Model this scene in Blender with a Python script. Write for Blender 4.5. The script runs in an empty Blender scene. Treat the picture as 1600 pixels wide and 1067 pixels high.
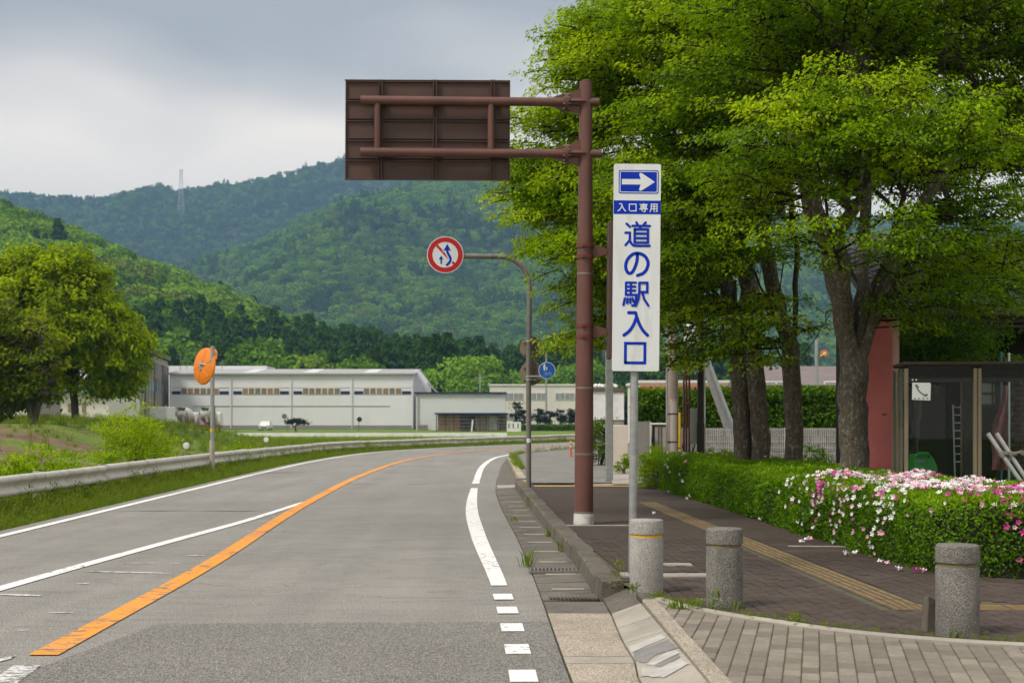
import bpy, math, random
import numpy as np
from mathutils import Vector, Matrix

random.seed(7)
RNG = np.random.default_rng(11)
SC = bpy.context.scene
COL = SC.collection
R = math.radians

# ---------------------------------------------------------------- camera, sky, sun, exposure
H, HY, F = 1.6, 650.0, 2222.2          # eye height (m), horizon row and focal length of the 1600 px wide photograph
cam_d = bpy.data.cameras.new('camera')
cam = bpy.data.objects.new('camera', cam_d)
COL.objects.link(cam)
cam.location = (0, 0, H)
cam.rotation_euler = (R(90), 0, 0)
cam_d.sensor_width = 36.0
cam_d.lens = 50.0
cam_d.shift_y = (HY - 533.5) / 1600.0
cam_d.clip_start = 0.1
cam_d.clip_end = 12000
cam_d.dof.use_dof = True
cam_d.dof.focus_distance = 15.0
cam_d.dof.aperture_fstop = 4.5
SC.camera = cam

SUN_EL, SUN_AZ = R(52), R(232)         # azimuth clockwise from +Y: behind the camera, to the left
world = bpy.data.worlds.new('World')
SC.world = world
world.use_nodes = True
wt = world.node_tree
for n in list(wt.nodes):
    wt.nodes.remove(n)


def wn(t, **kw):
    n = wt.nodes.new(t)
    for k, v in kw.items():
        setattr(n, k, v)
    return n


def wmath(op, a, b=None):
    n = wn('ShaderNodeMath', operation=op)
    for i, v in enumerate((a, b)):
        if v is None:
            continue
        if isinstance(v, (int, float)):
            n.inputs[i].default_value = v
        else:
            wt.links.new(v, n.inputs[i])
    return n.outputs[0]


sky = wn('ShaderNodeTexSky', sky_type='NISHITA', sun_disc=False)
sky.sun_elevation = SUN_EL
sky.sun_rotation = SUN_AZ
sky.air_density = 1.2
sky.dust_density = 2.0
tc = wn('ShaderNodeTexCoord')
sep = wn('ShaderNodeSeparateXYZ')
wt.links.new(tc.outputs['Generated'], sep.inputs[0])
zpos = wmath('MAXIMUM', sep.outputs['Z'], 0.0)
den = wmath('ADD', zpos, 0.10)
cx_ = wmath('DIVIDE', sep.outputs['X'], den)
cy_ = wmath('DIVIDE', sep.outputs['Y'], den)
comb = wn('ShaderNodeCombineXYZ')
wt.links.new(cx_, comb.inputs[0])
wt.links.new(cy_, comb.inputs[1])
comb.inputs[2].default_value = 3.7
nz = wn('ShaderNodeTexNoise')
nz.inputs['Scale'].default_value = 0.34
nz.inputs['Detail'].default_value = 5.0
nz.inputs['Roughness'].default_value = 0.45
nz.inputs['Distortion'].default_value = 0.3
wt.links.new(comb.outputs[0], nz.inputs['Vector'])
ramp = wn('ShaderNodeValToRGB')
ramp.color_ramp.elements[0].position = 0.38
ramp.color_ramp.elements[0].color = (0.35, 0.352, 0.36, 1)
ramp.color_ramp.elements[1].position = 0.60
ramp.color_ramp.elements[1].color = (1.04, 0.925, 0.80, 1)
# cloud thins and warms towards the horizon all round
low = wn('ShaderNodeMapRange', interpolation_type='SMOOTHSTEP')
low.inputs['From Min'].default_value = 0.13
low.inputs['From Max'].default_value = 0.27
low.inputs['To Min'].default_value = 0.10
low.inputs['To Max'].default_value = -0.06
wt.links.new(wmath('ADD', zpos, wmath('MULTIPLY', wmath('SUBTRACT', nz.outputs['Fac'], 0.5), -0.22)), low.inputs['Value'])
wt.links.new(wmath('ADD', nz.outputs['Fac'], low.outputs[0]), ramp.inputs['Fac'])
# an overcast sky is about three times as bright overhead as at the horizon
grad = wmath('MULTIPLY', wmath('ADD', wmath('MULTIPLY', zpos, 2.0), 1.0), 4.3)
cl = wn('ShaderNodeVectorMath', operation='SCALE')
wt.links.new(ramp.outputs['Color'], cl.inputs[0])
wt.links.new(grad, cl.inputs['Scale'])
mixs = wn('ShaderNodeMixRGB')
mixs.inputs['Fac'].default_value = 0.93
wt.links.new(sky.outputs[0], mixs.inputs[1])
wt.links.new(cl.outputs[0], mixs.inputs[2])
bg = wn('ShaderNodeBackground')
bg.inputs['Strength'].default_value = 0.1
wt.links.new(mixs.outputs[0], bg.inputs['Color'])
wo = wn('ShaderNodeOutputWorld')
wt.links.new(bg.outputs[0], wo.inputs['Surface'])

sun_d = bpy.data.lights.new('sun', 'SUN')
sun_d.energy = 1.5
sun_d.angle = R(14)
sun_d.color = (1.0, 0.94, 0.84)
sun = bpy.data.objects.new('sun', sun_d)
COL.objects.link(sun)
sdir = Vector((math.sin(SUN_AZ) * math.cos(SUN_EL), math.cos(SUN_AZ) * math.cos(SUN_EL), math.sin(SUN_EL)))
sun.rotation_euler = (-sdir).to_track_quat('-Z', 'Y').to_euler()

SC.view_settings.view_transform = 'Standard'
SC.view_settings.look = 'None'
SC.view_settings.gamma = 1.0
SC.view_settings.exposure = 1.12
SC.render.engine = 'CYCLES'
SC.cycles.max_bounces = 7
SC.cycles.diffuse_bounces = 5
SC.cycles.glossy_bounces = 2
SC.cycles.transmission_bounces = 5
SC.cycles.transparent_max_bounces = 6
SC.cycles.volume_bounces = 0
SC.cycles.use_denoising = True
SC.cycles.use_adaptive_sampling = True
SC.cycles.adaptive_threshold = 0.025
SC.cycles.caustics_reflective = False
SC.cycles.caustics_refractive = False


# ---------------------------------------------------------------- measuring
def AT(px, py, d):
    """point seen at photograph pixel (px, py) at distance d"""
    return Vector(((px - 800) / F * d, d, H - (py - HY) / F * d))


def GP(px, py, z=0.0):
    """point of the level ground z seen at pixel (px, py)"""
    return AT(px, py, (H - z) * F / (py - HY))


def catmull(pts, step=0.5):
    pts = [np.array(p, float) for p in pts]
    pts = [2 * pts[0] - pts[1]] + pts + [2 * pts[-1] - pts[-2]]
    out = []
    for i in range(1, len(pts) - 2):
        p0, p1, p2, p3 = pts[i - 1:i + 3]
        n = max(2, int(np.linalg.norm(p2 - p1) / step))
        for k in range(n):
            t = k / n
            out.append(0.5 * ((2 * p1) + (-p0 + p2) * t + (2 * p0 - 5 * p1 + 4 * p2 - p3) * t * t + (-p0 + 3 * p1 - 3 * p2 + p3) * t ** 3))
    out.append(pts[-2])
    return np.array(out)


def offset2(path, off):
    """offset a plan polyline to the right by off (scalar or array)"""
    d = np.gradient(path, axis=0)
    d /= np.linalg.norm(d, axis=1)[:, None]
    nrm = np.stack([d[:, 1], -d[:, 0]], 1)
    return path + nrm * (np.asarray(off).reshape(-1, 1) if np.ndim(off) else off)


def smooth01(t):
    t = np.clip(t, 0, 1)
    return t * t * (3 - 2 * t)


def vnoise(x, y, seed=0):
    """smooth value noise, arrays in, about -1..1"""
    x = np.asarray(x, float)
    y = np.asarray(y, float)
    xi, yi = np.floor(x).astype(int), np.floor(y).astype(int)
    fx, fy = x - xi, y - yi
    fx, fy = fx * fx * (3 - 2 * fx), fy * fy * (3 - 2 * fy)

    def hsh(a, b):
        v = np.sin(a * 127.1 + b * 311.7 + seed * 74.7) * 43758.5453
        return (v - np.floor(v)) * 2 - 1
    a, b = hsh(xi, yi), hsh(xi + 1, yi)
    c, d = hsh(xi, yi + 1), hsh(xi + 1, yi + 1)
    return (a * (1 - fx) + b * fx) * (1 - fy) + (c * (1 - fx) + d * fx) * fy


# ---------------------------------------------------------------- objects
ORG = {}


def tag(o, label=None, cat=None, group=None, kind=None):
    if label:
        o['label'] = label
    if cat:
        o['category'] = cat
    if group:
        o['group'] = group
    if kind:
        o['kind'] = kind
    return o


def thing(name, label, cat, loc=(0, 0, 0), group=None, rot=(0, 0, 0)):
    o = bpy.data.objects.new(name, None)
    o.empty_display_size = 0.1
    COL.objects.link(o)
    o.location = loc
    o.rotation_euler = rot
    ORG[o] = Vector(loc)
    return tag(o, label, cat, group)


def copy_tree(o, loc, label=None, group=None, parent=None, rotz=None):
    c = o.copy()
    COL.objects.link(c)
    c.parent = parent
    if parent is None:
        c.location = loc
        if rotz is not None:
            c.rotation_euler.z = rotz
        if label:
            c['label'] = label
        if group:
            c['group'] = group
    for ch in list(o.children):
        copy_tree(ch, None, parent=c)
    return c


class MB:
    def __init__(self):
        self.v, self.f, self.m = [], [], []
        self.cur = 0

    def add(self, vs, fs):
        b = len(self.v)
        self.v += [tuple(p) for p in vs]
        for f in fs:
            self.f.append(tuple(b + i for i in f))
            self.m.append(self.cur)
        return self

    def box(self, c, s, rz=0.0, bev=0.0, rx=0.0, ry=0.0):
        hx, hy, hz = s[0] / 2, s[1] / 2, s[2] / 2
        if bev <= 0:
            vs = [(x, y, z) for x in (-hx, hx) for y in (-hy, hy) for z in (-hz, hz)]
            fs = [(0, 1, 3, 2), (4, 6, 7, 5), (0, 4, 5, 1), (2, 3, 7, 6), (0, 2, 6, 4), (1, 5, 7, 3)]
        else:
            b = min(bev, hx * .9, hy * .9, hz * .9)
            vs, idx = [], {}
            for sx in (-1, 1):
                for sy in (-1, 1):
                    for sz in (-1, 1):
                        for ax in range(3):
                            p = [sx * (hx - b), sy * (hy - b), sz * (hz - b)]
                            p[ax] = (sx * hx, sy * hy, sz * hz)[ax]
                            idx[(sx, sy, sz, ax)] = len(vs)
                            vs.append(tuple(p))
            fs = []

            def out(f):
                a, q, r = (Vector(vs[i]) for i in f[:3])
                n = (q - a).cross(r - a)
                mid = sum((Vector(vs[i]) for i in f), Vector()) / len(f)
                fs.append(tuple(f) if n.dot(mid) > 0 else tuple(reversed(f)))
            for ax in range(3):
                o1, o2 = [k for k in range(3) if k != ax]
                for s_ in (-1, 1):
                    q = []
                    for a, b2 in ((-1, -1), (1, -1), (1, 1), (-1, 1)):
                        k = [0, 0, 0]
                        k[ax], k[o1], k[o2] = s_, a, b2
                        q.append(idx[(*k, ax)])
                    out(q)
                for a in (-1, 1):
                    for b2 in (-1, 1):
                        k0, k1 = [0] * 3, [0] * 3
                        k0[ax], k1[ax] = -1, 1
                        k0[o1] = k1[o1] = a
                        k0[o2] = k1[o2] = b2
                        out([idx[(*k0, o1)], idx[(*k1, o1)], idx[(*k1, o2)], idx[(*k0, o2)]])
            for sx in (-1, 1):
                for sy in (-1, 1):
                    for sz in (-1, 1):
                        out([idx[(sx, sy, sz, a)] for a in range(3)])
        M = Matrix.Rotation(rz, 3, 'Z') @ Matrix.Rotation(ry, 3, 'Y') @ Matrix.Rotation(rx, 3, 'X')
        c = Vector(c)
        return self.add([M @ Vector(p) + c for p in vs], fs)

    def tube(self, path, radii, n=12, caps=True):
        path = [Vector(p) for p in path]
        if not hasattr(radii, '__len__'):
            radii = [radii] * len(path)
        vs, fs = [], []
        t0 = (path[1] - path[0]).normalized()
        up = Vector((0, 0, 1)) if abs(t0.z) < 0.9 else Vector((1, 0, 0))
        u = t0.cross(up).normalized()
        for i, p in enumerate(path):
            a = path[max(0, i - 1)]
            b = path[min(len(path) - 1, i + 1)]
            t = (b - a).normalized()
            u = (u - t * u.dot(t)).normalized()
            w = t.cross(u)
            for k in range(n):
                an = 2 * math.pi * k / n
                vs.append(p + (u * math.cos(an) + w * math.sin(an)) * radii[i])
        for i in range(len(path) - 1):
            for k in range(n):
                k2 = (k + 1) % n
                fs.append((i * n + k, i * n + k2, (i + 1) * n + k2, (i + 1) * n + k))
        if caps:
            fs.append(tuple(reversed(range(n))))
            fs.append(tuple(range((len(path) - 1) * n, len(path) * n)))
        return self.add(vs, fs)

    def lathe(self, prof, c, n=24, axis='Z'):
        c = Vector(c)
        vs, fs = [], []
        for r, z in prof:
            for k in range(n):
                a = 2 * math.pi * k / n
                p = (r * math.cos(a), r * math.sin(a), z)
                if axis == 'Y':
                    p = (p[0], -p[2], p[1])
                elif axis == 'X':
                    p = (p[2], p[0], p[1])
                vs.append(c + Vector(p))
        for i in range(len(prof) - 1):
            for k in range(n):
                k2 = (k + 1) % n
                fs.append((i * n + k, i * n + k2, (i + 1) * n + k2, (i + 1) * n + k))
        fs.append(tuple(reversed(range(n))))
        fs.append(tuple(range((len(prof) - 1) * n, len(prof) * n)))
        return self.add(vs, fs)

    def prism(self, poly, o, U, V, depth):
        """polygon (u,v) in the plane o + uU + vV, thickened along -N (N = U x V), front at o"""
        o, U, V = Vector(o), Vector(U), Vector(V)
        N = U.cross(V).normalized()
        n = len(poly)
        fr = [o + U * a + V * b for a, b in poly]
        area = sum(poly[i][0] * poly[(i + 1) % n][1] - poly[(i + 1) % n][0] * poly[i][1] for i in range(n))
        if area < 0:
            fr.reverse()
        bk = [p - N * depth for p in fr]
        fs = [tuple(range(n)), tuple(reversed(range(n, 2 * n)))]
        fs += [(i, i + n, (i + 1) % n + n, (i + 1) % n) for i in range(n)]
        return self.add(fr + bk, fs)

    def strip(self, L, Rr, z):
        """flat ribbon between two plan polylines (up-facing)"""
        n = len(L)
        zz = z if hasattr(z, '__len__') else [z] * n
        vs = [(L[i][0], L[i][1], zz[i]) for i in range(n)] + [(Rr[i][0], Rr[i][1], zz[i]) for i in range(n)]
        return self.add(vs, [(i, n + i, n + i + 1, i + 1) for i in range(n - 1)])

    def poly(self, pts, z):
        a = sum(pts[i][0] * pts[(i + 1) % len(pts)][1] - pts[(i + 1) % len(pts)][0] * pts[i][1] for i in range(len(pts)))
        if a < 0:
            pts = list(reversed(pts))
        return self.add([(p[0], p[1], z) for p in pts], [tuple(range(len(pts)))])

    def build(self, name, mat, parent=None, smooth=True, origin=None, kind=None, angle=32):
        off = Vector((0, 0, 0))
        root = parent
        while root is not None and root.parent is not None:
            root = root.parent
        if root is not None:
            off = ORG.get(root, Vector((0, 0, 0)))
        elif origin is not None:
            off = Vector(origin)
        me = bpy.data.meshes.new(name)
        me.from_pydata([(p[0] - off.x, p[1] - off.y, p[2] - off.z) for p in self.v], [], self.f)
        mats = mat if isinstance(mat, (list, tuple)) else [mat]
        for m_ in mats:
            me.materials.append(m_)
        if len(mats) > 1:
            me.polygons.foreach_set('material_index', self.m)
        if smooth:
            me.polygons.foreach_set('use_smooth', [True] * len(self.f))
            me.set_sharp_from_angle(angle=R(angle))
        me.update()
        o = bpy.data.objects.new(name, me)
        COL.objects.link(o)
        if parent is not None:
            o.parent = parent
        elif origin is not None:
            o.location = origin
            ORG[o] = Vector(origin)
        if kind:
            o['kind'] = kind
        return o


def np_mesh(name, verts, faces, mat, smooth=False, attrs=None):
    """verts (N,3), faces (M,k) arrays -> mesh datablock"""
    me = bpy.data.meshes.new(name)
    k = faces.shape[1]
    me.vertices.add(len(verts))
    me.vertices.foreach_set('co', np.ascontiguousarray(verts, np.float32).ravel())
    me.loops.add(faces.size)
    me.loops.foreach_set('vertex_index', np.ascontiguousarray(faces, np.int32).ravel())
    me.polygons.add(len(faces))
    me.polygons.foreach_set('loop_start', np.arange(0, faces.size, k, dtype=np.int32))
    me.update(calc_edges=True)
    if smooth:
        me.polygons.foreach_set('use_smooth', np.ones(len(faces), bool))
    for an, arr in (attrs or {}).items():
        at = me.attributes.new(an, 'FLOAT', 'POINT')
        at.data.foreach_set('value', np.ascontiguousarray(arr, np.float32))
    if mat:
        me.materials.append(mat)
    return me


def link_mesh(name, me, parent=None, loc=None):
    o = bpy.data.objects.new(name, me)
    COL.objects.link(o)
    if parent is not None:
        o.parent = parent
    elif loc is not None:
        o.location = loc
    return o


# ---------------------------------------------------------------- materials
class NT:
    def __init__(self, name):
        self.mat = bpy.data.materials.new(name)
        self.mat.use_nodes = True
        self.t = self.mat.node_tree
        self.t.nodes.clear()
        self.out = self.n('ShaderNodeOutputMaterial')
        self.tc = None

    def n(self, t, **kw):
        nd = self.t.nodes.new(t)
        for k, v in kw.items():
            setattr(nd, k, v)
        return nd

    def link(self, a, b):
        self.t.links.new(a, b)

    def setin(self, nd, key, v):
        s = nd.inputs[key]
        if hasattr(v, 'is_output') or isinstance(v, bpy.types.NodeSocket):
            self.link(v, s)
        else:
            s.default_value = v

    def coord(self, which='Object'):
        if self.tc is None:
            self.tc = self.n('ShaderNodeTexCoord')
        return self.tc.outputs[which]

    def pos(self):
        return self.n('ShaderNodeNewGeometry').outputs['Position']

    def mapping(self, vec, scale=(1, 1, 1), loc=(0, 0, 0), rot=(0, 0, 0)):
        m = self.n('ShaderNodeMapping')
        self.link(vec, m.inputs['Vector'])
        m.inputs['Scale'].default_value = scale
        m.inputs['Location'].default_value = loc
        m.inputs['Rotation'].default_value = rot
        return m.outputs[0]

    def noise(self, vec, scale, detail=4.0, rough=0.55, dist=0.0):
        nd = self.n('ShaderNodeTexNoise')
        self.link(vec, nd.inputs['Vector'])
        nd.inputs['Scale'].default_value = scale
        nd.inputs['Detail'].default_value = detail
        nd.inputs['Roughness'].default_value = rough
        nd.inputs['Distortion'].default_value = dist
        return nd.outputs['Fac']

    def ramp(self, fac, stops):
        r = self.n('ShaderNodeValToRGB')
        e = r.color_ramp.elements
        while len(e) < len(stops):
            e.new(0.5)
        for i, (p, c) in enumerate(stops):
            e[i].position = p
            e[i].color = (*c, 1) if hasattr(c, '__len__') else (c, c, c, 1)
        self.link(fac, r.inputs['Fac'])
        return r.outputs['Color']

    def mix(self, fac, a, b, mode='MIX'):
        m = self.n('ShaderNodeMixRGB', blend_type=mode)
        self.setin(m, 'Fac', fac)
        for k, v in (('Color1', a), ('Color2', b)):
            self.setin(m, k, v if isinstance(v, bpy.types.NodeSocket) else (*v, 1))
        return m.outputs[0]

    def math(self, op, a, b=0.0):
        m = self.n('ShaderNodeMath', operation=op)
        self.setin(m, 0, a)
        self.setin(m, 1, b)
        return m.outputs[0]

    def bump(self, h, strength=0.3, dist=0.01):
        b = self.n('ShaderNodeBump')
        b.inputs['Strength'].default_value = strength
        b.inputs['Distance'].default_value = dist
        self.link(h, b.inputs['Height'])
        return b.outputs[0]

    def bsdf(self, color, rough=0.7, metal=0.0, spec=0.4, normal=None, **kw):
        b = self.n('ShaderNodeBsdfPrincipled')
        self.setin(b, 'Base Color', color if isinstance(color, bpy.types.NodeSocket) else (*color, 1))
        self.setin(b, 'Roughness', rough)
        self.setin(b, 'Metallic', metal)
        self.setin(b, 'Specular IOR Level', spec)
        if normal is not None:
            self.link(normal, b.inputs['Normal'])
        for k, v in kw.items():
            self.setin(b, k, v)
        return b.outputs[0]

    def done(self, sh):
        self.link(sh, self.out.inputs['Surface'])
        return self.mat


def sc3(c, k):
    return tuple(max(0.0, x * k) for x in c)


def surf(name, col, rough=0.6, var=0.18, scale=3.0, dirt=None, dirt_amt=0.35, dscale=1.2, metal=0.0, spec=0.4, bump=0.0, bscale=60.0, streak=False, per_obj=0.0):
    """coloured surface: broad and fine unevenness, patches of dirt, fine relief"""
    t = NT(name)
    v = t.pos()
    a = t.noise(v, scale, 6, 0.6)
    c = t.ramp(a, [(0.25, sc3(col, 1 - var)), (0.75, sc3(col, 1 + var))])
    if per_obj:
        oi = t.n('ShaderNodeObjectInfo')
        k = t.math('ADD', t.math('MULTIPLY', oi.outputs['Random'], per_obj * 2), 1 - per_obj)
        c = t.mix(1.0, c, t.ramp(oi.outputs['Random'], [(0, 1 - per_obj), (1, 1.0)]), 'MULTIPLY')
    if dirt:
        v2 = t.mapping(v, (1, 1, 0.18)) if streak else v
        d = t.noise(v2, dscale, 7, 0.65, 0.4)
        c = t.mix(t.ramp(d, [(0.48, 0.0), (0.72, dirt_amt)]), c, dirt)
    nrm = None
    if bump:
        nrm = t.bump(t.noise(v, bscale, 5, 0.6), bump, 0.01)
    rr = t.ramp(t.noise(v, scale * 2.3, 4), [(0.3, max(0, rough - .08)), (0.7, min(1, rough + .08))])
    return t.done(t.bsdf(c, rr, metal, spec, nrm))


def speckle(name, base, lo, hi, sc=110.0, rough=0.9, blot=0.18, bscale=0.35, bump=0.35, stain=None, stain_amt=.4, stain_scale=.8, hi_at=.66, lo_at=.36, joint=None):
    """aggregate surface (asphalt, cast concrete, washed stone): dark and light grains on a base"""
    t = NT(name)
    v = t.pos()
    g = t.noise(v, sc, 2, 0.5)
    c = t.ramp(g, [(lo_at - .06, lo), (lo_at + .06, base), (hi_at - .06, base), (hi_at + .05, hi)])
    b = t.noise(v, bscale, 6, 0.62)
    c = t.mix(1.0, c, t.ramp(b, [(0.28, 1 - blot), (0.72, 1 + blot * .5)]), 'MULTIPLY')
    if stain:
        s = t.noise(v, stain_scale, 8, 0.68, 0.5)
        c = t.mix(t.ramp(s, [(0.5, 0.0), (0.7, stain_amt)]), c, stain)
    nrm = t.bump(g, bump, 0.006)
    return t.done(t.bsdf(c, rough, 0, 0.25, nrm))


def leaf_mat(name, dark, mid, light, trans=0.35, rough=0.5, inst=False):
    t = NT(name)
    at = t.n('ShaderNodeAttribute', attribute_name='tint')
    c = t.ramp(at.outputs['Fac'], [(0.0, dark), (0.5, mid), (1.0, light)])
    if inst:
        ai = t.n('ShaderNodeAttribute', attribute_name='itint', attribute_type='INSTANCER')
        ci = t.ramp(ai.outputs['Fac'], inst)
        c = t.mix(1.0, c, ci, 'MULTIPLY')
    p = t.bsdf(c, rough, 0, 0.07)
    tr = t.n('ShaderNodeBsdfTranslucent')
    t.link(t.mix(1.0, c, (1.25, 1.15, 0.5), 'MULTIPLY'), tr.inputs['Color'])
    m = t.n('ShaderNodeMixShader')
    m.inputs[0].default_value = trans
    t.link(p, m.inputs[1])
    t.link(tr.outputs[0], m.inputs[2])
    return t.done(m.outputs[0])


def paint_mat(name, col, under=(.13, .13, .125), worn=0.12, wscale=9.0, wlen=1.0):
    t = NT(name)
    v = t.mapping(t.pos(), (1, 1 / wlen, 1))
    w = t.noise(v, wscale, 7, 0.7, 0.6)
    big = t.noise(t.pos(), 0.55, 3)
    thr = t.math('ADD', t.math('MULTIPLY', w, 0.75), t.math('MULTIPLY', big, 0.25))
    m = t.ramp(thr, [(0.34 + worn * .5, 1.0), (0.36 + worn * .5, 0.0)])
    fine = t.noise(t.pos(), 90, 3)
    c = t.mix(1.0, t.mix(0.0, col, col), t.ramp(fine, [(0.3, .82), (0.6, 1.0)]), 'MULTIPLY')
    dirt = t.noise(t.pos(), 3.0, 6)
    c = t.mix(t.ramp(dirt, [(0.45, 0.0), (0.8, 0.3)]), c, (.35, .33, .3))
    c = t.mix(m, c, under)
    return t.done(t.bsdf(c, 0.75, 0, 0.3, t.bump(fine, 0.2, 0.004)))


def glass_mat(name, tint=(.9, .95, .95), rough=0.02, opac=0.12):
    t = NT(name)
    fr = t.n('ShaderNodeFresnel')
    fr.inputs['IOR'].default_value = 1.5
    tr = t.n('ShaderNodeBsdfTransparent')
    tr.inputs['Color'].default_value = (*tint, 1)
    gl = t.n('ShaderNodeBsdfGlossy')
    gl.inputs['Roughness'].default_value = rough
    m = t.n('ShaderNodeMixShader')
    t.link(t.math('MULTIPLY', fr.outputs[0], .22), m.inputs[0])
    t.link(tr.outputs[0], m.inputs[1])
    t.link(gl.outputs[0], m.inputs[2])
    return t.done(m.outputs[0])


M = {}
M['asphalt'] = None
t = NT('asphalt')
v = t.pos()
g = t.noise(v, 75, 3, 0.6)
c = t.ramp(g, [(.34, (.09, .086, .077)), (.47, (.23, .219, .197)), (.54, (.255, .242, .217)), (.65, (.46, .438, .395))])
c = t.mix(1.0, c, t.ramp(t.noise(v, .28, 7, .62), [(.3, .86), (.7, 1.07)]), 'MULTIPLY')
c = t.mix(1.0, c, t.ramp(t.noise(t.mapping(v, (2.2, .12, 1)), 1.0, 4, .5), [(.32, .9), (.68, 1.04)]), 'MULTIPLY')
crk = t.noise(t.mapping(v, (.35, 1.6, 1)), 1.1, 9, .75, 1.2)
c = t.mix(t.ramp(crk, [(.488, 0.0), (.5, .6), (.512, 0.0)]), c, (.06, .058, .055))
M['asphalt'] = t.done(t.bsdf(c, .9, 0, .25, t.bump(g, .35, .006)))
M['patch'] = speckle('coarse_asphalt', (.17, .162, .145), (.065, .061, .054), (.36, .343, .307), sc=85, blot=.14, bscale=.6, bump=.6, hi_at=.60, lo_at=.42)
M['side_asphalt'] = speckle('side_asphalt', (.20, .192, .172), (.12, .115, .103), (.29, .28, .25), sc=90, blot=.2, bscale=.5, stain=(.09, .085, .078), stain_amt=.5)
M['tar'] = surf('dark_tar_seam', (.07, .066, .06), .85, .3, 12)
M['white_line'] = paint_mat('white_road_paint', (.80, .79, .76), worn=0.13, wscale=13)
M['white_worn'] = paint_mat('worn_white_road_paint', (.74, .73, .70), worn=0.26, wscale=16, wlen=.4)
M['orange_line'] = paint_mat('orange_road_paint', (.78, .30, .025), under=(.20, .15, .12), worn=0.19, wscale=6, wlen=.5)
M['gutter'] = speckle('grimy_gutter_concrete', (.15, .135, .112), (.07, .062, .052), (.28, .26, .23), sc=90, blot=.35, bscale=1.6, stain=(.075, .066, .055), stain_amt=.75, stain_scale=2.2)
M['apron'] = speckle('washed_aggregate_concrete', (.38, .33, .26), (.18, .15, .115), (.56, .50, .41), sc=75, blot=.22, bscale=1.6, bump=.7, stain=(.17, .145, .115), stain_amt=.6, stain_scale=2.3, lo_at=.43, hi_at=.64)
M['concrete'] = speckle('pale_concrete', (.36, .325, .275), (.25, .225, .19), (.46, .42, .365), sc=120, blot=.25, bscale=2.2, bump=.3, stain=(.22, .195, .165), stain_amt=.55, stain_scale=2.6)
M['mortar_dark'] = surf('grey_repair_mortar', (.19, .182, .172), .9, .2, 9, bump=.3, bscale=90)
M['mortar_white'] = surf('white_repair_mortar', (.42, .40, .37), .9, .2, 9, dirt=(.30, .27, .235), dirt_amt=.7, dscale=11, bump=.3, bscale=90)
M['kerb'] = speckle('mossy_kerb_concrete', (.135, .118, .094), (.05, .043, .034), (.30, .27, .225), sc=80, blot=.35, bscale=2.0, bump=.8, stain=(.065, .058, .045), stain_amt=.8, stain_scale=3.0)
M['brick_grey'] = surf('beige_grey_paver', (.245, .213, .168), .9, .18, 14, dirt=(.16, .14, .112), dirt_amt=.65, dscale=3.2, bump=.35, bscale=130, per_obj=.42)
M['brick_dark'] = surf('dark_brown_paver', (.060, .042, .032), .88, .2, 16, dirt=(.105, .083, .066), dirt_amt=.5, dscale=2.0, bump=.35, bscale=120, per_obj=.22)
M['joint'] = surf('mossy_joint_sand', (.075, .068, .045), 1.0, .4, 9, dirt=(.08, .10, .03), dirt_amt=.6, dscale=3.0)
t = NT('dark_brown_paving')
v = t.mapping(t.pos(), (1, 1, 1), rot=(0, 0, R(93)))
bk = t.n('ShaderNodeTexBrick')
t.link(v, bk.inputs['Vector'])
bk.inputs['Color1'].default_value = (.066, .047, .036, 1)
bk.inputs['Color2'].default_value = (.052, .037, .029, 1)
bk.inputs['Mortar'].default_value = (.055, .048, .035, 1)
bk.inputs['Scale'].default_value = 1.0
bk.inputs['Mortar Size'].default_value = .005
bk.inputs['Brick Width'].default_value = .206
bk.inputs['Row Height'].default_value = .106
c = t.mix(t.ramp(t.noise(t.pos(), 2.0, 7, .65), [(.45, 0.), (.75, .4)]), bk.outputs['Color'], (.09, .073, .058))
M['paving_far'] = t.done(t.bsdf(c, .9, 0, .3))
M['tactile_base'] = surf('tactile_tile', (.088, .066, .046), .85, .2, 12, dirt=(.13, .095, .045), dirt_amt=.5, dscale=6)
M['tactile_bar'] = surf('faded_yellow_bar', (.235, .155, .05), .8, .2, 14, dirt=(.115, .086, .06), dirt_amt=.75, dscale=9)
M['tactile_new'] = surf('yellow_tactile', (.55, .36, .10), .8, .2, 14, dirt=(.3, .2, .1), dirt_amt=.5, dscale=6)
M['granite'] = speckle('washed_stone_bollard', (.35, .335, .305), (.14, .132, .12), (.58, .56, .52), sc=230, blot=.25, bscale=2.5, bump=.9, lo_at=.44, hi_at=.57, stain=(.13, .122, .11), stain_amt=.55, stain_scale=3.2)
M['granite_dark'] = speckle('weathered_stone_bollard', (.175, .165, .147), (.06, .056, .05), (.42, .40, .365), sc=230, blot=.35, bscale=2.5, bump=.9, lo_at=.45, hi_at=.59, stain=(.07, .066, .06), stain_amt=.7, stain_scale=2.6)
M['yellow_band'] = surf('yellow_reflective_band', (.62, .37, .03), .5, .1, 8)
M['dark_band'] = surf('dirty_band', (.16, .13, .06), .7, .3, 20)
M['brown_steel'] = surf('brown_painted_steel', (.125, .052, .039), .42, .13, 2.2, dirt=(.055, .03, .026), dirt_amt=.5, dscale=1.6, streak=True, bump=.05, bscale=150)
M['brown_panel'] = surf('brown_painted_panel', (.075, .036, .028), .5, .1, 1.8, dirt=(.045, .024, .02), dirt_amt=.5, dscale=2.2, streak=True)
M['red_clamp'] = surf('rusty_red_clamp', (.13, .03, .022), .55, .25, 9)
M['white_base'] = surf('chipped_white_base', (.62, .60, .57), .8, .12, 7, dirt=(.2, .17, .15), dirt_amt=.7, dscale=7, bump=.2)
M['galv'] = surf('galvanised_steel', (.36, .37, .37), .42, .18, 16, dirt=(.22, .22, .21), dirt_amt=.5, dscale=6, metal=.55)
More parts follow.
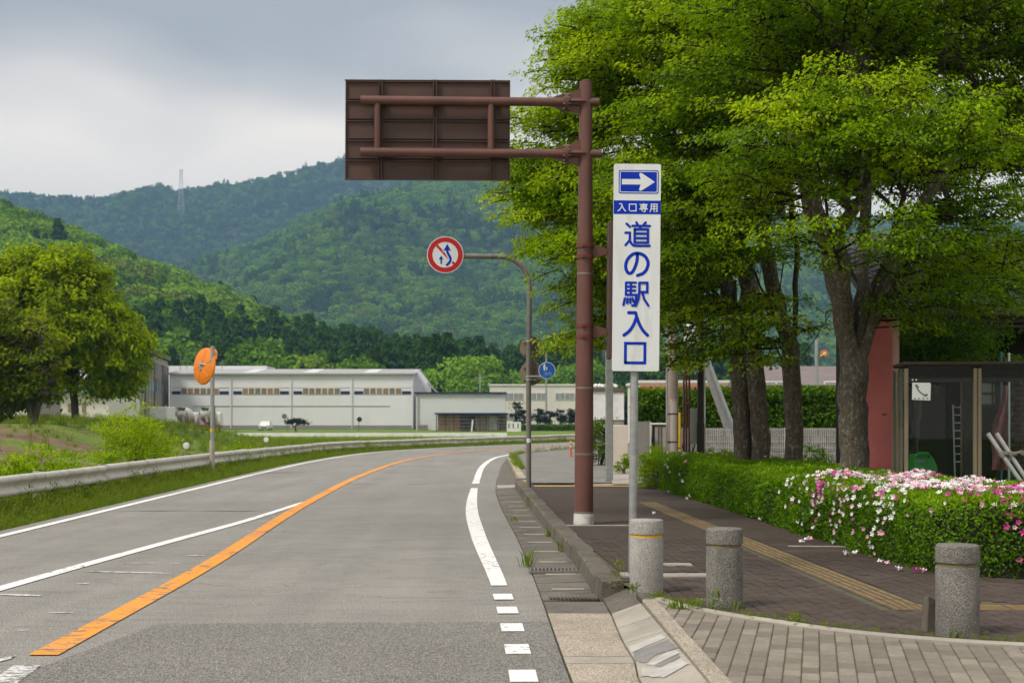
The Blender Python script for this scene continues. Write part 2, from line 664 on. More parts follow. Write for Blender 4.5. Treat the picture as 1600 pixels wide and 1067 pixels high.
M['galv_dull'] = surf('dull_weathered_steel', (.19, .175, .155), .6, .2, 10, dirt=(.11, .095, .08), dirt_amt=.6, dscale=4, metal=.25, streak=True)
M['sign_white'] = surf('white_sign_sheet', (.68, .70, .725), .38, .03, 2.5, dirt=(.46, .45, .42), dirt_amt=.5, dscale=6, streak=True)
M['sign_blue'] = surf('blue_sign_sheet', (.003, .03, .40), .5, .05, 3, spec=.15)
M['sign_blue2'] = surf('blue_disc_sheet', (.01, .10, .42), .4, .08, 6)
M['sign_red'] = surf('red_sign_sheet', (.45, .008, .008), .35, .05, 3)
M['sign_back'] = surf('sign_back_grey_brown', (.215, .165, .13), .6, .1, 5, dirt=(.14, .11, .09), dirt_amt=.5, dscale=6)
M['orange_shell'] = surf('orange_mirror_back', (.72, .20, .008), .45, .08, 4, dirt=(.4, .12, .02), dirt_amt=.4, dscale=4)
M['mirror'] = surf('mirror_face', (.7, .72, .72), .05, .02, 3, metal=1.0)
M['rail'] = surf('weathered_cream_guardrail', (.55, .52, .45), .5, .1, 1.6, dirt=(.28, .235, .17), dirt_amt=.65, dscale=2.3, streak=True, bump=.05)
M['rail_post'] = surf('weathered_rail_post', (.42, .38, .31), .6, .15, 4, dirt=(.2, .15, .1), dirt_amt=.6, dscale=3)
M['wood_old'] = surf('grey_old_wood', (.12, .10, .078), .9, .3, 14, dirt=(.05, .045, .03), dirt_amt=.6, dscale=6, bump=.6, bscale=40)
M['bark'] = surf('trunk_bark_plain', (.125, .103, .078), .95, .4, 16, dirt=(.26, .24, .20), dirt_amt=.95, dscale=17, bump=1.0, bscale=34, streak=True)
t = NT('grey_brown_bark')       # twigs are darker than the lichened trunk
v = t.pos()
thk = t.n('ShaderNodeAttribute', attribute_name='thick')
tr_ = t.ramp(t.noise(t.mapping(v, (1, 1, .3)), 26, 7, .65), [(.3, (.075, .060, .044)), (.6, (.135, .112, .086))])
fl = t.noise(t.mapping(v, (1, 1, .55)), 21, 8, .7, .6)
tr_ = t.mix(t.ramp(fl, [(.52, 0.), (.62, .9)]), tr_, (.27, .255, .21))
hole = t.noise(v, 7.5, 5, .6, .8)
tr_ = t.mix(t.ramp(hole, [(.67, 0.), (.70, .9)]), tr_, (.02, .016, .012))
c = t.mix(t.ramp(thk.outputs['Fac'], [(.25, 0.), (.9, 1.)]), (.042, .029, .020), tr_)
M['bark'] = t.done(t.bsdf(c, .95, 0, .15, t.bump(fl, 1.0, .02)))
M['bark_dark'] = surf('dark_bark', (.07, .057, .045), .95, .3, 8, dirt=(.09, .082, .06), dirt_amt=.4, dscale=5, bump=.9, bscale=28)
M['red_slab'] = surf('faded_red_slab', (.42, .105, .095), .6, .1, 1.2, dirt=(.24, .06, .055), dirt_amt=.6, dscale=1.1)
M['red_edge'] = surf('pale_red_edge', (.42, .20, .19), .5, .08, 3)
M['bronze'] = surf('beige_bronze_frame', (.22, .175, .12), .45, .1, 5, metal=.2)
M['black_metal'] = surf('black_booth_trim', (.018, .018, .019), .45, .15, 5)
M['glass'] = glass_mat('booth_glass')
M['window_glass'] = surf('dull_window', (.26, .27, .27), .2, .15, 1)
M['window_brown'] = surf('brown_blind_window', (.24, .165, .105), .3, .25, .9)
M['green_phone'] = surf('green_telephone', (.02, .22, .03), .35, .1, 5)
M['white_paper'] = surf('white_printed_sheet', (.72, .73, .74), .6, .03, 5)
M['print_grey'] = surf('grey_print', (.16, .17, .18), .6, .05, 5)
M['pink_cloth'] = surf('faded_pink_cloth', (.5, .17, .19), .9, .2, 5, dirt=(.20, .05, .07), dirt_amt=.8, dscale=5)
M['teal'] = surf('teal_pole', (.03, .20, .25), .5, .1, 5)
M['white_paint'] = surf('white_paint', (.72, .71, .69), .5, .06, 3, dirt=(.4, .38, .35), dirt_amt=.4, dscale=2)
M['roof_tile'] = surf('grey_clay_tile', (.075, .073, .071), .6, .2, 5, dirt=(.05, .049, .046), dirt_amt=.6, dscale=3, per_obj=.25)
M['wall_dark'] = surf('dark_brown_wall', (.013, .009, .008), .8, .2, 3)
M['wood_dark'] = surf('dark_timber', (.045, .028, .02), .7, .25, 6)
M['brick_wall'] = surf('brown_brick', (.10, .068, .05), .85, .2, 9, per_obj=.3)
M['ware_white'] = surf('warehouse_cladding', (.72, .71, .73), .6, .05, .12, dirt=(.58, .565, .56), dirt_amt=.5, dscale=.25, streak=True)
M['ware_grey'] = surf('pinkish_grey_cladding', (.37, .335, .315), .7, .06, .2, dirt=(.27, .245, .23), dirt_amt=.5, dscale=.3, streak=True)
M['office'] = surf('cream_office_wall', (.66, .62, .56), .7, .04, .2, dirt=(.5, .47, .42), dirt_amt=.4, dscale=.3, streak=True)
M['shed_wall'] = surf('pale_shed_wall', (.60, .605, .62), .6, .05, .2)
M['roof_light'] = surf('pale_metal_roof', (.36, .35, .34), .45, .06, .2)
M['roof_dark'] = surf('dark_metal_roof', (.10, .095, .09), .6, .1, .3)
M['navy'] = surf('navy_trim', (.012, .022, .075), .5, .1, 1)
M['cyan'] = surf('light_blue_stripe', (.16, .38, .52), .5, .08, 1)
M['lattice'] = surf('brown_lattice', (.20, .165, .135), .7, .2, 1.5)
M['wood_mid'] = surf('orange_brown_board', (.30, .19, .115), .7, .15, 2)
M['shadow_in'] = surf('dim_interior', (.07, .065, .06), .9, .2, 1)
M['tyre'] = surf('tyre_rubber', (.02, .02, .02), .8, .1, 5)
M['truck_red'] = surf('dull_red_chassis', (.22, .05, .03), .6, .2, 3)
M['drum'] = surf('mixer_drum', (.62, .62, .58), .4, .08, 1.5, dirt=(.35, .42, .2), dirt_amt=.6, dscale=.9)
M['car_white'] = surf('white_car_paint', (.68, .68, .68), .25, .03, 3)
M['car_glass'] = surf('dark_car_glass', (.03, .035, .04), .1, .1, 3)
M['orange_plastic'] = surf('orange_plastic', (.62, .10, .02), .5, .08, 4)
M['stainless'] = surf('brushed_screen', (.20, .185, .17), .42, .08, 8, dirt=(.19, .175, .165), dirt_amt=.4, dscale=2, metal=.3, streak=True)
M['cream_wall'] = surf('cream_gate_pier', (.63, .56, .48), .8, .05, 3, dirt=(.48, .41, .34), dirt_amt=.4, dscale=2, streak=True)
M['block'] = surf('grey_block_wall', (.25, .24, .225), .9, .15, 4, dirt=(.13, .125, .115), dirt_amt=.6, dscale=2, per_obj=.2)
M['base_wall'] = surf('stained_concrete', (.28, .255, .225), .9, .15, 4, dirt=(.13, .115, .1), dirt_amt=.7, dscale=3, streak=True)
M['util_pole'] = surf('pinkish_concrete_pole', (.30, .235, .21), .8, .12, 4, dirt=(.19, .14, .125), dirt_amt=.6, dscale=3, streak=True)
M['poster'] = surf('torn_pale_poster', (.48, .42, .39), .85, .1, 6)
M['brown_pipe'] = surf('dark_red_brown_pipe', (.085, .03, .026), .4, .15, 6)
M['grey_box'] = surf('grey_green_box', (.32, .32, .28), .6, .08, 4)
M['black_post'] = surf('black_brown_post', (.022, .014, .013), .6, .2, 5)
M['yellow'] = surf('yellow_guard', (.62, .40, .02), .5, .1, 6)
M['orange_sign'] = surf('orange_board', (.50, .13, .06), .5, .1, 4)
M['grey_roof'] = surf('grey_brown_roof', (.17, .135, .13), .7, .1, 1.2)
M['steel_lattice'] = surf('tower_steel', (.5, .5, .52), .6, .05, .1)
M['pine'] = leaf_mat('pine_needles', (.012, .02, .011), (.02, .032, .015), (.035, .05, .022), trans=.1, rough=.7)
M['leaf_zel'] = leaf_mat('zelkova_leaf', (.065, .135, .003), (.20, .345, .004), (.42, .56, .008), trans=.5)
M['leaf_maple'] = leaf_mat('maple_leaf', (.05, .13, .005), (.10, .23, .006), (.17, .32, .012), trans=.35)
M['leaf_left'] = leaf_mat('broadleaf_tree_leaf', (.12, .19, .002), (.28, .41, .003), (.50, .60, .005), trans=.46)
M['leaf_olive'] = leaf_mat('olive_tree_leaf', (.07, .12, .003), (.17, .25, .005), (.33, .38, .012), trans=.42)
M['leaf_bush'] = leaf_mat('lime_shrub_leaf', (.10, .19, .003), (.24, .38, .005), (.42, .53, .010), trans=.42)
M['leaf_hedge'] = leaf_mat('azalea_leaf', (.035, .095, .004), (.125, .27, .006), (.28, .45, .014), trans=.4, rough=.45)
M['leaf_box'] = leaf_mat('clipped_hedge_leaf', (.03, .075, .004), (.075, .16, .007), (.13, .25, .014), trans=.3)
M['hedge_core'] = surf('hedge_twigs', (.022, .024, .012), 1.0, .3, 9)  # dark fill colour of the blocks added inside the hedges
M['grass'] = leaf_mat('grass_blade', (.065, .11, .010), (.15, .235, .022), (.31, .37, .05), trans=.42, rough=.6)
M['petal_white'] = surf('white_azalea_petal', (.78, .76, .74), .6, .06, 30)
M['petal_pink'] = surf('pale_pink_azalea_petal', (.74, .42, .52), .6, .1, 30)
M['petal_magenta'] = surf('magenta_azalea_petal', (.60, .05, .34), .6, .1, 30)
for k in ('petal_white', 'petal_pink', 'petal_magenta'):
    pass
FOREST = [(0.0, (.60, .85, .52)), (0.22, (.80, 1.02, .5)), (0.45, (1.5, 1.7, .65)), (0.7, (2.05, 2.2, .75)), (0.88, (3.0, 2.8, .95)), (0.94, (2.0, 1.6, 1.1)), (1.0, (2.3, 1.75, 1.4))]
M['forest'] = leaf_mat('forest_canopy', (.036, .072, .012), (.064, .122, .018), (.098, .17, .026), trans=.2, rough=.8, inst=FOREST)
M['mtn'] = surf('forest_floor', (.03, .04, .018), 1.0, .3, .02)

# ================================================================ THE SETTING
SW = 0.12                               # pavement level above the carriageway

# plan paths (X, Y)
ORANGE = catmull([(-3.0, 3.0), (-3.06, 6.5), (-3.13, 9.5), (-3.27, 15.5), (-3.60, 22), (-3.81, 27.3), (-4.05, 37.4), (-3.95, 48), (-3.4, 56), (-2.3, 63), (-.3, 70), (3.1, 78), (8.2, 88), (15.5, 100), (30, 120), (52, 146)], 0.6)
RIGHT = catmull([(.20, 3.0), (.06, 9.0), (-.12, 13.4), (-.45, 19), (-.72, 25.4), (-.88, 35.5), (-.92, 46), (-.55, 55.4), (.62, 62.4), (2.55, 69), (5.8, 76.7), (10.8, 86.5), (18, 98.4), (32.4, 118.2), (54, 144)], 0.6)
LEFT = catmull([(-6.75, 3.0), (-6.79, 12), (-6.81, 18.9), (-6.95, 30.9), (-7.05, 40), (-7.02, 49.4), (-6.5, 59), (-5.4, 65.5), (-3.2, 72.2), (.2, 79.6), (5.3, 89.6), (12.6, 101.8), (27.2, 122), (49, 148)], 0.6)


def at_y(path, y):
    return float(np.interp(y, path[:, 1], path[:, 0]))


def resample(path, n):
    d = np.r_[0, np.cumsum(np.linalg.norm(np.diff(path, axis=0), axis=1))]
    s = np.linspace(0, d[-1], n)
    return np.stack([np.interp(s, d, path[:, k]) for k in range(path.shape[1])], 1)


# ---- ground sheet out to the mountains, with the raised river bank at the left
def ground_z(x, y):
    z = -0.06 - 0.62 * smooth01((y - 75) / 80)
    bank = smooth01((-12.5 - x) / 7.0) * smooth01((y - 38) / 17)
    z = z + bank * (1.35 + .12 * vnoise(x / 3, y / 3, 3)) * (1 - smooth01((y - 74) / 22))
    left_dip = smooth01((-8.9 - x) / 3.0) * (1 - smooth01((y - 42) / 14)) * smooth01((y - 4) / 8)
    z = z - left_dip * 0.45
    right = smooth01((x - 3.0) / 1.0) * smooth01((40 - y) / 2)
    z = z + right * 0.13
    near_road = smooth01((x + 9.5) / 1.0) * smooth01((2.5 - x) / 1.0) * smooth01((60 - y) / 10)
    z = z + near_road * 0.0
    return z


gx = np.unique(np.concatenate([np.linspace(-60, 40, 121), np.linspace(-300, -60, 41), np.linspace(40, 300, 40), np.linspace(-3400, -300, 26), np.linspace(300, 3400, 26)]))
gy = np.unique(np.concatenate([np.linspace(-60, 4, 14), np.linspace(4, 150, 150), np.linspace(150, 500, 50), np.linspace(500, 3600, 40)]))
GX, GY = np.meshgrid(gx, gy)
GZ = ground_z(GX, GY)
nx, ny = len(gx), len(gy)
ii = np.arange(nx * ny).reshape(ny, nx)
gf = np.stack([ii[:-1, :-1].ravel(), ii[:-1, 1:].ravel(), ii[1:, 1:].ravel(), ii[1:, :-1].ravel()], 1)
t = NT('meadow_and_bank_soil')
v = t.pos()
gr = t.ramp(t.noise(v, .7, 8, .65), [(.3, (.07, .11, .018)), (.5, (.125, .19, .026)), (.72, (.22, .27, .05))])
so = t.ramp(t.noise(v, 1.6, 8, .65), [(.3, (.10, .062, .042)), (.6, (.20, .125, .088)), (.8, (.26, .18, .13))])
spx = t.n('ShaderNodeSeparateXYZ')
t.link(v, spx.inputs[0])
# bare earth lies on the slope of the river bank, grass everywhere else
sl = t.math('MULTIPLY', t.ramp(t.math('DIVIDE', t.math('MULTIPLY', spx.outputs['X'], -1.0), 40.0), [(.27, 0.), (.31, 1.)]), t.ramp(t.math('DIVIDE', spx.outputs['Y'], 100.0), [(.28, 0.), (.34, 1.), (.50, 1.), (.66, 0.)]))
nb = t.noise(v, .33, 6, .6)
msk = t.math('MULTIPLY', sl, t.ramp(nb, [(.42, 0.0), (.52, 1.0)]))
M['ground'] = t.done(t.bsdf(t.mix(msk, gr, so), .95, 0, .2, t.bump(t.noise(v, 6, 6, .7), .8, .08)))
go = link_mesh('ground', np_mesh('ground', np.stack([GX.ravel(), GY.ravel(), GZ.ravel()], 1), gf, M['ground'], smooth=True))
tag(go, kind='structure')

# ---- carriageway
N_R = 260
edgeL = resample(offset2(LEFT, -0.32), N_R)
asp_near = np.array([(.55, 3), (.353, 8.53), (.235, 13.2), (.07, 18.4), (-.2, 25), (-.37, 31.7), (-.36, 40), (-.32, 47), (.0, 55.6), (1.15, 61.9), (3.05, 68.5), (6.3, 76.1), (11.3, 86), (18.5, 97.9), (32.9, 117.7), (54.5, 143.5)])
edgeR = resample(catmull(asp_near, .6), N_R)
road = MB()
for i in range(N_R - 1):
    for k in range(6):
        a0, a1 = k / 6, (k + 1) / 6
        q = [edgeL[i] * (1 - a0) + edgeR[i] * a0, edgeL[i] * (1 - a1) + edgeR[i] * a1, edgeL[i + 1] * (1 - a1) + edgeR[i + 1] * a1, edgeL[i + 1] * (1 - a0) + edgeR[i + 1] * a0]
        road.add([(p[0], p[1], 0.0) for p in q], [(0, 1, 2, 3)])
road.v = [(a, b, 0.0) for a, b, _ in road.v]
tag(road.build('road', M['asphalt'], kind='structure'), kind='structure')

# the rough resurfaced stretch in front
pp = [(-2.72, 10.95), (-2.98, 9.2), (-3.2, 7.0), (-3.5, 3.0), (.545, 3.0), (.348, 8.53), (.285, 11.08)]
jag = []
for k in range(24):
    a = k / 23
    jag.append((-2.72 + a * 3.0, 10.95 + a * .12 + .018 * math.sin(k * 2.1) + .012 * math.sin(k * 5.3)))
patch = MB().poly(pp[1:-1] + list(reversed(jag)), 0.004)
tag(patch.build('road_patch', M['patch']), kind='structure')


def line(name, path, width, z, mat, y0=None, y1=None):
    p = path
    if y0 is not None:
        p = p[(p[:, 1] >= y0) & (p[:, 1] <= y1)]
        p = np.vstack([[at_y(path, y0), y0], p, [at_y(path, y1), y1]])
    w = np.asarray(width)
    mb = MB().strip(offset2(p, -w / 2), offset2(p, w / 2), z)
    return tag(mb.build(name, mat), kind='structure')


line('edge_line', LEFT, 0.15, .008, M['white_line'], 3, 140)
line('centre_line', ORANGE, 0.20, .009, M['orange_line'], 9.5, 140)
# solid white right edge line, wider where it swells at the entrance
r1 = RIGHT[(RIGHT[:, 1] > 13.2) & (RIGHT[:, 1] < 31.6)]
w1 = .15 + .06 * np.sin(np.clip((r1[:, 1] - 13.2) / 18, 0, 1) * math.pi)
mb = MB().strip(offset2(r1, -w1 / 2), offset2(r1, w1 / 2), .008)
tag(mb.build('edge_line', M['white_line']), kind='structure')
line('edge_line', RIGHT, 0.17, .008, M['white_line'], 33.6, 140)
ed = tag(bpy.data.objects.new('entrance_dashes', None), kind='structure')
COL.objects.link(ed)
ORG[ed] = Vector((0, 0, 0))
for py in (1057, 1015, 981, 954, 933):
    c_ = GP(800, py).y
    L = .40
    line_p = np.array([(at_y(RIGHT, c_ - L / 2), c_ - L / 2), (at_y(RIGHT, c_ + L / 2), c_ + L / 2)])
    MB().strip(offset2(line_p, -.085), offset2(line_p, .085), .009).build('dash', M['white_line'], ed)
# turning-lane line and the scraped-off remains of older markings
tp = catmull([GP(-420, 1045).xy, GP(-150, 963).xy, GP(0, 920).xy, GP(135, 882).xy, GP(270, 845).xy, GP(390, 812).xy, GP(488, 780.5).xy], .4)
tw = np.interp(tp[:, 1], [8, 20, 26, 27.4], [.17, .16, .12, .03])
tag(MB().strip(offset2(tp, -tw / 2), offset2(tp, tw / 2), .008).build('turning_line', M['white_line']), kind='structure')
old = tag(bpy.data.objects.new('old_markings', None), kind='structure')
COL.objects.link(old)
for (x0, y0, x1, y1, w) in ((135, 893, 268, 896, .10), (290, 868, 320, 868, .07), (192, 880, 242, 880, .05), (265, 880, 282, 880, .04), (0, 929, 64, 931, .09), (120, 912, 140, 912, .05), (75, 957, 115, 958, .035), (350, 848, 360, 848, .06), (330, 858, 342, 858, .05), (420, 807, 430, 807, .08), (410, 815, 417, 815, .08), (385, 830, 392, 830, .06), (27, 985, 45, 985, .03)):
    a_, b_ = GP(x0, y0).xy, GP(x1, y1).xy
    n = 7
    L_ = [a_.lerp(b_, k / (n - 1)) + Vector((0, w / 2 * (.35 + .65 * math.sin(math.pi * (k + .4) / n)) * random.uniform(.7, 1.2))) for k in range(n)]
    R_ = [a_.lerp(b_, k / (n - 1)) - Vector((0, w / 2 * (.35 + .65 * math.sin(math.pi * (k + .4) / n)) * random.uniform(.7, 1.2))) for k in range(n)]
    MB().strip(L_, R_, .006).build('mark', M['white_worn'], old)
for q in ([(-14, 1033), (26, 1024.5), (17, 1030), (-20, 1040)], [(22, 1040), (64, 1040.5), (24, 1070), (-22, 1070)]):
    MB().poly([GP(*p).xy for p in q], .007).build('mark', M['white_worn'], old)

for nm_, y_, a_, b_ in (('road_joint', 33.3, -4.0, -1.1), ('road_joint', 51.5, -2.6, -1.2), ('road_joint', 24.0, -6.6, -4.2)):
    n = 16
    xs_ = np.linspace(a_, b_, n)
    yl = y_ + .05 * np.sin(xs_ * 3.1) + .02 * np.sin(xs_ * 11)
    wv = .03 + .02 * np.sin(xs_ * 5)
    tag(MB().strip(np.stack([xs_, yl + wv], 1)[:, :], np.stack([xs_, yl - wv], 1), .004).build(nm_, M['tar']), kind='structure')

# ---- gutter slabs between asphalt and kerb
KB = catmull([(.80, 11.6), (.74, 12.7), (.69, 14.9), (.49, 19.5), (.28, 25.5), (.07, 31.4)], .15)     # kerb face
ASR = catmull(asp_near[:8], .15)
gut = tag(bpy.data.objects.new('gutter', None), kind='structure')
COL.objects.link(gut)
ys = [12.35]
while ys[-1] < 31.0:
    ys.append(ys[-1] + (.6 if ys[-1] > 13.5 else .62))
for i in range(len(ys) - 1):
    a, b = ys[i] + .012, ys[i + 1] - .012
    zt = random.uniform(-.003, .003)
    l0, l1, r0, r1_ = at_y(ASR, a) + .012, at_y(ASR, b) + .012, at_y(KB, a) - .004, at_y(KB, b) - .004
    vs = [(l0, a, .002 + zt), (r0, a, .018 + zt), (r1_, b, .018 + zt), (l1, b, .002 + zt)]
    MB().add(vs + [(x, y, -.08) for x, y, _ in vs], [(0, 1, 2, 3), (0, 4, 5, 1), (1, 5, 6, 2), (2, 6, 7, 3), (3, 7, 4, 0)]).build('gutter_slab', M['gutter'], gut)
    if i % 2 == 1 and a < 27:      # pale weep slots cast into every other slab
        cxm = (l0 * .45 + r0 * .55)
        MB().box((cxm, a + .05, .014), (.30, .05, .016), bev=.004).build('slot_edge', M['concrete'], gut)
gut_bed = MB().strip([(at_y(ASR, y) - .02, y) for y in np.linspace(11.9, 31.3, 40)], [(at_y(KB, y), y) for y in np.linspace(11.9, 31.3, 40)], -.012)
gut_bed.build('bed', M['joint'], gut)

# drain grate across the gutter
gy0 = GP(800, 891, .02).y
gr_ = thing('drain_grate', 'rusty slotted drain grate set across the gutter by the kerb end', 'drain grate', (.45, gy0, .02))
MB().box((.48, gy0 - .16, .022), (.62, .03, .02)).build('frame', M['galv_dull'], gr_)
MB().box((.48, gy0 + .16, .022), (.62, .03, .02)).build('frame', M['galv_dull'], gr_)
for k in range(16):
    MB().box((.19 + k * .039, gy0, .024), (.016, .29, .02)).build('bar', M['galv_dull'], gr_)
g2 = GP(985, 931, .02).y - .05
gr2 = thing('drain_slots', 'narrow slotted drain cover where the kerb ramp begins', 'drain grate', (.5, g2, .02))
for k in range(13):
    MB().box((.33 + k * .034, g2 - k * .004, .022), (.012, .16, .016)).build('bar', M['gutter'], gr2)

# ---- raised kerb of single stones
kerb = tag(bpy.data.objects.new('kerb', None), kind='structure')
COL.objects.link(kerb)
y = 12.75
k = 0
while y < 31.0:
    L = .6
    y2 = y + L - .012
    x0, x1 = at_y(KB, y), at_y(KB, y2)
    ang = math.atan2(-(x1 - x0), y2 - y)
    hgt = .185 + random.uniform(-.006, .006)
    cx_k = (x0 + x1) / 2 + .10
    mb = MB().box((cx_k, (y + y2) / 2, hgt / 2 - .03), (.2, L - .014, hgt + .06), rz=ang, bev=.022)
    mb.v = [(vx + random.uniform(-.008, .008) - (.02 if (vz < 0.03 and vx < cx_k) else 0), vy + random.uniform(-.006, .006), vz + random.uniform(-.008, .006)) for vx, vy, vz in mb.v]
    mb.build('kerb_stone', M['kerb'], kerb, angle=20)
    y += L
    k += 1
# sloping end stone and dropped kerb along the entrance
endk = MB().add([(.735, 12.74, -.02), (.945, 12.74, -.02), (.94, 12.74, .18), (.75, 12.74, .178), (.76, 12.33, -.02), (.985, 12.36, -.02), (.97, 12.37, .172), (.79, 12.36, .16)],
                [(0, 3, 2, 1), (4, 5, 6, 7), (0, 4, 7, 3), (1, 2, 6, 5), (3, 7, 6, 2)])
endk.build('kerb_stone', M['kerb'], kerb, smooth=False)
DK = [(.79, 12.36), (.80, 11.4), (.79, 10.6), (.785, 9.9), (.80, 9.2), (.77, 8.6), (.78, 8.0), (.8, 7.2), (.82, 6.4)]
DKR = [(1.0, 12.38), (1.03, 11.4), (1.045, 10.6), (1.06, 9.9), (1.075, 9.2), (1.09, 8.6), (1.1, 8.0), (1.11, 7.2), (1.12, 6.4)]
for i in range(len(DK) - 1):
    (xa, ya), (xb, yb) = DK[i], DK[i + 1]
    (xc, yc), (xd, yd) = DKR[i], DKR[i + 1]
    g = .008
    vs = [(xa, ya - g, .02), (xc, yc - g, .105), (xd, yd + g, .105), (xb, yb + g, .02)]
    MB().add(vs + [(p, q, -.1) for p, q, _ in vs], [(3, 2, 1, 0), (1, 5, 4, 0), (2, 6, 5, 1), (3, 7, 6, 2), (0, 4, 7, 3)]).build('dropped_kerb_stone', M['concrete'] if i else M['kerb'], kerb, smooth=False)
# edging stones between dropped kerb and pavers
for i in range(9):
    ya = 12.1 - i * .64
    xa = float(np.interp(-ya, [-12.18, -6.4], [1.04, 1.135]))
    MB().box((xa + .06, ya - .31, .064), (.115, .63, .13), bev=.008, rz=R(.9)).build('edging_stone', M['apron'] if i else M['kerb'], kerb)
# grey and white repair mortar smeared over the dropped kerb


def blob(pts, z0, z1, name, mat, parent):
    """patch of mortar lying on the dropped-kerb slope"""
    P = []
    for i in range(len(pts)):
        a, b = Vector(pts[i]), Vector(pts[(i + 1) % len(pts)])
        for k in range(4):
            p = a.lerp(b, k / 4)
            P.append(p + Vector((random.uniform(-.008, .008), random.uniform(-.012, .012))))
    vs = []
    for p in P:
        xl, xr = np.interp(-p.y, [-q[1] for q in DK], [q[0] for q in DK]), np.interp(-p.y, [-q[1] for q in DKR], [q[0] for q in DKR])
        h = .02 + .085 * min(1.0, max(0, (p.x - xl) / (xr - xl)))
        vs.append((p.x, p.y, h + z0))
    n = len(vs)
    cxx = sum(v_[0] for v_ in vs) / n
    cyy = sum(v_[1] for v_ in vs) / n
    czz = sum(v_[2] for v_ in vs) / n + .003
    a_ = sum(vs[i][0] * vs[(i + 1) % n][1] - vs[(i + 1) % n][0] * vs[i][1] for i in range(n))
    if a_ < 0:
        vs.reverse()
    return MB().add(vs + [(cxx, cyy, czz)], [(i, (i + 1) % n, n) for i in range(n)]).build(name, mat, parent)


blob([(.80, 9.72), (1.03, 9.80), (1.04, 9.62), (.80, 9.5)], .004, 0, 'white_patch', M['mortar_white'], kerb)
blob([(.80, 9.48), (1.05, 9.55), (1.07, 9.16), (.93, 9.18), (.84, 8.98), (.80, 9.2)], .004, 0, 'grey_patch', M['mortar_dark'], kerb)
blob([(.84, 8.95), (1.0, 9.15), (1.06, 9.12), (1.06, 9.0), (.88, 8.84)], .006, 0, 'white_patch', M['mortar_white'], kerb)
blob([(.88, 8.82), (1.05, 8.98), (1.05, 8.86), (.92, 8.72)], .004, 0, 'grey_patch', M['mortar_dark'], kerb)
blob([(.80, 8.85), (.90, 8.70), (1.04, 8.82), (1.07, 8.6), (.90, 8.4), (.79, 8.6)], .006, 0, 'white_patch', M['mortar_white'], kerb)

# ---- concrete apron in front of the dropped kerb
apr = tag(bpy.data.objects.new('concrete_apron', None), kind='structure')
COL.objects.link(apr)
AE = [6.4, 7.2, 8.3, 9.16, 9.42, 10.6, 11.5, 12.2]
for i in range(len(AE) - 1):
    a, b = AE[i] + .006, AE[i + 1] - .006
    n = 5
    yy = np.linspace(a, b, n)
    Lp = [(at_y(catmull(asp_near[:4], .2), q) + .012, q) for q in yy]
    Rp = [(float(np.interp(-q, [-w[1] for w in DK], [w[0] for w in DK])) - .01, q) for q in yy]
    mb = MB().strip(Lp, Rp, .010)
    vs = mb.v
    mb.build('apron_slab', M['concrete'] if abs(a - 9.16) < .1 else (M['gutter'] if a > 11.4 else M['apron']), apr)
MB().strip([(at_y(ASR, q) - .02, q) for q in np.linspace(6.4, 12.3, 8)], [(.95, q) for q in np.linspace(6.4, 12.3, 8)], -.01).build('bed', M['joint'], apr)


# ---- pavers of the entrance (pale) and the pavement (dark)
def inside(p, poly):
    x, y = p
    c = False
    n = len(poly)
    for i in range(n):
        x1, y1 = poly[i]
        x2, y2 = poly[(i + 1) % n]
        if (y1 > y) != (y2 > y) and x < (x2 - x1) * (y - y1) / (y2 - y1) + x1:
            c = not c
    return c


BORDER = catmull([(1.17, 11.55), (1.30, 11.15), (1.6, 10.62), (1.93, 10.2), (2.25, 9.82), (2.7, 9.48), (3.3, 9.2), (4.2, 8.95), (5.4, 8.8)], .12)
drive_poly = [(1.165, 11.3)] + [(a, b - .09) for a, b in BORDER[3:]] + [(5.4, 7.9), (1.24, 7.9)]
brick_v = MB().box((0, 0, -.03), (.098, .199, .06), bev=.005)


def mk_brick(name, mat):
    mb = MB().box((0, 0, -.03), (.0998, .190, .06), bev=.006)
    me = mb.build(name, mat).data
    ob = bpy.data.objects[-1] if False else None
    for o in list(bpy.data.objects):
        if o.data == me:
            bpy.data.objects.remove(o)
    return me


def lay(poly, ang, org, skip=None, hw_=.04, hl_=.085):
    ca, sa = math.cos(ang), math.sin(ang)
    out = []
    for i in range(-140, 140):
        for j in range(-90, 130):
            u, w = i * .1045, j * .2055 + (.1027 if i % 2 else 0)
            x, y_ = org[0] + u * ca - w * sa, org[1] + u * sa + w * ca
            if not (0 < x < 6 and 7.5 < y_ < 32):
                continue
            cs = [(x + a * ca - b * sa, y_ + a * sa + b * ca) for a in (-hw_, hw_) for b in (-hl_, hl_)]
            if (any if hw_ < .02 else all)(inside(q, poly) for q in cs) and not (skip and any(skip(q) for q in cs)):
                out.append((x, y_))
    return out


drive = tag(MB().poly([(1.14, 11.5)] + [tuple(p) for p in BORDER[2:]] + [(5.45, 7.0), (1.14, 7.0)], SW - .014).build('driveway', M['joint']), kind='structure')
bm_g = mk_brick('brick', M['brick_grey'])
A_D = R(-12)
lp = lay(drive_poly, A_D, (2.0, 9.0), hw_=.015, hl_=.07)
lp = [p for p in lp if abs(p[0] / p[1]) < .385]
lp.sort(key=lambda p: p[1])
for p in lp[:300]:
    o = link_mesh('brick', bm_g, drive)
    o.location = (p[0], p[1], SW - .004 + random.uniform(-.0022, .0022))
    o.rotation_euler = (random.uniform(-.008, .008), random.uniform(-.01, .01), A_D + random.uniform(-.008, .008))
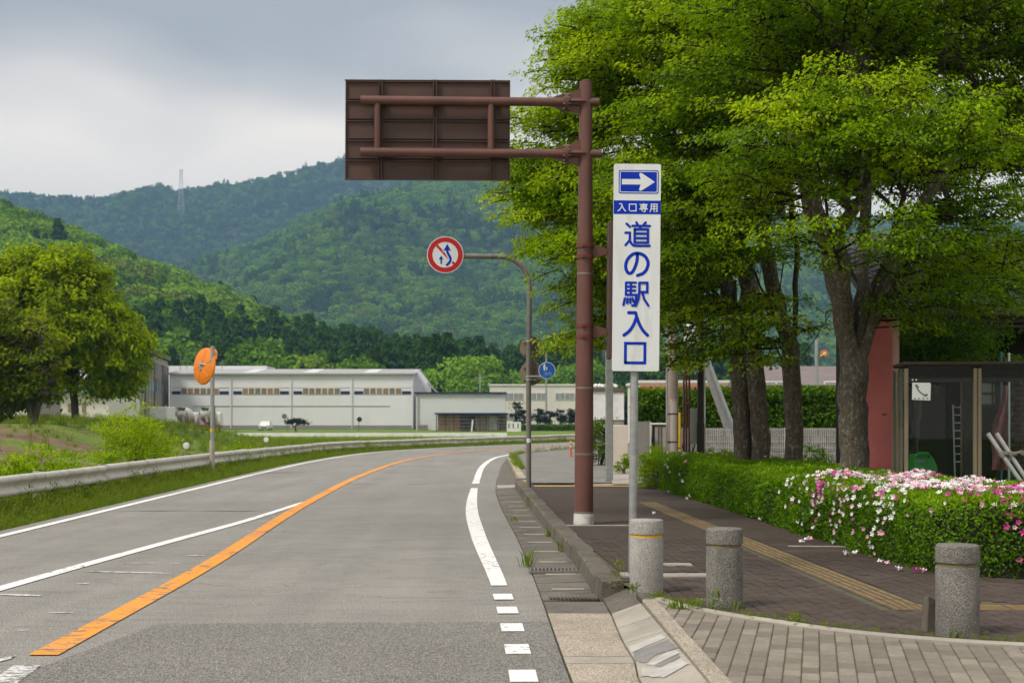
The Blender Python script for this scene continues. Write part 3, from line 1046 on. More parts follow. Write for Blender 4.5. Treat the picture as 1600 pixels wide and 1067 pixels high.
# border strip of thin stones
bs = tag(bpy.data.objects.new('border_strip', None), kind='structure')
COL.objects.link(bs)
bp = resample(BORDER, 9)
for i in range(8):
    seg = resample(BORDER[(np.arange(len(BORDER)) >= i * len(BORDER) // 8) & (np.arange(len(BORDER)) <= (i + 1) * len(BORDER) // 8)], 7)
    l_, r_ = offset2(seg, -.045), offset2(seg, .045)
    n = len(seg)
    vs = [(a, b, SW + .012) for a, b in l_] + [(a, b, SW + .004) for a, b in r_] + [(a, b, SW - .05) for a, b in l_] + [(a, b, SW - .05) for a, b in r_]
    fs = [(j, n + j, n + j + 1, j + 1) for j in range(n - 1)] + [(j, j + 1, 2 * n + j + 1, 2 * n + j) for j in range(n - 1)] + [(n + j, 3 * n + j, 3 * n + j + 1, n + j + 1) for j in range(n - 1)] + [(0, 2 * n, 3 * n, n), (n - 1, 2 * n - 1, 4 * n - 1, 3 * n - 1)]
    MB().add(vs, fs).build('border_stone', M['concrete'], bs, smooth=False)

# pavement polygon
HF = catmull([(5.7, 12.95), (4.55, 13.0), (3.98, 13.35), (3.78, 14.6), (3.62, 17), (3.42, 20), (3.22, 24), (2.98, 28.4), (2.9, 30.6)], .3)   # foot of the hedge
sw_poly = [(KB[i][0] + .21, KB[i][1]) for i in range(8, len(KB), 6)] + [(HF[i][0] + .15, HF[i][1]) for i in range(len(HF) - 1, -1, -2)] + [(5.7, 8.9)] + [(a, b + .05) for a, b in BORDER[::-1]] + [(1.08, 12.2)]
walk = tag(MB().poly(sw_poly, SW - .014).build('pavement', M['joint']), kind='structure')
TA, TB = Vector((3.06, 11.2)), Vector((2.33, 24.4))
tdir = (TB - TA).normalized()


def on_tactile(p):
    q = Vector(p) - TA
    s = q.dot(tdir)
    tt = q.x * tdir.y - q.y * tdir.x
    if -.16 < s < 13.3 and abs(tt) < .155:
        return True
    return p[0] > 2.9 and abs(p[1] - (11.16 - (p[0] - 3.06) * .03)) < .155


def in_slab(p):
    return (1.28 < p[0] < 1.82 and 14.15 < p[1] < 14.36) or (1.36 < p[0] < 1.92 and 13.15 < p[1] < 13.42)


far_cut = 17.5
dp = lay([(a, b) for a, b in sw_poly], R(3), (2.0, 12.0), lambda p: on_tactile(p) or in_slab(p) or p[1] > far_cut)
dp = [p for p in dp if p[0] / p[1] < .385]
dp.sort(key=lambda p: p[1])
bm_d = mk_brick('brick', M['brick_dark'])
for p in dp[:300]:
    o = link_mesh('brick', bm_d, walk)
    o.location = (p[0], p[1], SW - .004 + random.uniform(-.0025, .0025))
    o.rotation_euler = (random.uniform(-.01, .01), random.uniform(-.012, .012), R(3) + random.uniform(-.01, .01))
rest = MB()
for p in dp[300:]:
    rest.box((p[0], p[1], SW - .034 + random.uniform(-.0025, .0025)), (.0985, .1995, .06), rz=R(3) + random.uniform(-.01, .01), rx=random.uniform(-.01, .01), ry=random.uniform(-.012, .012))
rb = rest.build('paver_field', M['brick_dark'], walk, smooth=False)
rb['kind'] = 'stuff'
fp = [(KB[i][0] + .21, KB[i][1]) for i in range(len(KB)) if KB[i][1] > far_cut - .25][::6] + [(HF[i][0] + .2, HF[i][1]) for i in range(len(HF) - 1, -1, -1) if HF[i][1] > far_cut - .25]
ext = MB().poly(fp, SW - .0075)
ext.build('paving_field', M['paving_far'], walk)


# tactile tiles
def tact_mesh(mat_b, mat_r, dots=False):
    mb = MB()
    mb.box((0, 0, -.02), (.296, .296, .04), bev=.003)
    mb.cur = 1
    if dots:
        for a in range(5):
            for b in range(5):
                mb.box((-.116 + a * .058, -.116 + b * .058, .0025), (.03, .03, .005), bev=.003)
    else:
        for a in range(4):
            mb.box((-.1095 + a * .073, 0, .0025), (.026, .27, .006), bev=.003)
    me = mb.build('tactile_tile', [mat_b, mat_r]).data
    for o in list(bpy.data.objects):
        if o.data == me:
            bpy.data.objects.remove(o)
    return me


tm = tact_mesh(M['tactile_base'], M['tactile_bar'])
td = tact_mesh(M['tactile_base'], M['tactile_bar'], True)
ta = math.atan2(-tdir.x, tdir.y)
s = .15
while s < 13.2:
    p = TA + tdir * s
    o = link_mesh('tactile_tile', tm, walk)
    o.location = (p.x, p.y, SW - .002 + random.uniform(-.002, .002))
    o.rotation_euler = (0, 0, ta)
    s += .302
for k in range(7):
    o = link_mesh('tactile_tile', td if k == 0 else tm, walk)
    o.location = (3.075 + k * .302 + (.0 if k == 0 else .005), 11.18 - .03 * .302 * k - .14, SW - .002)
    o.rotation_euler = (0, 0, R(88.3) if k else 0)
tn = tact_mesh(M['tactile_new'], M['tactile_new'], True)
for k in range(8):
    o = link_mesh('tactile_tile', tn, walk)
    o.location = (.62 + k * .301, 30.3, SW - .002)
for (cx0, cy0, sx, sy) in ((1.55, 14.255, .5, .19), (1.64, 13.285, .52, .25)):
    MB().box((cx0, cy0, SW - .02), (sx, sy, .045), bev=.004).build('concrete_insert', M['base_wall'], walk)
MB().box((1.25, 19.35, SW - .02), (1.3, .12, .04), bev=.004).build('concrete_insert', M['base_wall'], walk)
MB().box((3.55, 16.2, SW - .02), (.8, .08, .045), bev=.004, rz=R(-4)).build('concrete_insert', M['base_wall'], walk)

# ---- side entrance beyond the pavement: ramp, asphalt path, second kerb
ramp_ = MB().add([(-.38, 31.45, .004), (3.3, 30.8, SW - .002), (3.5, 32.35, .10), (-.37, 32.9, .006)], [(0, 1, 2, 3)])
tag(ramp_.build('concrete_ramp', M['concrete']), kind='structure')
K2 = catmull([(.30, 32.3), (.20, 37), (.05, 45), (-.05, 51), (.10, 56.5), (1.2, 61.2), (3.2, 67.4), (6.4, 75), (11.6, 85.2), (19, 97)], .4)
p2 = MB().strip(K2, offset2(K2, 9.0), .085)
tag(p2.build('side_path', M['side_asphalt']), kind='structure')
g2s = MB().strip(catmull(asp_near[5:14], .5)[:180:3], resample(K2, len(catmull(asp_near[5:14], .5)[:180:3])), .006)
tag(g2s.build('side_gutter', M['gutter']), kind='structure')
kerb2 = tag(bpy.data.objects.new('far_kerb', None), kind='structure')
COL.objects.link(kerb2)
kr = resample(K2, 70)
for i in range(69):
    a, b = kr[i], kr[i + 1]
    mid = (a + b) / 2
    an = math.atan2(-(b - a)[0], (b - a)[1])
    L = np.linalg.norm(b - a) - .02
    yel = i in (0, 1, 4, 5, 8, 9, 12, 13)
    MB().box((mid[0], mid[1], .05), (.18, L, .16), rz=an, bev=.02).build('kerb_stone', M['tactile_new'] if yel and i % 4 == 0 else M['concrete'], kerb2)
MB().box((.22, 32.95, .06), (.26, .5, .2), bev=.04).build('kerb_stone', M['kerb'], kerb2)
pl = MB().add([(2.2, 31.0, SW), (3.35, 31.0, SW), (4.4, 50, SW), (3.2, 50, SW)], [(0, 1, 2, 3)])
tag(pl.build('pale_footpath', M['concrete']), kind='structure')

# ---- guardrail along the left
GR = offset2(LEFT, -1.28)
GR = GR[GR[:, 1] > 12]
gdist = np.r_[0, np.cumsum(np.linalg.norm(np.diff(GR, axis=0), axis=1))]


def rail_z(y):
    return .47 - .004 * min(48, max(0, y - 22))


gl = thing('guardrail', 'weathered cream steel guardrail curving along the left road edge', 'guardrail', (GR[0][0], GR[0][1], 0))
prof = [(-.010, .178), (.022, .174), (.066, .142), (.078, .105), (.066, .070), (.012, .036), (0, 0), (.012, -.036), (.066, -.070), (.078, -.105), (.066, -.142), (.022, -.174), (-.010, -.178)]
tot = min(gdist[-1], 120)
sp = np.arange(0, tot, 4.0)
for i in range(len(sp) - 1):
    ss = np.linspace(sp[i] - .04, sp[i + 1] + .04, 9)
    px_ = np.stack([np.interp(ss, gdist, GR[:, 0]), np.interp(ss, gdist, GR[:, 1])], 1)
    dn = np.gradient(px_, axis=0)
    dn /= np.linalg.norm(dn, axis=1)[:, None]
    vs, fs = [], []
    jit = random.uniform(-.012, .012)
    prj = .003 if i % 2 else 0.0
    for p, dd in zip(px_, dn):
        for (o_, z_) in prof:
            vs.append((p[0] + dd[1] * (o_ + prj), p[1] - dd[0] * (o_ + prj), rail_z(p[1]) + z_ + jit))
    m_ = len(prof)
    for a in range(len(px_) - 1):
        for b in range(m_ - 1):
            fs.append((a * m_ + b, a * m_ + b + 1, (a + 1) * m_ + b + 1, (a + 1) * m_ + b))
    MB().add(vs, fs).build('rail_beam', M['rail'], gl, angle=60)
    q = px_[0]
    dd = dn[0]
    px0, py0 = q[0] - dd[1] * .09, q[1] + dd[0] * .09
    gz = float(ground_z(np.array(px0), np.array(py0)))
    MB().tube([(px0, py0, gz - .1), (px0, py0, rail_z(py0) + .19)], .057, 12).build('post', M['rail_post'], gl)
    for zz in (-.09, .09):
        MB().lathe([(.001, 0), (.016, 0), (.016, .012), (.001, .014)], (q[0] + dd[1] * .075, q[1], rail_z(q[1]) + zz), 8, 'X').build('bolt', M['rail_post'], gl)
    if i in (2, 6, 9, 13):
        MB().tube([(px0, py0, rail_z(py0) + .15), (px0, py0, rail_z(py0) + .36)], .012, 8).build('reflector_stem', M['galv_dull'], gl)
        MB().lathe([(.001, -.015), (.085, -.015), (.085, .012), (.001, .02)], (px0, py0, rail_z(py0) + .43), 20, 'Y').build('reflector', M['white_paint'], gl)
MB().tube([(GP(330, 727).x - .05, 37.6, -.1), (GP(330, 727).x - .05, 37.6, .62)], .07, 12).build('sleeve', M['rail_post'], gl) if False else None

# ---- bollards
bol = None


def bollard(px, py, dia, mat, band, label):
    b = GP(px, py, SW)
    r = dia / 2
    t_ = thing('bollard', label, 'bollard', (b.x, b.y, SW), 'stone bollards across the entrance')
    MB().lathe([(r * .98, -.05), (r, .0), (r, .455), (r * .985, .462)], b, 40).build('shaft', mat, t_)
    MB().lathe([(r * .93, .46), (r * .93, .487)], b, 40).build('band', band, t_)
    MB().lathe([(r * .97, .486), (r * 1.005, .492), (r * 1.01, .585), (r * .985, .602), (r * .93, .609), (r * .5, .613), (.002, .615)], b, 40).build('cap', mat, t_)
    return t_


bollard(1010, 924, .282, M['granite'], M['yellow_band'], 'pale speckled stone bollard with bright yellow band beside the white sign post')
bollard(1132, 947, .284, M['granite_dark'], M['dark_band'], 'speckled stone bollard with weeds at its foot, middle one of three')
bollard(1496, 990, .290, M['granite_dark'], M['dark_band'], 'darkest stone bollard in front of the flowering hedge, with wooden stub beside it')
b = GP(1455, 986, SW)
ws = MB().box((b.x, b.y + .06, SW + .10), (.07, .07, .26), rz=.3, bev=.008, ry=R(2.5))
ws.v = [(x, y_, z + (.02 * math.sin(x * 90) if z > SW + .2 else 0)) for x, y_, z in ws.v]
tag(ws.build('wooden_stub', M['wood_old'], origin=(b.x, b.y + .06, SW)), 'short weathered wooden stub post leaning by the right bollard', 'post')


# ================================================================ SIGNS
def stroke_mesh(mb, pts, w, o, U, V, N, lift):
    """round-ended flat stroke through 2-D points"""
    o, U, V, N = Vector(o), Vector(U), Vector(V), Vector(N)
    pts = [Vector(p) for p in pts]
    r = w / 2
    n = len(pts)
    L_, R_ = [], []
    for i in range(n):
        a, b = pts[max(0, i - 1)], pts[min(n - 1, i + 1)]
        if 0 < i < n - 1:
            d0, d1 = (pts[i] - a).normalized(), (b - pts[i]).normalized()
            m = (d0 + d1)
            m = m.normalized() if m.length > 1e-6 else d1
            nn = Vector((-m.y, m.x))
            k = min(1.6, 1 / max(.3, Vector((-d1.y, d1.x)).dot(nn)))
        else:
            m = (b - a).normalized()
            nn = Vector((-m.y, m.x))
            k = 1
        L_.append(pts[i] + nn * r * k)
        R_.append(pts[i] - nn * r * k)
    d0 = (pts[1] - pts[0]).normalized()
    d1 = (pts[-1] - pts[-2]).normalized()
    cap0 = [pts[0] + Vector((math.cos(a) * -d0.x - math.sin(a) * -d0.y, math.sin(a) * -d0.x + math.cos(a) * -d0.y)) * r for a in (-1.05, -.52, 0, .52, 1.05)]
    cap1 = [pts[-1] + Vector((math.cos(a) * d1.x - math.sin(a) * d1.y, math.sin(a) * d1.x + math.cos(a) * d1.y)) * r for a in (-1.05, -.52, 0, .52, 1.05)]

    def P(q):
        return o + U * q.x + V * q.y + N * lift
    vs = [P(q) for q in L_] + [P(q) for q in R_]
    fs = [(n + i, n + i + 1, i + 1, i) for i in range(n - 1)]
    b0 = len(vs)
    vs += [P(q) for q in cap0]
    fs.append((0, b0, b0 + 1, b0 + 2, b0 + 3, b0 + 4, n))
    b1 = len(vs)
    vs += [P(q) for q in cap1]
    fs.append((2 * n - 1, b1, b1 + 1, b1 + 2, b1 + 3, b1 + 4, n - 1))
    mb.add(vs, fs)


def spline2(pts, k=5):
    return [tuple(p) for p in catmull(pts, 100 / (k * 6))]


KANJI = {
    'enter': [spline2([(49, 93), (54, 76), (64, 50), (78, 26), (95, 8)]), [(23, 93), (49, 93)], spline2([(53, 78), (43, 50), (27, 25), (6, 8)])],
    'mouth': [[(10, 10), (10, 90), (90, 90), (90, 10), (10, 10)]],
    'road': [[(8, 91), (21, 79)], [(4, 57), (21, 57), (21, 30), (5, 10)], spline2([(21, 28), (29, 14), (44, 8), (96, 8)]), [(45, 96), (51, 86)], [(80, 96), (72, 86)], [(30, 83), (96, 83)], [(62, 83), (58, 70)], [(39, 70), (89, 70), (89, 20), (39, 20), (39, 70)], [(39, 54), (89, 54)], [(39, 37), (89, 37)]],
    'no': [spline2([(53, 89), (51, 62), (41, 32), (28, 15), (14, 19), (7, 42), (14, 68), (33, 88), (56, 93), (81, 83), (95, 58), (90, 32), (76, 15), (54, 6)], 9)],
    'station': [[(12, 92), (12, 46)], [(12, 92), (49, 92)], [(12, 77), (47, 77)], [(12, 62), (47, 62)], [(30, 92), (30, 46)], [(12, 46), (51, 46), (49, 20), (44, 7), (36, 6)], [(8, 33), (3, 8)], [(18, 32), (17, 15)], [(28, 32), (29, 16)], [(37, 33), (41, 20)], [(62, 92), (92, 92), (92, 57), (62, 57)], [(62, 92), (62, 57), (59, 30), (49, 5)], [(73, 57), (81, 30), (97, 6)]],
    'exclusive': [[(6, 87), (94, 87)], [(50, 98), (50, 46)], [(18, 76), (82, 76), (82, 46), (18, 46), (18, 76)], [(18, 61), (82, 61)], [(4, 33), (96, 33)], [(70, 44), (70, 9), (66, 3), (52, 3)], [(28, 23), (38, 11)]],
    'use': [[(18, 92), (88, 92), (88, 9), (76, 4)], [(18, 92), (18, 40), (6, 4)], [(18, 64), (88, 64)], [(18, 36), (88, 36)], [(52, 92), (52, 4)]],
}


def kanji(key, cx, cz, size, w, o, U, V, N, lift, name, mat, parent):
    mb = MB()
    for i, st in enumerate(KANJI[key]):
        pts = [((a - 50) / 100 * size + cx, (b - 50) / 100 * size + cz) for a, b in st]
        stroke_mesh(mb, pts, w, o, U, V, N, lift + i * .0004)
    return mb.build(name, mat, parent, smooth=False)


def rrect(cx, cz, w, h, r, n=5):
    out = []
    for sx, sz, a0 in ((1, 1, 0), (-1, 1, 90), (-1, -1, 180), (1, -1, 270)):
        for k in range(n + 1):
            a = R(a0 + 90 * k / n)
            out.append((cx + sx * (w / 2 - r) + r * math.cos(a), cz + sz * (h / 2 - r) + r * math.sin(a)))
    return out


# ---- white entrance sign on its grey post
sb = GP(988, 899, SW)
D_S = sb.y
ks = D_S / F
sgn = thing('entrance_sign', 'tall white sign board with blue arrow and blue lettering on grey post', 'sign', (sb.x, sb.y, SW), rot=(0, R(.55), 0))
pc = AT(990, 418, D_S - .06)
MB().tube([(sb.x, sb.y, SW - .1), (sb.x, sb.y, AT(0, 300, D_S).z)], .038, 20).build('post', M['galv'], sgn)
MB().box((sb.x, sb.y, SW + .004), (.22, .22, .03), bev=.006).build('base_plate', M['concrete'], sgn)
UU, VV, NN = Vector((1, 0, 0)), Vector((0, 0, 1)), Vector((0, -1, 0))
bw, bh = 73 * ks, 322 * ks
panel = MB().prism(rrect(0, 0, bw, bh, .018), pc, UU, VV, .045).build('board', M['sign_white'], sgn)
for zz in (-.6, 0, .6):
    MB().box((sb.x, sb.y - .005, pc.z + zz), (.12, .09, .05), bev=.006).build('clamp', M['galv'], sgn)


def sp_(px, py):      # pixel on the board -> (u, v) about its centre
    return ((px - 991) * ks, (418 - py) * ks)


aw, ah = 62 * ks, 36.5 * ks
au, av = sp_(993, 285)
ap = MB().prism(rrect(au, av, aw, ah, .016), pc + NN * .002, UU, VV, .0015).build('arrow_plate', M['sign_blue'], sgn)
ring_o, ring_i = rrect(au, av, aw - .018, ah - .018, .012), rrect(au, av, aw - .032, ah - .032, .008)
mb = MB()
n = len(ring_o)
vs = [pc + UU * a + VV * b_ + NN * .003 for a, b_ in ring_o] + [pc + UU * a + VV * b_ + NN * .003 for a, b_ in ring_i]
mb.add(vs, [(i, (i + 1) % n, n + (i + 1) % n, n + i) for i in range(n)])
mb.build('arrow_border', M['sign_white'], sgn, smooth=False)
ar = [(-.155, -.025), (-.155, .025), (.018, .025), (.004, .072), (.012, .082), (.028, .080), (.150, 0), (.028, -.080), (.012, -.082), (.004, -.072), (.018, -.025)]
MB().prism([(a + au, b_ + av) for a, b_ in ar], pc + NN * .0040, UU, VV, .001).build('arrow', M['sign_white'], sgn, smooth=False)
bu, bv = sp_(992, 324.5)
MB().prism([(bu - bw / 2, bv - .0625), (bu + bw / 2, bv - .0625), (bu + bw / 2, bv + .0625), (bu - bw / 2, bv + .0625)], pc + NN * .002 - UU * (bu), UU, VV, .0015).build('blue_band', M['sign_blue'], sgn, smooth=False)
for key, px in (('enter', 967), ('mouth', 984), ('exclusive', 1001), ('use', 1017)):
    u, w = sp_(px, 325)
    kanji(key, u, w, .078, .0085, pc, UU, VV, NN, .0028, 'small_letter', M['sign_white'], sgn)
for key, px, py, s_ in (('road', 992, 367, .245), ('no', 991, 413, .235), ('station', 990.5, 459, .245), ('enter', 990.5, 506, .245), ('mouth', 990, 551, .225)):
    u, w = sp_(px, py)
    kanji(key, u, w, s_, .030 if key in ('enter', 'no') else (.027 if key == 'mouth' else .0225), pc, UU, VV, NN, .0022, 'letter', M['sign_blue'], sgn)

# ---- overhead direction sign seen from behind, brown pole and arms
ob = GP(912, 818, SW)
D_O = ob.y
ko = D_O / F
osg = thing('overhead_sign', 'brown overhead road sign seen from behind on a tall brown steel pole', 'sign', (ob.x, ob.y, SW), rot=(0, R(.3), 0))


def oz(py):
    return H - (py - HY) * ko


def ox(px):
    return (px - 800) * ko


def oW(px, py, dy=0.0):      # compensate the lean of the whole sign
    return Vector((ox(px) - math.tan(R(.3)) * (oz(py) - SW), D_O + dy, oz(py) + math.tan(R(.3)) * (ox(px) - ob.x)))


zt = oz(128)
MB().tube([(ob.x, D_O, SW - .1), (ob.x, D_O, SW + 1.6), (ob.x, D_O, 3.4), (ob.x, D_O, zt)], [.131, .125, .11, .088], 28).build('pole', M['brown_steel'], osg)
MB().lathe([(.14, 0), (.142, .02), (.138, .15), (.13, .152)], (ob.x, D_O, SW - .01), 28).build('base_collar', M['white_base'], osg)
for py in (800, 709, 606, 434 - 6):
    rr = float(np.interp(oz(py), [SW, SW + 1.6, 3.4, zt], [.131, .125, .11, .088]))
    MB().lathe([(rr, -.012), (rr + .003, -.012), (rr + .003, .012), (rr, .012)], (ob.x, D_O, oz(py)), 28).build('band', M['galv_dull'], osg)
MB().lathe([(.088, 0), (.092, .005), (.05, .02), (.002, .022)], (ob.x, D_O, zt), 24).build('cap', M['brown_steel'], osg)
for py in (159.5, 240):
    a_, b_ = oW(564, py - 2, -.02), oW(884, py + 1, -.02)
    MB().tube([a_, b_], [.064, .060], 20).build('arm', M['brown_steel'], osg)
    MB().tube([oW(886, py + 1, -.02), oW(936 + (py > 200) * 4, py + 1, -.02)], .056, 20).build('arm', M['brown_steel'], osg)
    f_ = oW(885, py + 1, -.02)
    for dx in (-.014, .014):
        MB().lathe([(.10, -.012), (.125, -.012), (.125, .012), (.10, .012)], f_ + Vector((dx, 0, 0)), 20, 'X').build('flange', M['brown_steel'], osg)
    for k in range(8):
        a = k * math.pi / 4 + .39
        MB().tube([f_ + Vector((-.05, .108 * math.cos(a), .108 * math.sin(a))), f_ + Vector((.05, .108 * math.cos(a), .108 * math.sin(a)))], .011, 8).build('bolt', M['galv_dull'], osg)
    for s_ in (-1, 1):
        tip = [(f_.x - .20, s_ * .06), (f_.x - .02, s_ * .06), (f_.x - .02, s_ * .12), (f_.x - .10, s_ * .10)]
        MB().prism([(u - f_.x, w) for u, w in tip], f_ + Vector((0, -.006, 0)), UU, VV, .012).build('gusset', M['brown_steel'], osg)
        tip = [(.02, s_ * .055), (ob.x - f_.x - .07, s_ * .055), (ob.x - f_.x - .07, s_ * .19), (.02, s_ * .12)]
        MB().prism(tip, f_ + Vector((0, -.006, 0)), UU, VV, .012).build('gusset', M['brown_steel'], osg)
    MB().box(f_ + Vector(((ob.x - f_.x) / 2, 0, 0)), ((ob.x - f_.x) * 1.05, .22, .012)).build('gusset', M['brown_steel'], osg)
for px in (590, 767):
    MB().tube([oW(px, 162, -.02), oW(px, 238, -.02)], .045, 16).build('strut', M['brown_steel'], osg)
# the board itself: five extruded panels, edge frame, vertical ribs
rows = [123, 154, 185, 216, 247, 279]
MB().box(oW(667.25, 201, .162), (259 * ko, .012, 156.5 * ko), ry=R(-.0)).build('sign_face', M['sign_blue2'], osg)
for i in range(5):
    a_ = oW(538, rows[i] + .4, .14)
    b_ = oW(796.5, rows[i + 1] - .4, .14)
    w_, h_ = b_.x - a_.x, a_.z - b_.z
    c_ = (a_ + b_) / 2
    c_.z = (oW(667, rows[i], .14).z + oW(667, rows[i + 1], .14).z) / 2
    MB().box(c_, (258.5 * ko, .012, h_ + .012), ry=0).build('panel', M['brown_panel'], osg)
    MB().box(c_ + Vector((0, -.022, h_ / 2 - .012)), (258 * ko, .034, .012), bev=.002).build('panel_lip', M['brown_panel'], osg)
    MB().box(c_ + Vector((0, -.016, -h_ / 2 + .007)), (258 * ko, .022, .008)).build('panel_lip', M['brown_panel'], osg)
    if i == 0:
        MB().box(c_ + Vector((0, -.014, h_ / 2 + .008)), (260 * ko, .05, .016), bev=.003).build('frame', M['brown_panel'], osg)
    if i == 4:
        MB().box(c_ + Vector((0, -.014, -h_ / 2 - .006)), (260 * ko, .05, .016), bev=.003).build('frame', M['brown_panel'], osg)
for px in (539, 796):
    c_ = oW(px, 201, .126)
    MB().box(c_, (.016, .05, 156 * ko), bev=.003).build('frame', M['brown_panel'], osg)
for px in (593.5, 679, 769.5):
    c_ = oW(px, 200.5, .085)
    for dx in (-.022, .022):
        MB().box(c_ + Vector((dx, 0, 0)), (.012, .045, 156 * ko), bev=.002).build('rib', M['brown_panel'], osg)
    MB().box(c_ + Vector((0, .028, 0)), (.064, .01, 156 * ko)).build('rib', M['brown_panel'], osg)
    for py in (159.5, 240):
        c2 = oW(px, py, .05)
        MB().box(c2, (.09, .07, .09), bev=.005).build('clamp', M['brown_steel'], osg)
# narrow edge-on sign board clamped to the same pole
for py in (393, 518):
    rr = .112
    z_ = oz(py)
    for dz in (-.075, .075):
        MB().lathe([(rr, -.025), (rr + .012, -.025), (rr + .012, .025), (rr, .025)], (ob.x, D_O, z_ + dz), 24).build('clamp', M['red_clamp'], osg)
        MB().box((ob.x - .02, D_O - rr - .02, z_ + dz), (.05, .03, .045), bev=.004).build('clamp', M['red_clamp'], osg)
    x1_ = ox(947)
    MB().prism([(.10, -.10), (.10, .10), (x1_ - ob.x, .035), (x1_ - ob.x, -.035)], (ob.x, D_O - .01, z_), UU, VV, .02).build('bracket', M['brown_steel'], osg)
MB().box((ox(950.5), D_O, (oz(349) + oz(561)) / 2), (.055, .42, oz(349) - oz(561)), bev=.008).build('edge_board', M['brown_panel'], osg)

# ---- curved post with no-overtaking disc
cb = GP(826, 766, SW)
D_C = cb.y
kc = D_C / F
cs = thing('traffic_sign_post', 'grey curved post with red ringed no overtaking disc hung over the road', 'traffic sign', (cb.x, cb.y, SW))


def cw(px, py, dy=0.0):
    return AT(px, py, D_C) + Vector((0, dy, 0))


arc = [(cb.x, D_C, SW - .1), cw(826, 600), cw(827.5, 452)]
for k in range(1, 9):
    a = R(90 * k / 8)
    arc.append(cw(827.5 - 47 + 47 * math.cos(a), 447 - 46 * math.sin(a)))
arc += [cw(735, 400.5), cw(690, 400)]
MB().tube(arc, .052, 16).build('post', M['galv_dull'], cs)
dc = cw(696, 399, -.09)


def disc(mb, c, r0, r1, lift, n=48):
    vs = [c + Vector((r0 * math.cos(2 * math.pi * k / n), -lift, r0 * math.sin(2 * math.pi * k / n))) for k in range(n)]
    if r1 > 0:
        vs += [c + Vector((r1 * math.cos(2 * math.pi * k / n), -lift, r1 * math.sin(2 * math.pi * k / n))) for k in range(n)]
        mb.add(vs, [(k, (k + 1) % n, n + (k + 1) % n, n + k) for k in range(n)])
    else:
        mb.add(vs, [tuple(range(n))])
    return mb


rs = 28.6 * kc
plate = MB().lathe([(.01, -.012), (rs * .985, -.012), (rs, -.004), (rs, .0), (.01, .0005)], dc, 48, 'Y').build('disc', M['sign_white'], cs)
disc(MB(), dc, rs * .955, rs * .70, .003).build('red_ring', M['sign_red'], plate)
U_ = UU * rs
V_ = VV * rs
# coordinates of the printed marks in units of the radius


def pr(px, py):
    return ((px - 547) / 435.0, (517 - py) / 435.0)


MB().prism([pr(325, 318), pr(372, 275), pr(480, 395), pr(475, 420), pr(500, 450), pr(535, 470), pr(622, 612), pr(612, 618)], dc + NN * .0035, U_, V_, .0004).build('red_bar', M['sign_red'], plate, smooth=False)
MB().prism([pr(724, 660), pr(790, 715), pr(745, 765), pr(702, 710)], dc + NN * .0035, U_, V_, .0004).build('red_bar', M['sign_red'], plate, smooth=False)
mb = MB()
stroke_mesh(mb, [pr(*p) for p in [(452, 725), (452, 625)]], .085, dc, U_, V_, NN, .0040)
mb.prism([pr(393, 637), pr(452, 533), pr(508, 640), pr(452, 618)], dc + NN * .0045, U_, V_, .0004)
mb.build('small_arrow', M['sign_blue'], plate, smooth=False)
mb = MB()
stroke_mesh(mb, [tuple(p) for p in catmull([pr(*p) for p in [(590, 755), (640, 705), (672, 645), (665, 585), (635, 525), (604, 465), (594, 400)]], .05)], .135, dc, U_, V_, NN, .0040)
mb.prism([pr(500, 428), pr(597, 258), pr(688, 432), pr(600, 396)], dc + NN * .0045, U_, V_, .0004)
mb.build('overtaking_arrow', M['sign_blue'], plate, smooth=False)
MB().box(dc + Vector((0, .04, 0)), (.30, .04, .06), bev=.005).build('bracket', M['galv_dull'], cs)
# two discs facing away
for (px, py) in ((831, 543.5), (831, 583)):
    c_ = cw(px, py, .12)
    pd = MB().lathe([(.01, .012), (18.6 * kc * .98, .012), (18.6 * kc, .005), (18.6 * kc, -.002), (.01, -.003)], c_, 40, 'Y').build('disc', M['sign_back'], cs)
    for dz in (-.12, .12):
        MB().box(c_ + Vector((0, -.028, dz)), (.34, .03, .03), bev=.003).build('rail', M['sign_back'], pd)
MB().tube([cw(832.5, 526, .06), cw(832.5, 602, .06)], .018, 10).build('spacer', M['galv_dull'], cs)
for py in (533, 588, 593):
    MB().lathe([(.05, -.018), (.062, -.018), (.062, .018), (.05, .018)], cw(826.5, py), 16).build('clamp', M['galv'], cs)
    MB().box(cw(832, py, .05), (.16, .03, .03), bev=.003).build('bracket', M['galv'], cs)
MB().lathe([(.052, -.04), (.0535, -.04), (.0535, .04), (.052, .04)], cw(826.2, 688), 16).build('band', M['sign_white'], cs)
# blue pedestrian and bicycle disc
bc = cw(854.4, 579, -.10)
rb_ = 13.2 * kc
MB().box(cw(841, 588, -.06), (.40, .025, .035), bev=.003).build('bracket', M['galv'], cs)
bd = MB().lathe([(.01, -.01), (rb_ * .98, -.01), (rb_, -.003), (rb_, .0), (.01, .0005)], bc, 40, 'Y').build('disc', M['sign_white'], cs)
disc(MB(), bc, rb_ * .93, 0, .002).build('blue_face', M['sign_blue2'], bd)
U2, V2 = UU * rb_, VV * rb_
mb = MB()


def q2(px, py):
    return ((px - 643) / 155.0, (703 - py) / 155.0)


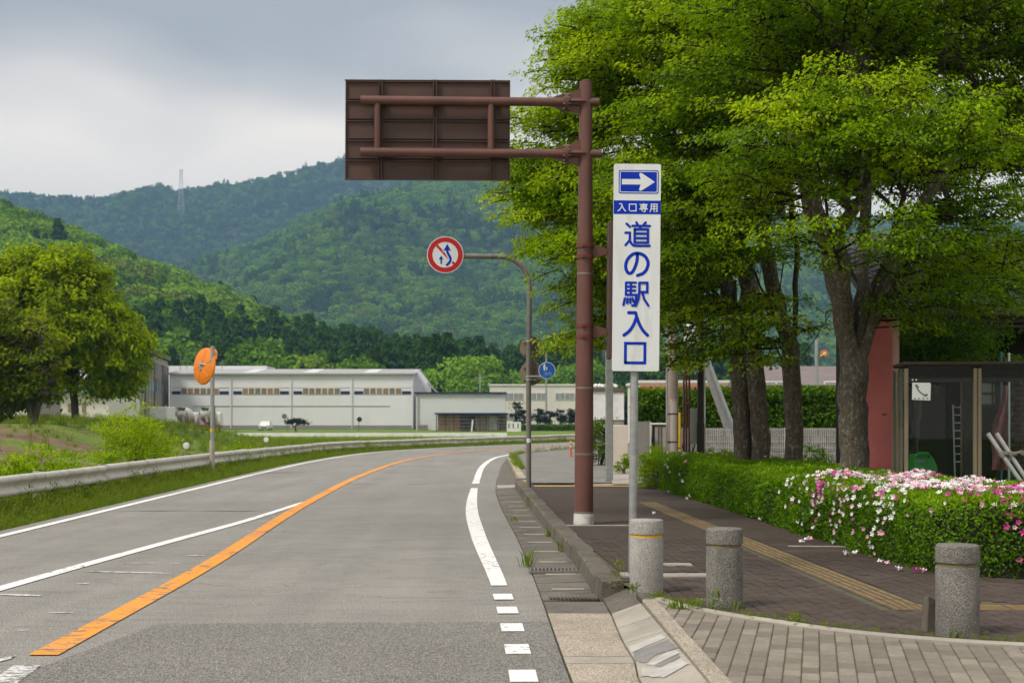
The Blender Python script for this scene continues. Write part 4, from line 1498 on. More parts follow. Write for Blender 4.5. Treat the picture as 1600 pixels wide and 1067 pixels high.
for i, (pts, w) in enumerate((([(595, 585), (595, 590)], .16), ([(597, 615), (597, 650)], .24), ([(592, 660), (592, 700)], .10), ([(603, 660), (603, 700)], .10), ([(580, 610), (580, 640)], .08), ([(640, 645), (640, 672)], .12), ([(640, 676), (640, 692)], .10))):
    stroke_mesh(mb, [q2(*p) for p in pts], w, bc, U2, V2, NN, .003 + i * .0003)
mb.build('adult_and_child', M['sign_white'], bd, smooth=False)
mb = MB()
for k, cxp in enumerate((610, 706)):
    stroke_mesh(mb, [q2(cxp + 26 * math.cos(a), 775 + 26 * math.sin(a)) for a in np.linspace(0, 6.1, 14)], .05, bc, U2, V2, NN, .003 + k * .0003)
for i, pts in enumerate(([(610, 775), (660, 780), (690, 740), (635, 745), (660, 780)], [(610, 775), (632, 735), (624, 728)], [(706, 775), (686, 728), (700, 724)])):
    stroke_mesh(mb, [q2(*p) for p in pts], .05, bc, U2, V2, NN, .004 + i * .0003)
mb.build('bicycle', M['cyan'], bd, smooth=False)

# ---- traffic mirror on the left
D_M = 38.6
km = D_M / F
mx = AT(331.5, 700, D_M).x
mz0 = float(ground_z(np.array(mx), np.array(D_M)))
ms = thing('traffic_mirror', 'orange backed convex traffic mirror on a grey post behind the guardrail', 'traffic mirror', (mx, D_M, mz0))
MB().tube([(mx, D_M, mz0 - .1), (mx + .01, D_M, AT(0, 541, D_M).z)], .056, 16).build('post', M['galv'], ms)
MB().tube([(mx, D_M, mz0 - .05), (mx, D_M, AT(0, 688, D_M).z)], .068, 16).build('sleeve', M['rail_post'], ms)
MB().lathe([(.0565, -.045), (.0585, -.045), (.0585, .045), (.0565, .045)], (mx, D_M, AT(0, 672, D_M).z), 16).build('band', M['yellow'], ms)
MB().box((mx + .05, D_M + .03, AT(0, 650, D_M).z), (.05, .03, .55)).build('tag_plate', M['galv_dull'], ms)
mc = AT(319, 572, D_M + .24)
nrm = Vector((math.sin(R(44)), math.cos(R(44)), -.10)).normalized()     # the reflecting side looks away and to the right
u_ = nrm.cross(Vector((0, 0, 1))).normalized()
w_ = u_.cross(nrm)
rm = 29.5 * km


def dish(prof, n=36):
    vs, fs = [], []
    for r_, h_ in prof:
        for k in range(n):
            a = 2 * math.pi * k / n
            vs.append(mc + (u_ * math.cos(a) + w_ * math.sin(a)) * r_ + nrm * h_)
    for i in range(len(prof) - 1):
        for k in range(n):
            fs.append((i * n + (k + 1) % n, i * n + k, (i + 1) * n + k, (i + 1) * n + (k + 1) % n))
    return MB().add(vs, fs)


dish([(.005, -.10), (rm * .45, -.09), (rm * .8, -.055), (rm * .97, -.01), (rm, .02), (rm * .97, .03)]).build('shell', M['orange_shell'], ms)
dish([(rm * .965, .02), (rm * .7, .045), (rm * .35, .06), (.005, .064)]).build('mirror_face', M['mirror'], ms)
mb = MB()
n = 14
vs = []
for k in range(n):
    a = R(20 + 140 * k / (n - 1))
    e = (u_ * math.cos(a) + w_ * math.sin(a))
    vs += [mc + e * rm * 1.005 + nrm * .01, mc + e * rm * 1.0 + nrm * (.06 + .17 * math.sin(math.pi * k / (n - 1)))]
mb.add(vs, [(2 * k, 2 * k + 1, 2 * k + 3, 2 * k + 2) for k in range(n - 1)])
mb.build('visor', M['orange_shell'], ms)
for k in range(6):
    a = R(60 * k + 15)
    e = (u_ * math.cos(a) + w_ * math.sin(a))
    MB().tube([mc + e * rm * .25 - nrm * .10, mc + e * rm * .82 - nrm * .055], .012, 6).build('rib', M['orange_shell'], ms)
back = mc - nrm * .13
MB().tube([(mx, D_M, mc.z + .02), back + Vector((.0, -.02, .04))], .032, 10).build('bracket', M['galv'], ms)
MB().tube([(mx, D_M, mc.z + .16), (mx, D_M, mc.z - .16)], .075, 14).build('clamp', M['galv'], ms)
MB().box(back + nrm * .03, (.09, .08, .22), bev=.01).build('mount', M['galv'], ms)


# ================================================================ VEGETATION
def unit(a):
    return a / np.maximum(np.linalg.norm(a, axis=-1, keepdims=True), 1e-9)


def leaf_geo(pos, dirv, nrm, length, width, fold=.25):
    dirv = unit(dirv)
    side = unit(np.cross(dirv, nrm))
    nn = np.cross(side, dirv)
    L = length[:, None]
    W = width[:, None]
    base = pos
    tip = pos + dirv * L - nn * L * .12
    left = pos + dirv * L * .42 - side * W * .5 + nn * W * fold
    right = pos + dirv * L * .42 + side * W * .5 + nn * W * fold
    v = np.stack([base, right, tip, left], 1).reshape(-1, 3)
    i = np.arange(len(pos))[:, None] * 4
    f = np.concatenate([i + np.array([[0, 1, 2]]), i + np.array([[0, 2, 3]])], 1).reshape(-1, 3)
    return v, f


def leaf_mesh(name, pos, dirv, nrm, length, width, tint, mat):
    v, f = leaf_geo(pos, dirv, nrm, length, width)
    return np_mesh(name, v, f, mat, attrs={'tint': np.repeat(np.clip(tint, 0, 1), 4)})


def tubes_mesh(name, chains, mat, sides=6):
    V, Fc, TH = [], [], []
    base = 0
    for pts, rad in chains:
        pts = np.asarray(pts)
        n = len(pts)
        t = unit(np.gradient(pts, axis=0))
        ns = sides if max(rad) > .02 else 4
        if max(rad) > .1:
            ns = 16
        u = np.cross(t[0], [0, 0, 1.0] if abs(t[0][2]) < .9 else [1.0, 0, 0])
        u /= np.linalg.norm(u)
        ang = np.arange(ns) * 2 * math.pi / ns
        for i in range(n):
            u = u - t[i] * np.dot(u, t[i])
            u /= np.linalg.norm(u)
            w = np.cross(t[i], u)
            TH.append(np.full(ns, min(1.0, rad[i] / .09)))
            V.append(pts[i] + (np.outer(np.cos(ang), u) + np.outer(np.sin(ang), w)) * rad[i])
        for i in range(n - 1):
            k = np.arange(ns)
            k2 = (k + 1) % ns
            a = base + i * ns
            Fc.append(np.stack([a + k, a + k2, a + ns + k2, a + ns + k], 1))
        base += n * ns
    return np_mesh(name, np.concatenate(V), np.concatenate(Fc), mat, smooth=True, attrs={'thick': np.concatenate(TH)})


def make_tree(name, label, cat, trunks, limbs, lobes, mat_leaf, mat_bark, n_boughs, n_spray=7, n_leaf=100, leaf=(.062, .037), spray_len=.68, trunk_r=.26, seed=1, group=None, flat=.45, tint0=.45, tipr=.0062, clip=None, droop=.25, puff=.075, thin=.8):
    """trunks: list of polylines (base first). limbs: list of polylines starting at a trunk top.
    lobes: (x, y, z, rx, ry, rz, weight) ellipsoids the boughs are spread over."""
    rg = np.random.default_rng(seed)
    base = Vector(trunks[0][0])
    root = thing(name, label, cat, tuple(base), group)
    b0 = np.array(base)
    nodes, par, fixr = [], [], []
    for tr in trunks:
        p = resample(catmull(tr, .2), max(4, int(len(tr) * 4)))
        for i, q in enumerate(p):
            nodes.append(q + rg.normal(0, .012, 3) * (i > 0))
            par.append(-1 if i == 0 else len(nodes) - 2)
    nodes_np = np.array(nodes)
    top_i = len(nodes) - 1
    for lb in limbs:
        st = np.array(lb[0])
        j = int(np.argmin(np.linalg.norm(np.array(nodes) - st, axis=1)))
        lb2 = [nodes[j]] + [np.array(q) for q in lb[1:]]
        p = resample(catmull(lb2, .2), max(5, int(sum(np.linalg.norm(np.array(lb2[i + 1]) - np.array(lb2[i])) for i in range(len(lb2) - 1)) / .28)))
        prev = j
        for q in p[1:]:
            nodes.append(q + rg.normal(0, .02, 3))
            par.append(prev)
            prev = len(nodes) - 1
    centre = np.array(nodes)[top_i]
    # boughs
    W = np.array([l[6] for l in lobes], float)
    W /= W.sum()
    sprays = []
    for b in range(n_boughs):
        l = lobes[rg.choice(len(lobes), p=W)]
        c, r = np.array(l[:3]), np.array(l[3:6])
        d = unit(rg.normal(0, 1, 3))
        d[2] = abs(d[2]) if rg.random() < .72 else d[2]
        rad = rg.uniform(.45, 1.0) ** .6
        bc_ = c + d * r * rad
        outw = bc_ - centre
        outw[2] *= .15
        outw = unit(outw)
        side = np.cross(outw, [0, 0, 1])
        bt = rg.normal(0, .2)
        tilt = rg.normal(-.06, .12)
        for s_ in range(int(rg.integers(max(2, n_spray - 3), n_spray + 3))):
            a, w = rg.uniform(-.9, .7), rg.uniform(-1, 1)
            p = bc_ + outw * a * spray_len * 1.15 + side * w * spray_len * 1.1 + np.array([0, 0, -droop * .5 * (a > 0) * a * a - .12 * w * w + tilt * a]) + rg.normal(0, .07 + puff * .8, 3) * [1, 1, 1.2]
            sd = unit(outw + side * w * .8 + np.array([0, 0, rg.normal(-.05, .12)]))
            if clip is not None and not clip(p):
                continue
            sprays.append((p, sd, bt))
    order = np.argsort([np.linalg.norm(s_[0] - centre) for s_ in sprays])
    cap = len(nodes) + len(sprays) * 14
    arr = np.zeros((cap, 3))
    arr[:len(nodes)] = nodes
    cnt = len(nodes)
    par = par + [0] * (cap - cnt)
    dist_c = np.linalg.norm(arr - centre, axis=1)
    tr_n = sum(max(4, int(len(tr) * 4)) for tr in trunks)
    for oi in order:
        p, sd, bt = sprays[oi]
        st = p - sd * spray_len * .5
        dd = np.linalg.norm(arr[:cnt] - st, axis=1)
        dz = st[2] - arr[:cnt, 2]
        cost = dd + .9 * np.maximum(0, -dz) + .22 * np.maximum(0, dist_c[:cnt] - np.linalg.norm(st - centre)) * 4 + .12 * dist_c[:cnt] * 0
        cost[:max(0, tr_n - 3)] += 3.0
        j = int(np.argmin(cost))
        L = dd[j]
        k = int(min(7, max(1, L / .3)))
        prev = j
        a0 = arr[j].copy()
        for q in range(1, k + 1):
            tq = q / k
            m = a0 * (1 - tq) + st * tq
            m[2] += .10 * L * math.sin(math.pi * tq) * (.6 if dz[j] > 0 else .2)
            m += rg.normal(0, .02, 3) * (q < k)
            arr[cnt] = m
            par[cnt] = prev
            dist_c[cnt] = np.linalg.norm(m - centre)
            prev = cnt
            cnt += 1
        for q in (1, 2):       # the spray's own axis
            arr[cnt] = st + sd * spray_len * (.42 * q) + np.array([0, 0, -droop * .12 * q * q])
            par[cnt] = prev
            dist_c[cnt] = np.linalg.norm(arr[cnt] - centre)
            prev = cnt
            cnt += 1
        for w in ((-1, 1) if tipr < .01 else ()):      # and two side twigs
            sdv = np.cross(sd, [0, 0, 1.0]) * w
            arr[cnt] = st + sd * spray_len * .55 + sdv * spray_len * .33
            par[cnt] = prev - 1
            dist_c[cnt] = np.linalg.norm(arr[cnt] - centre)
            cnt += 1
    # pipe-model radii
    par = np.array(par[:cnt])
    arr = arr[:cnt]
    E = 2.35
    acc = np.zeros(cnt)
    nch = np.bincount(par[par >= 0], minlength=cnt)
    acc[nch == 0] = tipr ** E
    for i in range(cnt - 1, -1, -1):
        if par[i] >= 0:
            acc[par[i]] += acc[i]
    rad = acc ** (1 / E)
    scale = trunk_r / rad[0]
    big = np.clip((rad / rad[0]) ** thin, 0, 1)
    rad = np.minimum(rad * (1 + (scale - 1) * big), trunk_r)
    # chains
    kids = [[] for _ in range(cnt)]
    for i in range(cnt):
        if par[i] >= 0:
            kids[par[i]].append(i)
    chains = []
    stack = [(i, None) for i in range(cnt) if par[i] < 0]
    while stack:
        i, frm = stack.pop()
        ch = [] if frm is None else [(arr[frm], min(rad[frm], rad[i] * 1.25))]
        while True:
            ch.append((arr[i], rad[i]))
            if not kids[i]:
                break
            ks_ = sorted(kids[i], key=lambda q: -rad[q])
            for q in ks_[1:]:
                stack.append((q, i))
            i = ks_[0]
        if len(ch) > 1:
            pts = np.array([c_[0] for c_ in ch])
            rr = np.array([c_[1] for c_ in ch])
            if rr[0] > .12 and frm is None:      # root flare
                z = pts[:, 2] - pts[0, 2]
                rr = rr * (1 + .28 * np.exp(-z / .25))
            chains.append((pts - b0, rr))
    link_mesh('trunk', tubes_mesh('trunk', chains, mat_bark), root)
    # leaves
    P, Dv, Nv, T = [], [], [], []
    for (p, sd, bt) in sprays:
        n = int(n_leaf * rg.uniform(.7, 1.3))
        side = np.cross(sd, [0, 0, 1.0])
        side /= max(1e-6, np.linalg.norm(side))
        u = rg.uniform(-.55, .62, n)
        wmax = .42 * (1 - np.abs(u / .75) ** 1.5) + .06
        w = rg.uniform(-1, 1, n) * wmax
        z = -droop * ((u + .3) ** 2) * .6 - .55 * w * w * droop * 1.6 + rg.normal(0, puff * spray_len, n)
        pos = p + np.outer(u * spray_len, sd) + np.outer(w * spray_len, side)
        pos[:, 2] += z
        dv = np.outer(rg.uniform(.2, 1, n), sd) + np.outer(np.sign(w) * rg.uniform(.2, 1, n), side)
        dv[:, 2] -= rg.uniform(.15, .9, n)
        nv = np.tile(np.array([0, 0, 1.0]), (n, 1)) + rg.normal(0, flat, (n, 3))
        P.append(pos)
        Dv.append(dv)
        Nv.append(nv)
        T.append(np.clip(tint0 + bt + rg.normal(0, .14, n) + (rg.random(n) < .05) * .3, 0, 1))
    P, Dv, Nv, T = np.concatenate(P), np.concatenate(Dv), np.concatenate(Nv), np.concatenate(T)
    if clip is not None:
        keep = np.array([clip(q) for q in P])
        P, Dv, Nv, T = P[keep], Dv[keep], Nv[keep], T[keep]
    n = len(P)
    ln = leaf[0] * rg.uniform(.5, 1.45, n)
    me = leaf_mesh('crown', P - b0, Dv, Nv, ln, ln * leaf[1] / leaf[0] * rg.uniform(.85, 1.15, n), T, mat_leaf)
    link_mesh('crown', me, root)
    return root


def lobe_px(d, items):
    """lobes given as (px, py, rx_px, rz_px, dy, weight) at distance d"""
    out = []
    for (px, py, rx, rz, dy, w) in items:
        k = d / F
        c = AT(px, py, d + dy)
        out.append((c.x, c.y, c.z, rx * k, rx * k * .9, rz * k, w))
    return out


def lp3(d, pts):
    return [tuple(AT(px, py, d + dy)) for px, py, dy in pts]


GZ0 = .05
# big zelkova in front
dA = 20.0
bA = AT(1335, 650, dA)
trA = [[(bA.x, dA, GZ0), (bA.x - .01, dA, .9), tuple(AT(1334, 610, dA)), tuple(AT(1336, 575, dA))]]
top = (1336, 575, 0)
limA = [lp3(dA, [top, (1322, 520, .05), (1309, 430, .1), (1285, 360, .3), (1262, 300, .3), (1240, 200, .2), (1215, 90, .0), (1200, 0, 0)]),
        lp3(dA, [top, (1338, 520, .15), (1348, 420, .5), (1352, 350, .8), (1350, 260, .9), (1335, 150, 1.0), (1330, 40, 1)]),
        lp3(dA, [top, (1345, 520, -.12), (1365, 450, -.3), (1395, 370, -.6), (1410, 300, -.7), (1440, 230, -.8), (1470, 130, -.9), (1490, 20, -1)]),
        lp3(dA, [top, (1356, 525, -.05), (1374, 470, -.2), (1397, 420, -.3), (1440, 330, -.3), (1500, 240, -.2), (1560, 160, 0), (1620, 70, 0)]),
        lp3(dA, [top, (1352, 530, .2), (1385, 470, .8), (1430, 430, 1.4), (1490, 390, 1.6), (1560, 330, 2), (1640, 280, 2)]),
        lp3(dA, [top, (1326, 520, -.15), (1318, 440, -.7), (1300, 370, -1.3), (1280, 280, -1.9), (1265, 180, -2.2)]),
        lp3(dA, [top, (1324, 525, .2), (1300, 450, .9), (1260, 380, 1.9), (1190, 300, 2.4), (1130, 230, 2.6)]),
        lp3(dA, [top, (1380, 430, 1.4), (1420, 300, 2.6), (1460, 150, 3.2)])]
lobA = lobe_px(dA, [(1300, 30, 170, 90, 0, 2.2), (1480, 20, 170, 90, .5, 2.2), (1190, 110, 120, 60, .5, 1.4), (1350, 170, 130, 40, -1.5, 1.4), (1480, 215, 85, 26, -2.2, 1.2), (1560, 330, 80, 24, -.5, .7),
                    (1575, 180, 80, 60, .8, 1.0), (1240, 225, 90, 22, -1.8, .7), (1170, 300, 80, 14, -.5, .35), (1265, 345, 85, 7, -2.0, .20), (1400, 362, 60, 6, -2.0, .13), (1210, 470, 60, 8, .5, .08), (1500, 452, 60, 12, -1.0, .35), (1550, 420, 70, 18, .8, .4), (1640, 120, 110, 110, 0, 1.0), (1600, 260, 70, 50, 1.5, 1.0), (1440, 60, 150, 70, 3.0, 1.2), (1300, 100, 130, 70, 3.5, 1.2), (1200, 20, 120, 50, 1, .8),
                    (1420, 110, 120, 50, 2.5, 1.2), (1250, 160, 110, 50, 3.0, 1.0), (1560, 400, 80, 20, 2.4, .35), (1400, 250, 120, 30, 3.4, .4)])
make_tree('zelkova_tree', 'nearest zelkova tree, thick lichened trunk beside the red slab', 'tree', trA, limA, lobA, M['leaf_zel'], M['bark'], 225, 8, 128, leaf=(.056, .034), tint0=.42, trunk_r=.205, seed=3, group='zelkova trees behind the hedge')  # lower leaf tint: the shade on this right-hand crown is put into its colour

# second zelkova
dB = 23.4
bB = AT(1240, 650, dB)
trB = [[(bB.x, dB, GZ0), (bB.x + .02, dB, .8), tuple(AT(1238, 590, dB)), tuple(AT(1236, 545, dB))]]
top = (1236, 545, 0)
limB = [lp3(dB, [top, (1222, 500, 0), (1205, 440, .2), (1190, 350, .3), (1170, 240, .2), (1150, 120, 0), (1140, 20, 0)]),
        lp3(dB, [top, (1240, 490, .3), (1243, 420, .6), (1235, 300, .8), (1225, 160, .9)]),
        lp3(dB, [(1238, 575, 0), (1262, 545, 0), (1285, 510, .1), (1310, 470, .3), (1340, 400, .8), (1360, 320, 1.2)]),
        lp3(dB, [top, (1215, 500, -.6), (1180, 430, -1.2), (1140, 360, -1.6), (1110, 290, -1.7)]),
        lp3(dB, [top, (1225, 480, 1.0), (1190, 380, 1.9), (1150, 260, 2.4)])]
lobB = lobe_px(dB, [(1130, 60, 150, 80, 0, 2.0), (1100, 200, 120, 50, -.8, 1.6), (1070, 300, 100, 40, -1.2, 1.5), (1100, 400, 90, 16, -1.0, .6), (1075, 470, 70, 14, .2, .4), (1170, 505, 60, 7, -1.5, .13), (1215, 480, 55, 7, -1.2, .1),
                    (1200, 250, 110, 36, 1.0, .6), (1150, 340, 100, 20, 1.6, .4), (1230, 130, 120, 60, 1.0, 1.0), (1350, 220, 110, 50, 2.5, .9), (1450, 290, 100, 40, 3, .7), (1520, 180, 90, 60, 3, .7), (1070, 530, 50, 12, 1.0, .3), (1180, 545, 40, 6, -1.2, .09)])
make_tree('zelkova_tree', 'middle zelkova tree with forked trunk between the twin trunk and the nearest tree', 'tree', trB, limB, lobB, M['leaf_zel'], M['bark'], 160, 8, 95, trunk_r=.15, seed=5, group='zelkova trees behind the hedge', leaf=(.064, .038))

# far zelkova with twin trunks
dC = 25.6
c1, c2 = AT(1163, 650, dC), AT(1191, 650, dC - .2)
trC = [[(c1.x, dC, GZ0), tuple(AT(1159, 640, dC)), tuple(AT(1154, 570, dC)), tuple(AT(1148, 500, dC))], [(c2.x, dC - .2, GZ0), tuple(AT(1186, 640, dC - .2)), tuple(AT(1178, 560, dC - .2)), tuple(AT(1176, 480, dC - .2))]]
limC = [lp3(dC, [(1150, 500, 0), (1135, 450, 0), (1110, 380, -.2), (1060, 280, -.4), (1000, 190, -.4), (950, 110, -.4), (920, 50, -.4)]),
        lp3(dC, [(1150, 500, 0), (1120, 460, .4), (1060, 400, .8), (980, 330, .8), (900, 280, .8), (840, 250, .8)]),
        lp3(dC, [(1176, 480, -.2), (1160, 400, 0), (1120, 280, 0), (1080, 150, 0), (1050, 30, 0)]),
        lp3(dC, [(1150, 500, 0), (1110, 480, -.8), (1050, 440, -1.4), (980, 400, -1.7), (920, 370, -1.7)]),
        lp3(dC, [(1150, 510, 0), (1110, 515, .3), (1060, 500, .6), (1000, 490, .6), (930, 450, .6)]),
        lp3(dC, [(1176, 480, -.2), (1190, 380, .6), (1200, 260, 1.2), (1190, 120, 1.6)])]
lobC = lobe_px(dC, [(985, 50, 95, 60, 0, 1.8), (940, 110, 80, 45, .0, 1.5), (895, 190, 60, 34, .3, 1.1), (880, 270, 70, 32, .2, 1.2), (868, 315, 55, 22, -.6, .9), (925, 380, 50, 30, -.8, 1.2), (960, 300, 80, 50, -.6, 1.3), (1020, 180, 100, 60, .5, 1.4),
                    (945, 445, 42, 24, -.2, .8), (1010, 400, 80, 34, .6, .9), (1030, 480, 70, 18, .5, .55), (1080, 80, 90, 60, 0, 1.0), (1050, 550, 45, 12, .8, .35), (935, 515, 22, 14, .6, .25), (845, 165, 16, 12, 0, .14), (820, 300, 18, 10, 0, .18)])
make_tree('zelkova_tree', 'farthest zelkova tree with twin trunks, its crown reaching behind the brown pole', 'tree', trC, limC, lobC, M['leaf_zel'], M['bark'], 190, 8, 100, trunk_r=.165, seed=9, group='zelkova trees behind the hedge', leaf=(.066, .038), tint0=.62)  # higher leaf tint: the light on this left-hand crown is put into its colour

# dark maple by the building
dM = 23.0
bM = AT(1430, 650, dM)
make_tree('maple_tree', 'small dark green maple between the red slab and the phone booth roof', 'tree', [[(bM.x, dM, GZ0), (bM.x, dM, 1.2), (bM.x + .05, dM, 2.0)]],
          [lp3(dM, [(1432, 610, 0), (1410, 560, 0), (1400, 530, 0)]), lp3(dM, [(1432, 610, 0), (1460, 560, 0), (1490, 540, 0)])],
          lobe_px(dM, [(1420, 540, 40, 22, 0, 1), (1465, 530, 45, 20, 0, 1), (1500, 545, 28, 14, 0, .6), (1440, 570, 40, 20, .3, .8)]), M['leaf_maple'], M['bark_dark'], 34, 6, 75, leaf=(.055, .026), spray_len=.6, trunk_r=.06, seed=21, tint0=.4)

# left river-bank trees
dL = 70.0
bL = AT(118, 664, dL)
gz = float(ground_z(np.array(bL.x), np.array(dL)))
make_tree('broadleaf_tree', 'large rounded yellow-green tree standing on the river bank', 'tree', [[(bL.x, dL, gz), tuple(AT(117, 630, dL)), tuple(AT(113, 605, dL))]],
          [lp3(dL, [(113, 605, 0), (90, 570, 0), (60, 520, 0), (40, 450, 0)]), lp3(dL, [(113, 605, 0), (115, 560, .5), (110, 480, .5), (95, 420, .5)]), lp3(dL, [(113, 605, 0), (135, 580, 0), (160, 550, 0), (185, 540, 0)]), lp3(dL, [(113, 605, 0), (120, 560, -1.5), (130, 500, -2)])],
          lobe_px(dL, [(40, 450, 64, 55, 0, 1.6), (95, 462, 62, 56, -.5, 1.5), (15, 520, 62, 50, 0, 1.2), (140, 515, 52, 46, 0, 1.3), (180, 560, 36, 38, 0, .9), (85, 535, 62, 45, -1.5, 1.2), (192, 545, 24, 36, 0, .5), (172, 605, 24, 14, 0, .3), (60, 590, 40, 25, 0, .5)]),
          M['leaf_left'], M['bark_dark'], 400, 7, 64, leaf=(.20, .125), spray_len=.8, puff=.2, droop=.1, trunk_r=.18, seed=31, group='trees on the river bank', tint0=.5, tipr=.012, flat=.5)
dK = 58.0
bK = AT(48, 692, dK)
gz = float(ground_z(np.array(bK.x), np.array(dK)))
make_tree('broadleaf_tree', 'olive green multi-stemmed tree at the left edge above the bare earth', 'tree', [[(bK.x, dK, gz), tuple(AT(48, 650, dK)), tuple(AT(42, 610, dK))], [(bK.x + .1, dK, gz), tuple(AT(58, 640, dK)), tuple(AT(72, 590, dK))]],
          [lp3(dK, [(42, 610, 0), (20, 575, 0), (0, 535, 0)]), lp3(dK, [(72, 590, 0), (66, 570, 0), (52, 550, 0)])],
          lobe_px(dK, [(5, 520, 36, 30, 0, .7), (50, 560, 34, 22, 0, .5), (-25, 580, 46, 46, 0, 1.2), (60, 605, 20, 10, 0, .2), (-8, 620, 36, 30, .5, .8), (-45, 520, 50, 50, 0, 1)]),
          M['leaf_olive'], M['bark_dark'], 130, 6, 60, leaf=(.17, .10), spray_len=.75, puff=.2, droop=.1, trunk_r=.13, seed=33, group='trees on the river bank', tint0=.5, tipr=.01, flat=.5)


def shrub(name, label, cat, c, r, n, leaf, mat, seed, group=None, tint0=.5, stems=7):
    """rounded shrub: stems fanning out of one root, leaves in clumps over its surface and inside"""
    rg = np.random.default_rng(seed)
    c = np.array(c, float)
    r = np.array(r, float)
    root = thing(name, label, cat, tuple(c), group)
    ncl = max(8, n // 45)
    d = unit(rg.normal(0, 1, (ncl, 3)))
    d[:, 2] = np.abs(d[:, 2])
    cl = d * r * rg.uniform(.5, 1.02, (ncl, 1)) + np.array([0, 0, r[2] * .12])
    idx = rg.integers(0, ncl, n)
    P = cl[idx] + rg.normal(0, 1, (n, 3)) * np.array([.14, .14, .06]) * r.mean()
    P[:, 2] = np.maximum(P[:, 2], .02)
    dv = unit(P) + rg.normal(0, .5, (n, 3))
    dv[:, 2] -= .25
    nv = np.array([0, 0, 1.0]) + unit(P) * .5 + rg.normal(0, .4, (n, 3))
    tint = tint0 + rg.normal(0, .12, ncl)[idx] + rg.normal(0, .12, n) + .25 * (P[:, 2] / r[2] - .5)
    ln = leaf * rg.uniform(.7, 1.3, n)
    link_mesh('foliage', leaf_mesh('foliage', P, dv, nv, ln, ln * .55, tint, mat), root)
    ch = []
    for k in range(stems):
        e = cl[rg.integers(0, ncl)]
        ch.append((np.array([rg.normal(0, .04, 3) * [1, 1, 0], e * .5 + [0, 0, .08], e]), np.array([.02, .013, .005]) * max(.5, r.mean())))
    link_mesh('stem', tubes_mesh('stem', ch, M['bark_dark']), root)
    return root


def gz_(x, y):
    return float(ground_z(np.array(x), np.array(y)))


for (px, py, d, rx, rz, n, nm, lab, mt, tt) in (
        (205, 700, 36.5, 1.0, 1.95, 5600, 'lime_shrub', 'tall lime green shrub behind the guardrail near the traffic mirror', 'leaf_bush', .55),
        (238, 690, 41, .85, 1.5, 2800, 'lime_shrub', 'lime shrub just right of the tall lime one behind the guardrail', 'leaf_bush', .5),
        (165, 715, 35.0, .55, .95, 1300, 'lime_shrub', 'lower lime shrub at the left foot of the tall lime one', 'leaf_bush', .5),
        (58, 730, 27.5, .8, 1.0, 2600, 'lime_shrub', 'low lime shrub behind the guardrail below the bare earth bank', 'leaf_bush', .45),
        (12, 735, 26, .7, .85, 1800, 'lime_shrub', 'lowest lime shrub behind the guardrail at the left picture edge', 'leaf_bush', .4),
        (108, 730, 32, .7, .95, 1800, 'lime_shrub', 'small lime shrub behind the guardrail under the rounded bank tree', 'leaf_bush', .4),
        (375, 700, 47, .8, .75, 1300, 'meadow_shrub', 'bright green shrub behind the guardrail just right of the mirror post', 'leaf_bush', .35),
        (290, 708, 44, .6, .6, 900, 'meadow_shrub', 'rounded green shrub behind the guardrail just left of the mirror post', 'leaf_bush', .3)):
    q = AT(px, py, d)
    shrub(nm, lab, 'shrub', (q.x, d, gz_(q.x, d) - .05), (rx, rx, rz), n, .085, M[mt], int(px * 7 + d), 'shrubs behind the guardrail', tt)


# ---- azalea hedge
def hedge_surface(path, width, hgt, rtop, n, seed, front_only=False, bump=.05):
    """random points and outward normals on a clipped hedge whose front foot follows path (plan); interior lies right of it"""
    rg = np.random.default_rng(seed)
    dist = np.r_[0, np.cumsum(np.linalg.norm(np.diff(path, axis=0), axis=1))]
    s = rg.uniform(0, dist[-1], n)
    px_, py_ = np.interp(s, dist, path[:, 0]), np.interp(s, dist, path[:, 1])
    tg = unit(np.gradient(path, axis=0))
    tx, ty = np.interp(s, dist, tg[:, 0]), np.interp(s, dist, tg[:, 1])
    inx, iny = ty, -tx
    inx, iny = inx, iny
    Lf, La, Lt = hgt - rtop, rtop * math.pi / 2, width - rtop
    q = rg.uniform(0, Lf + La + Lt, n)
    a = np.clip((q - Lf) / rtop, 0, math.pi / 2)
    off = np.where(q < Lf, 0, np.where(q < Lf + La, rtop * (1 - np.cos(a)), rtop + (q - Lf - La)))
    z = np.where(q < Lf, q, np.where(q < Lf + La, Lf + rtop * np.sin(a), hgt))
    no = np.where(q < Lf, -1, np.where(q < Lf + La, -np.cos(a), 0))
    nzv = np.where(q < Lf, 0, np.where(q < Lf + La, np.sin(a), 1))
    nrm = np.stack([inx * no, iny * no, nzv], 1)
    P = np.stack([px_ + inx * off, py_ + iny * off, z], 1)
    bmp = bump * (vnoise(s * 1.7 + 5, z * 3 + off * 2, seed) + .6 * vnoise(s * 4.1, z * 6 + off * 4, seed + 1)) - .03
    P = P + nrm * bmp[:, None]
    foot = np.clip(z / .18, 0, 1)
    P = P - nrm * ((1 - foot) * .05)[:, None]
    return P, nrm, s, z, q / (Lf + La + Lt)


HP = HF[::-1]                      # from far end to near end, so that the inside is at the right... of travel reversed below
HP = HF                            # near corner first; interior lies to the right
hpath = HF[HF[:, 1] < 29.0]
HH = .78
hd = thing('azalea_hedge', 'long clipped azalea hedge, its near half covered in white and pink flowers', 'hedge', (3.98, 13.35, GZ0))
ho = np.array([3.98, 13.35, GZ0])
NL = 95000
P, NV, s_, z_, q_ = hedge_surface(hpath, 1.75, HH, .22, NL, 41)
P[:, 2] += GZ0 + .03
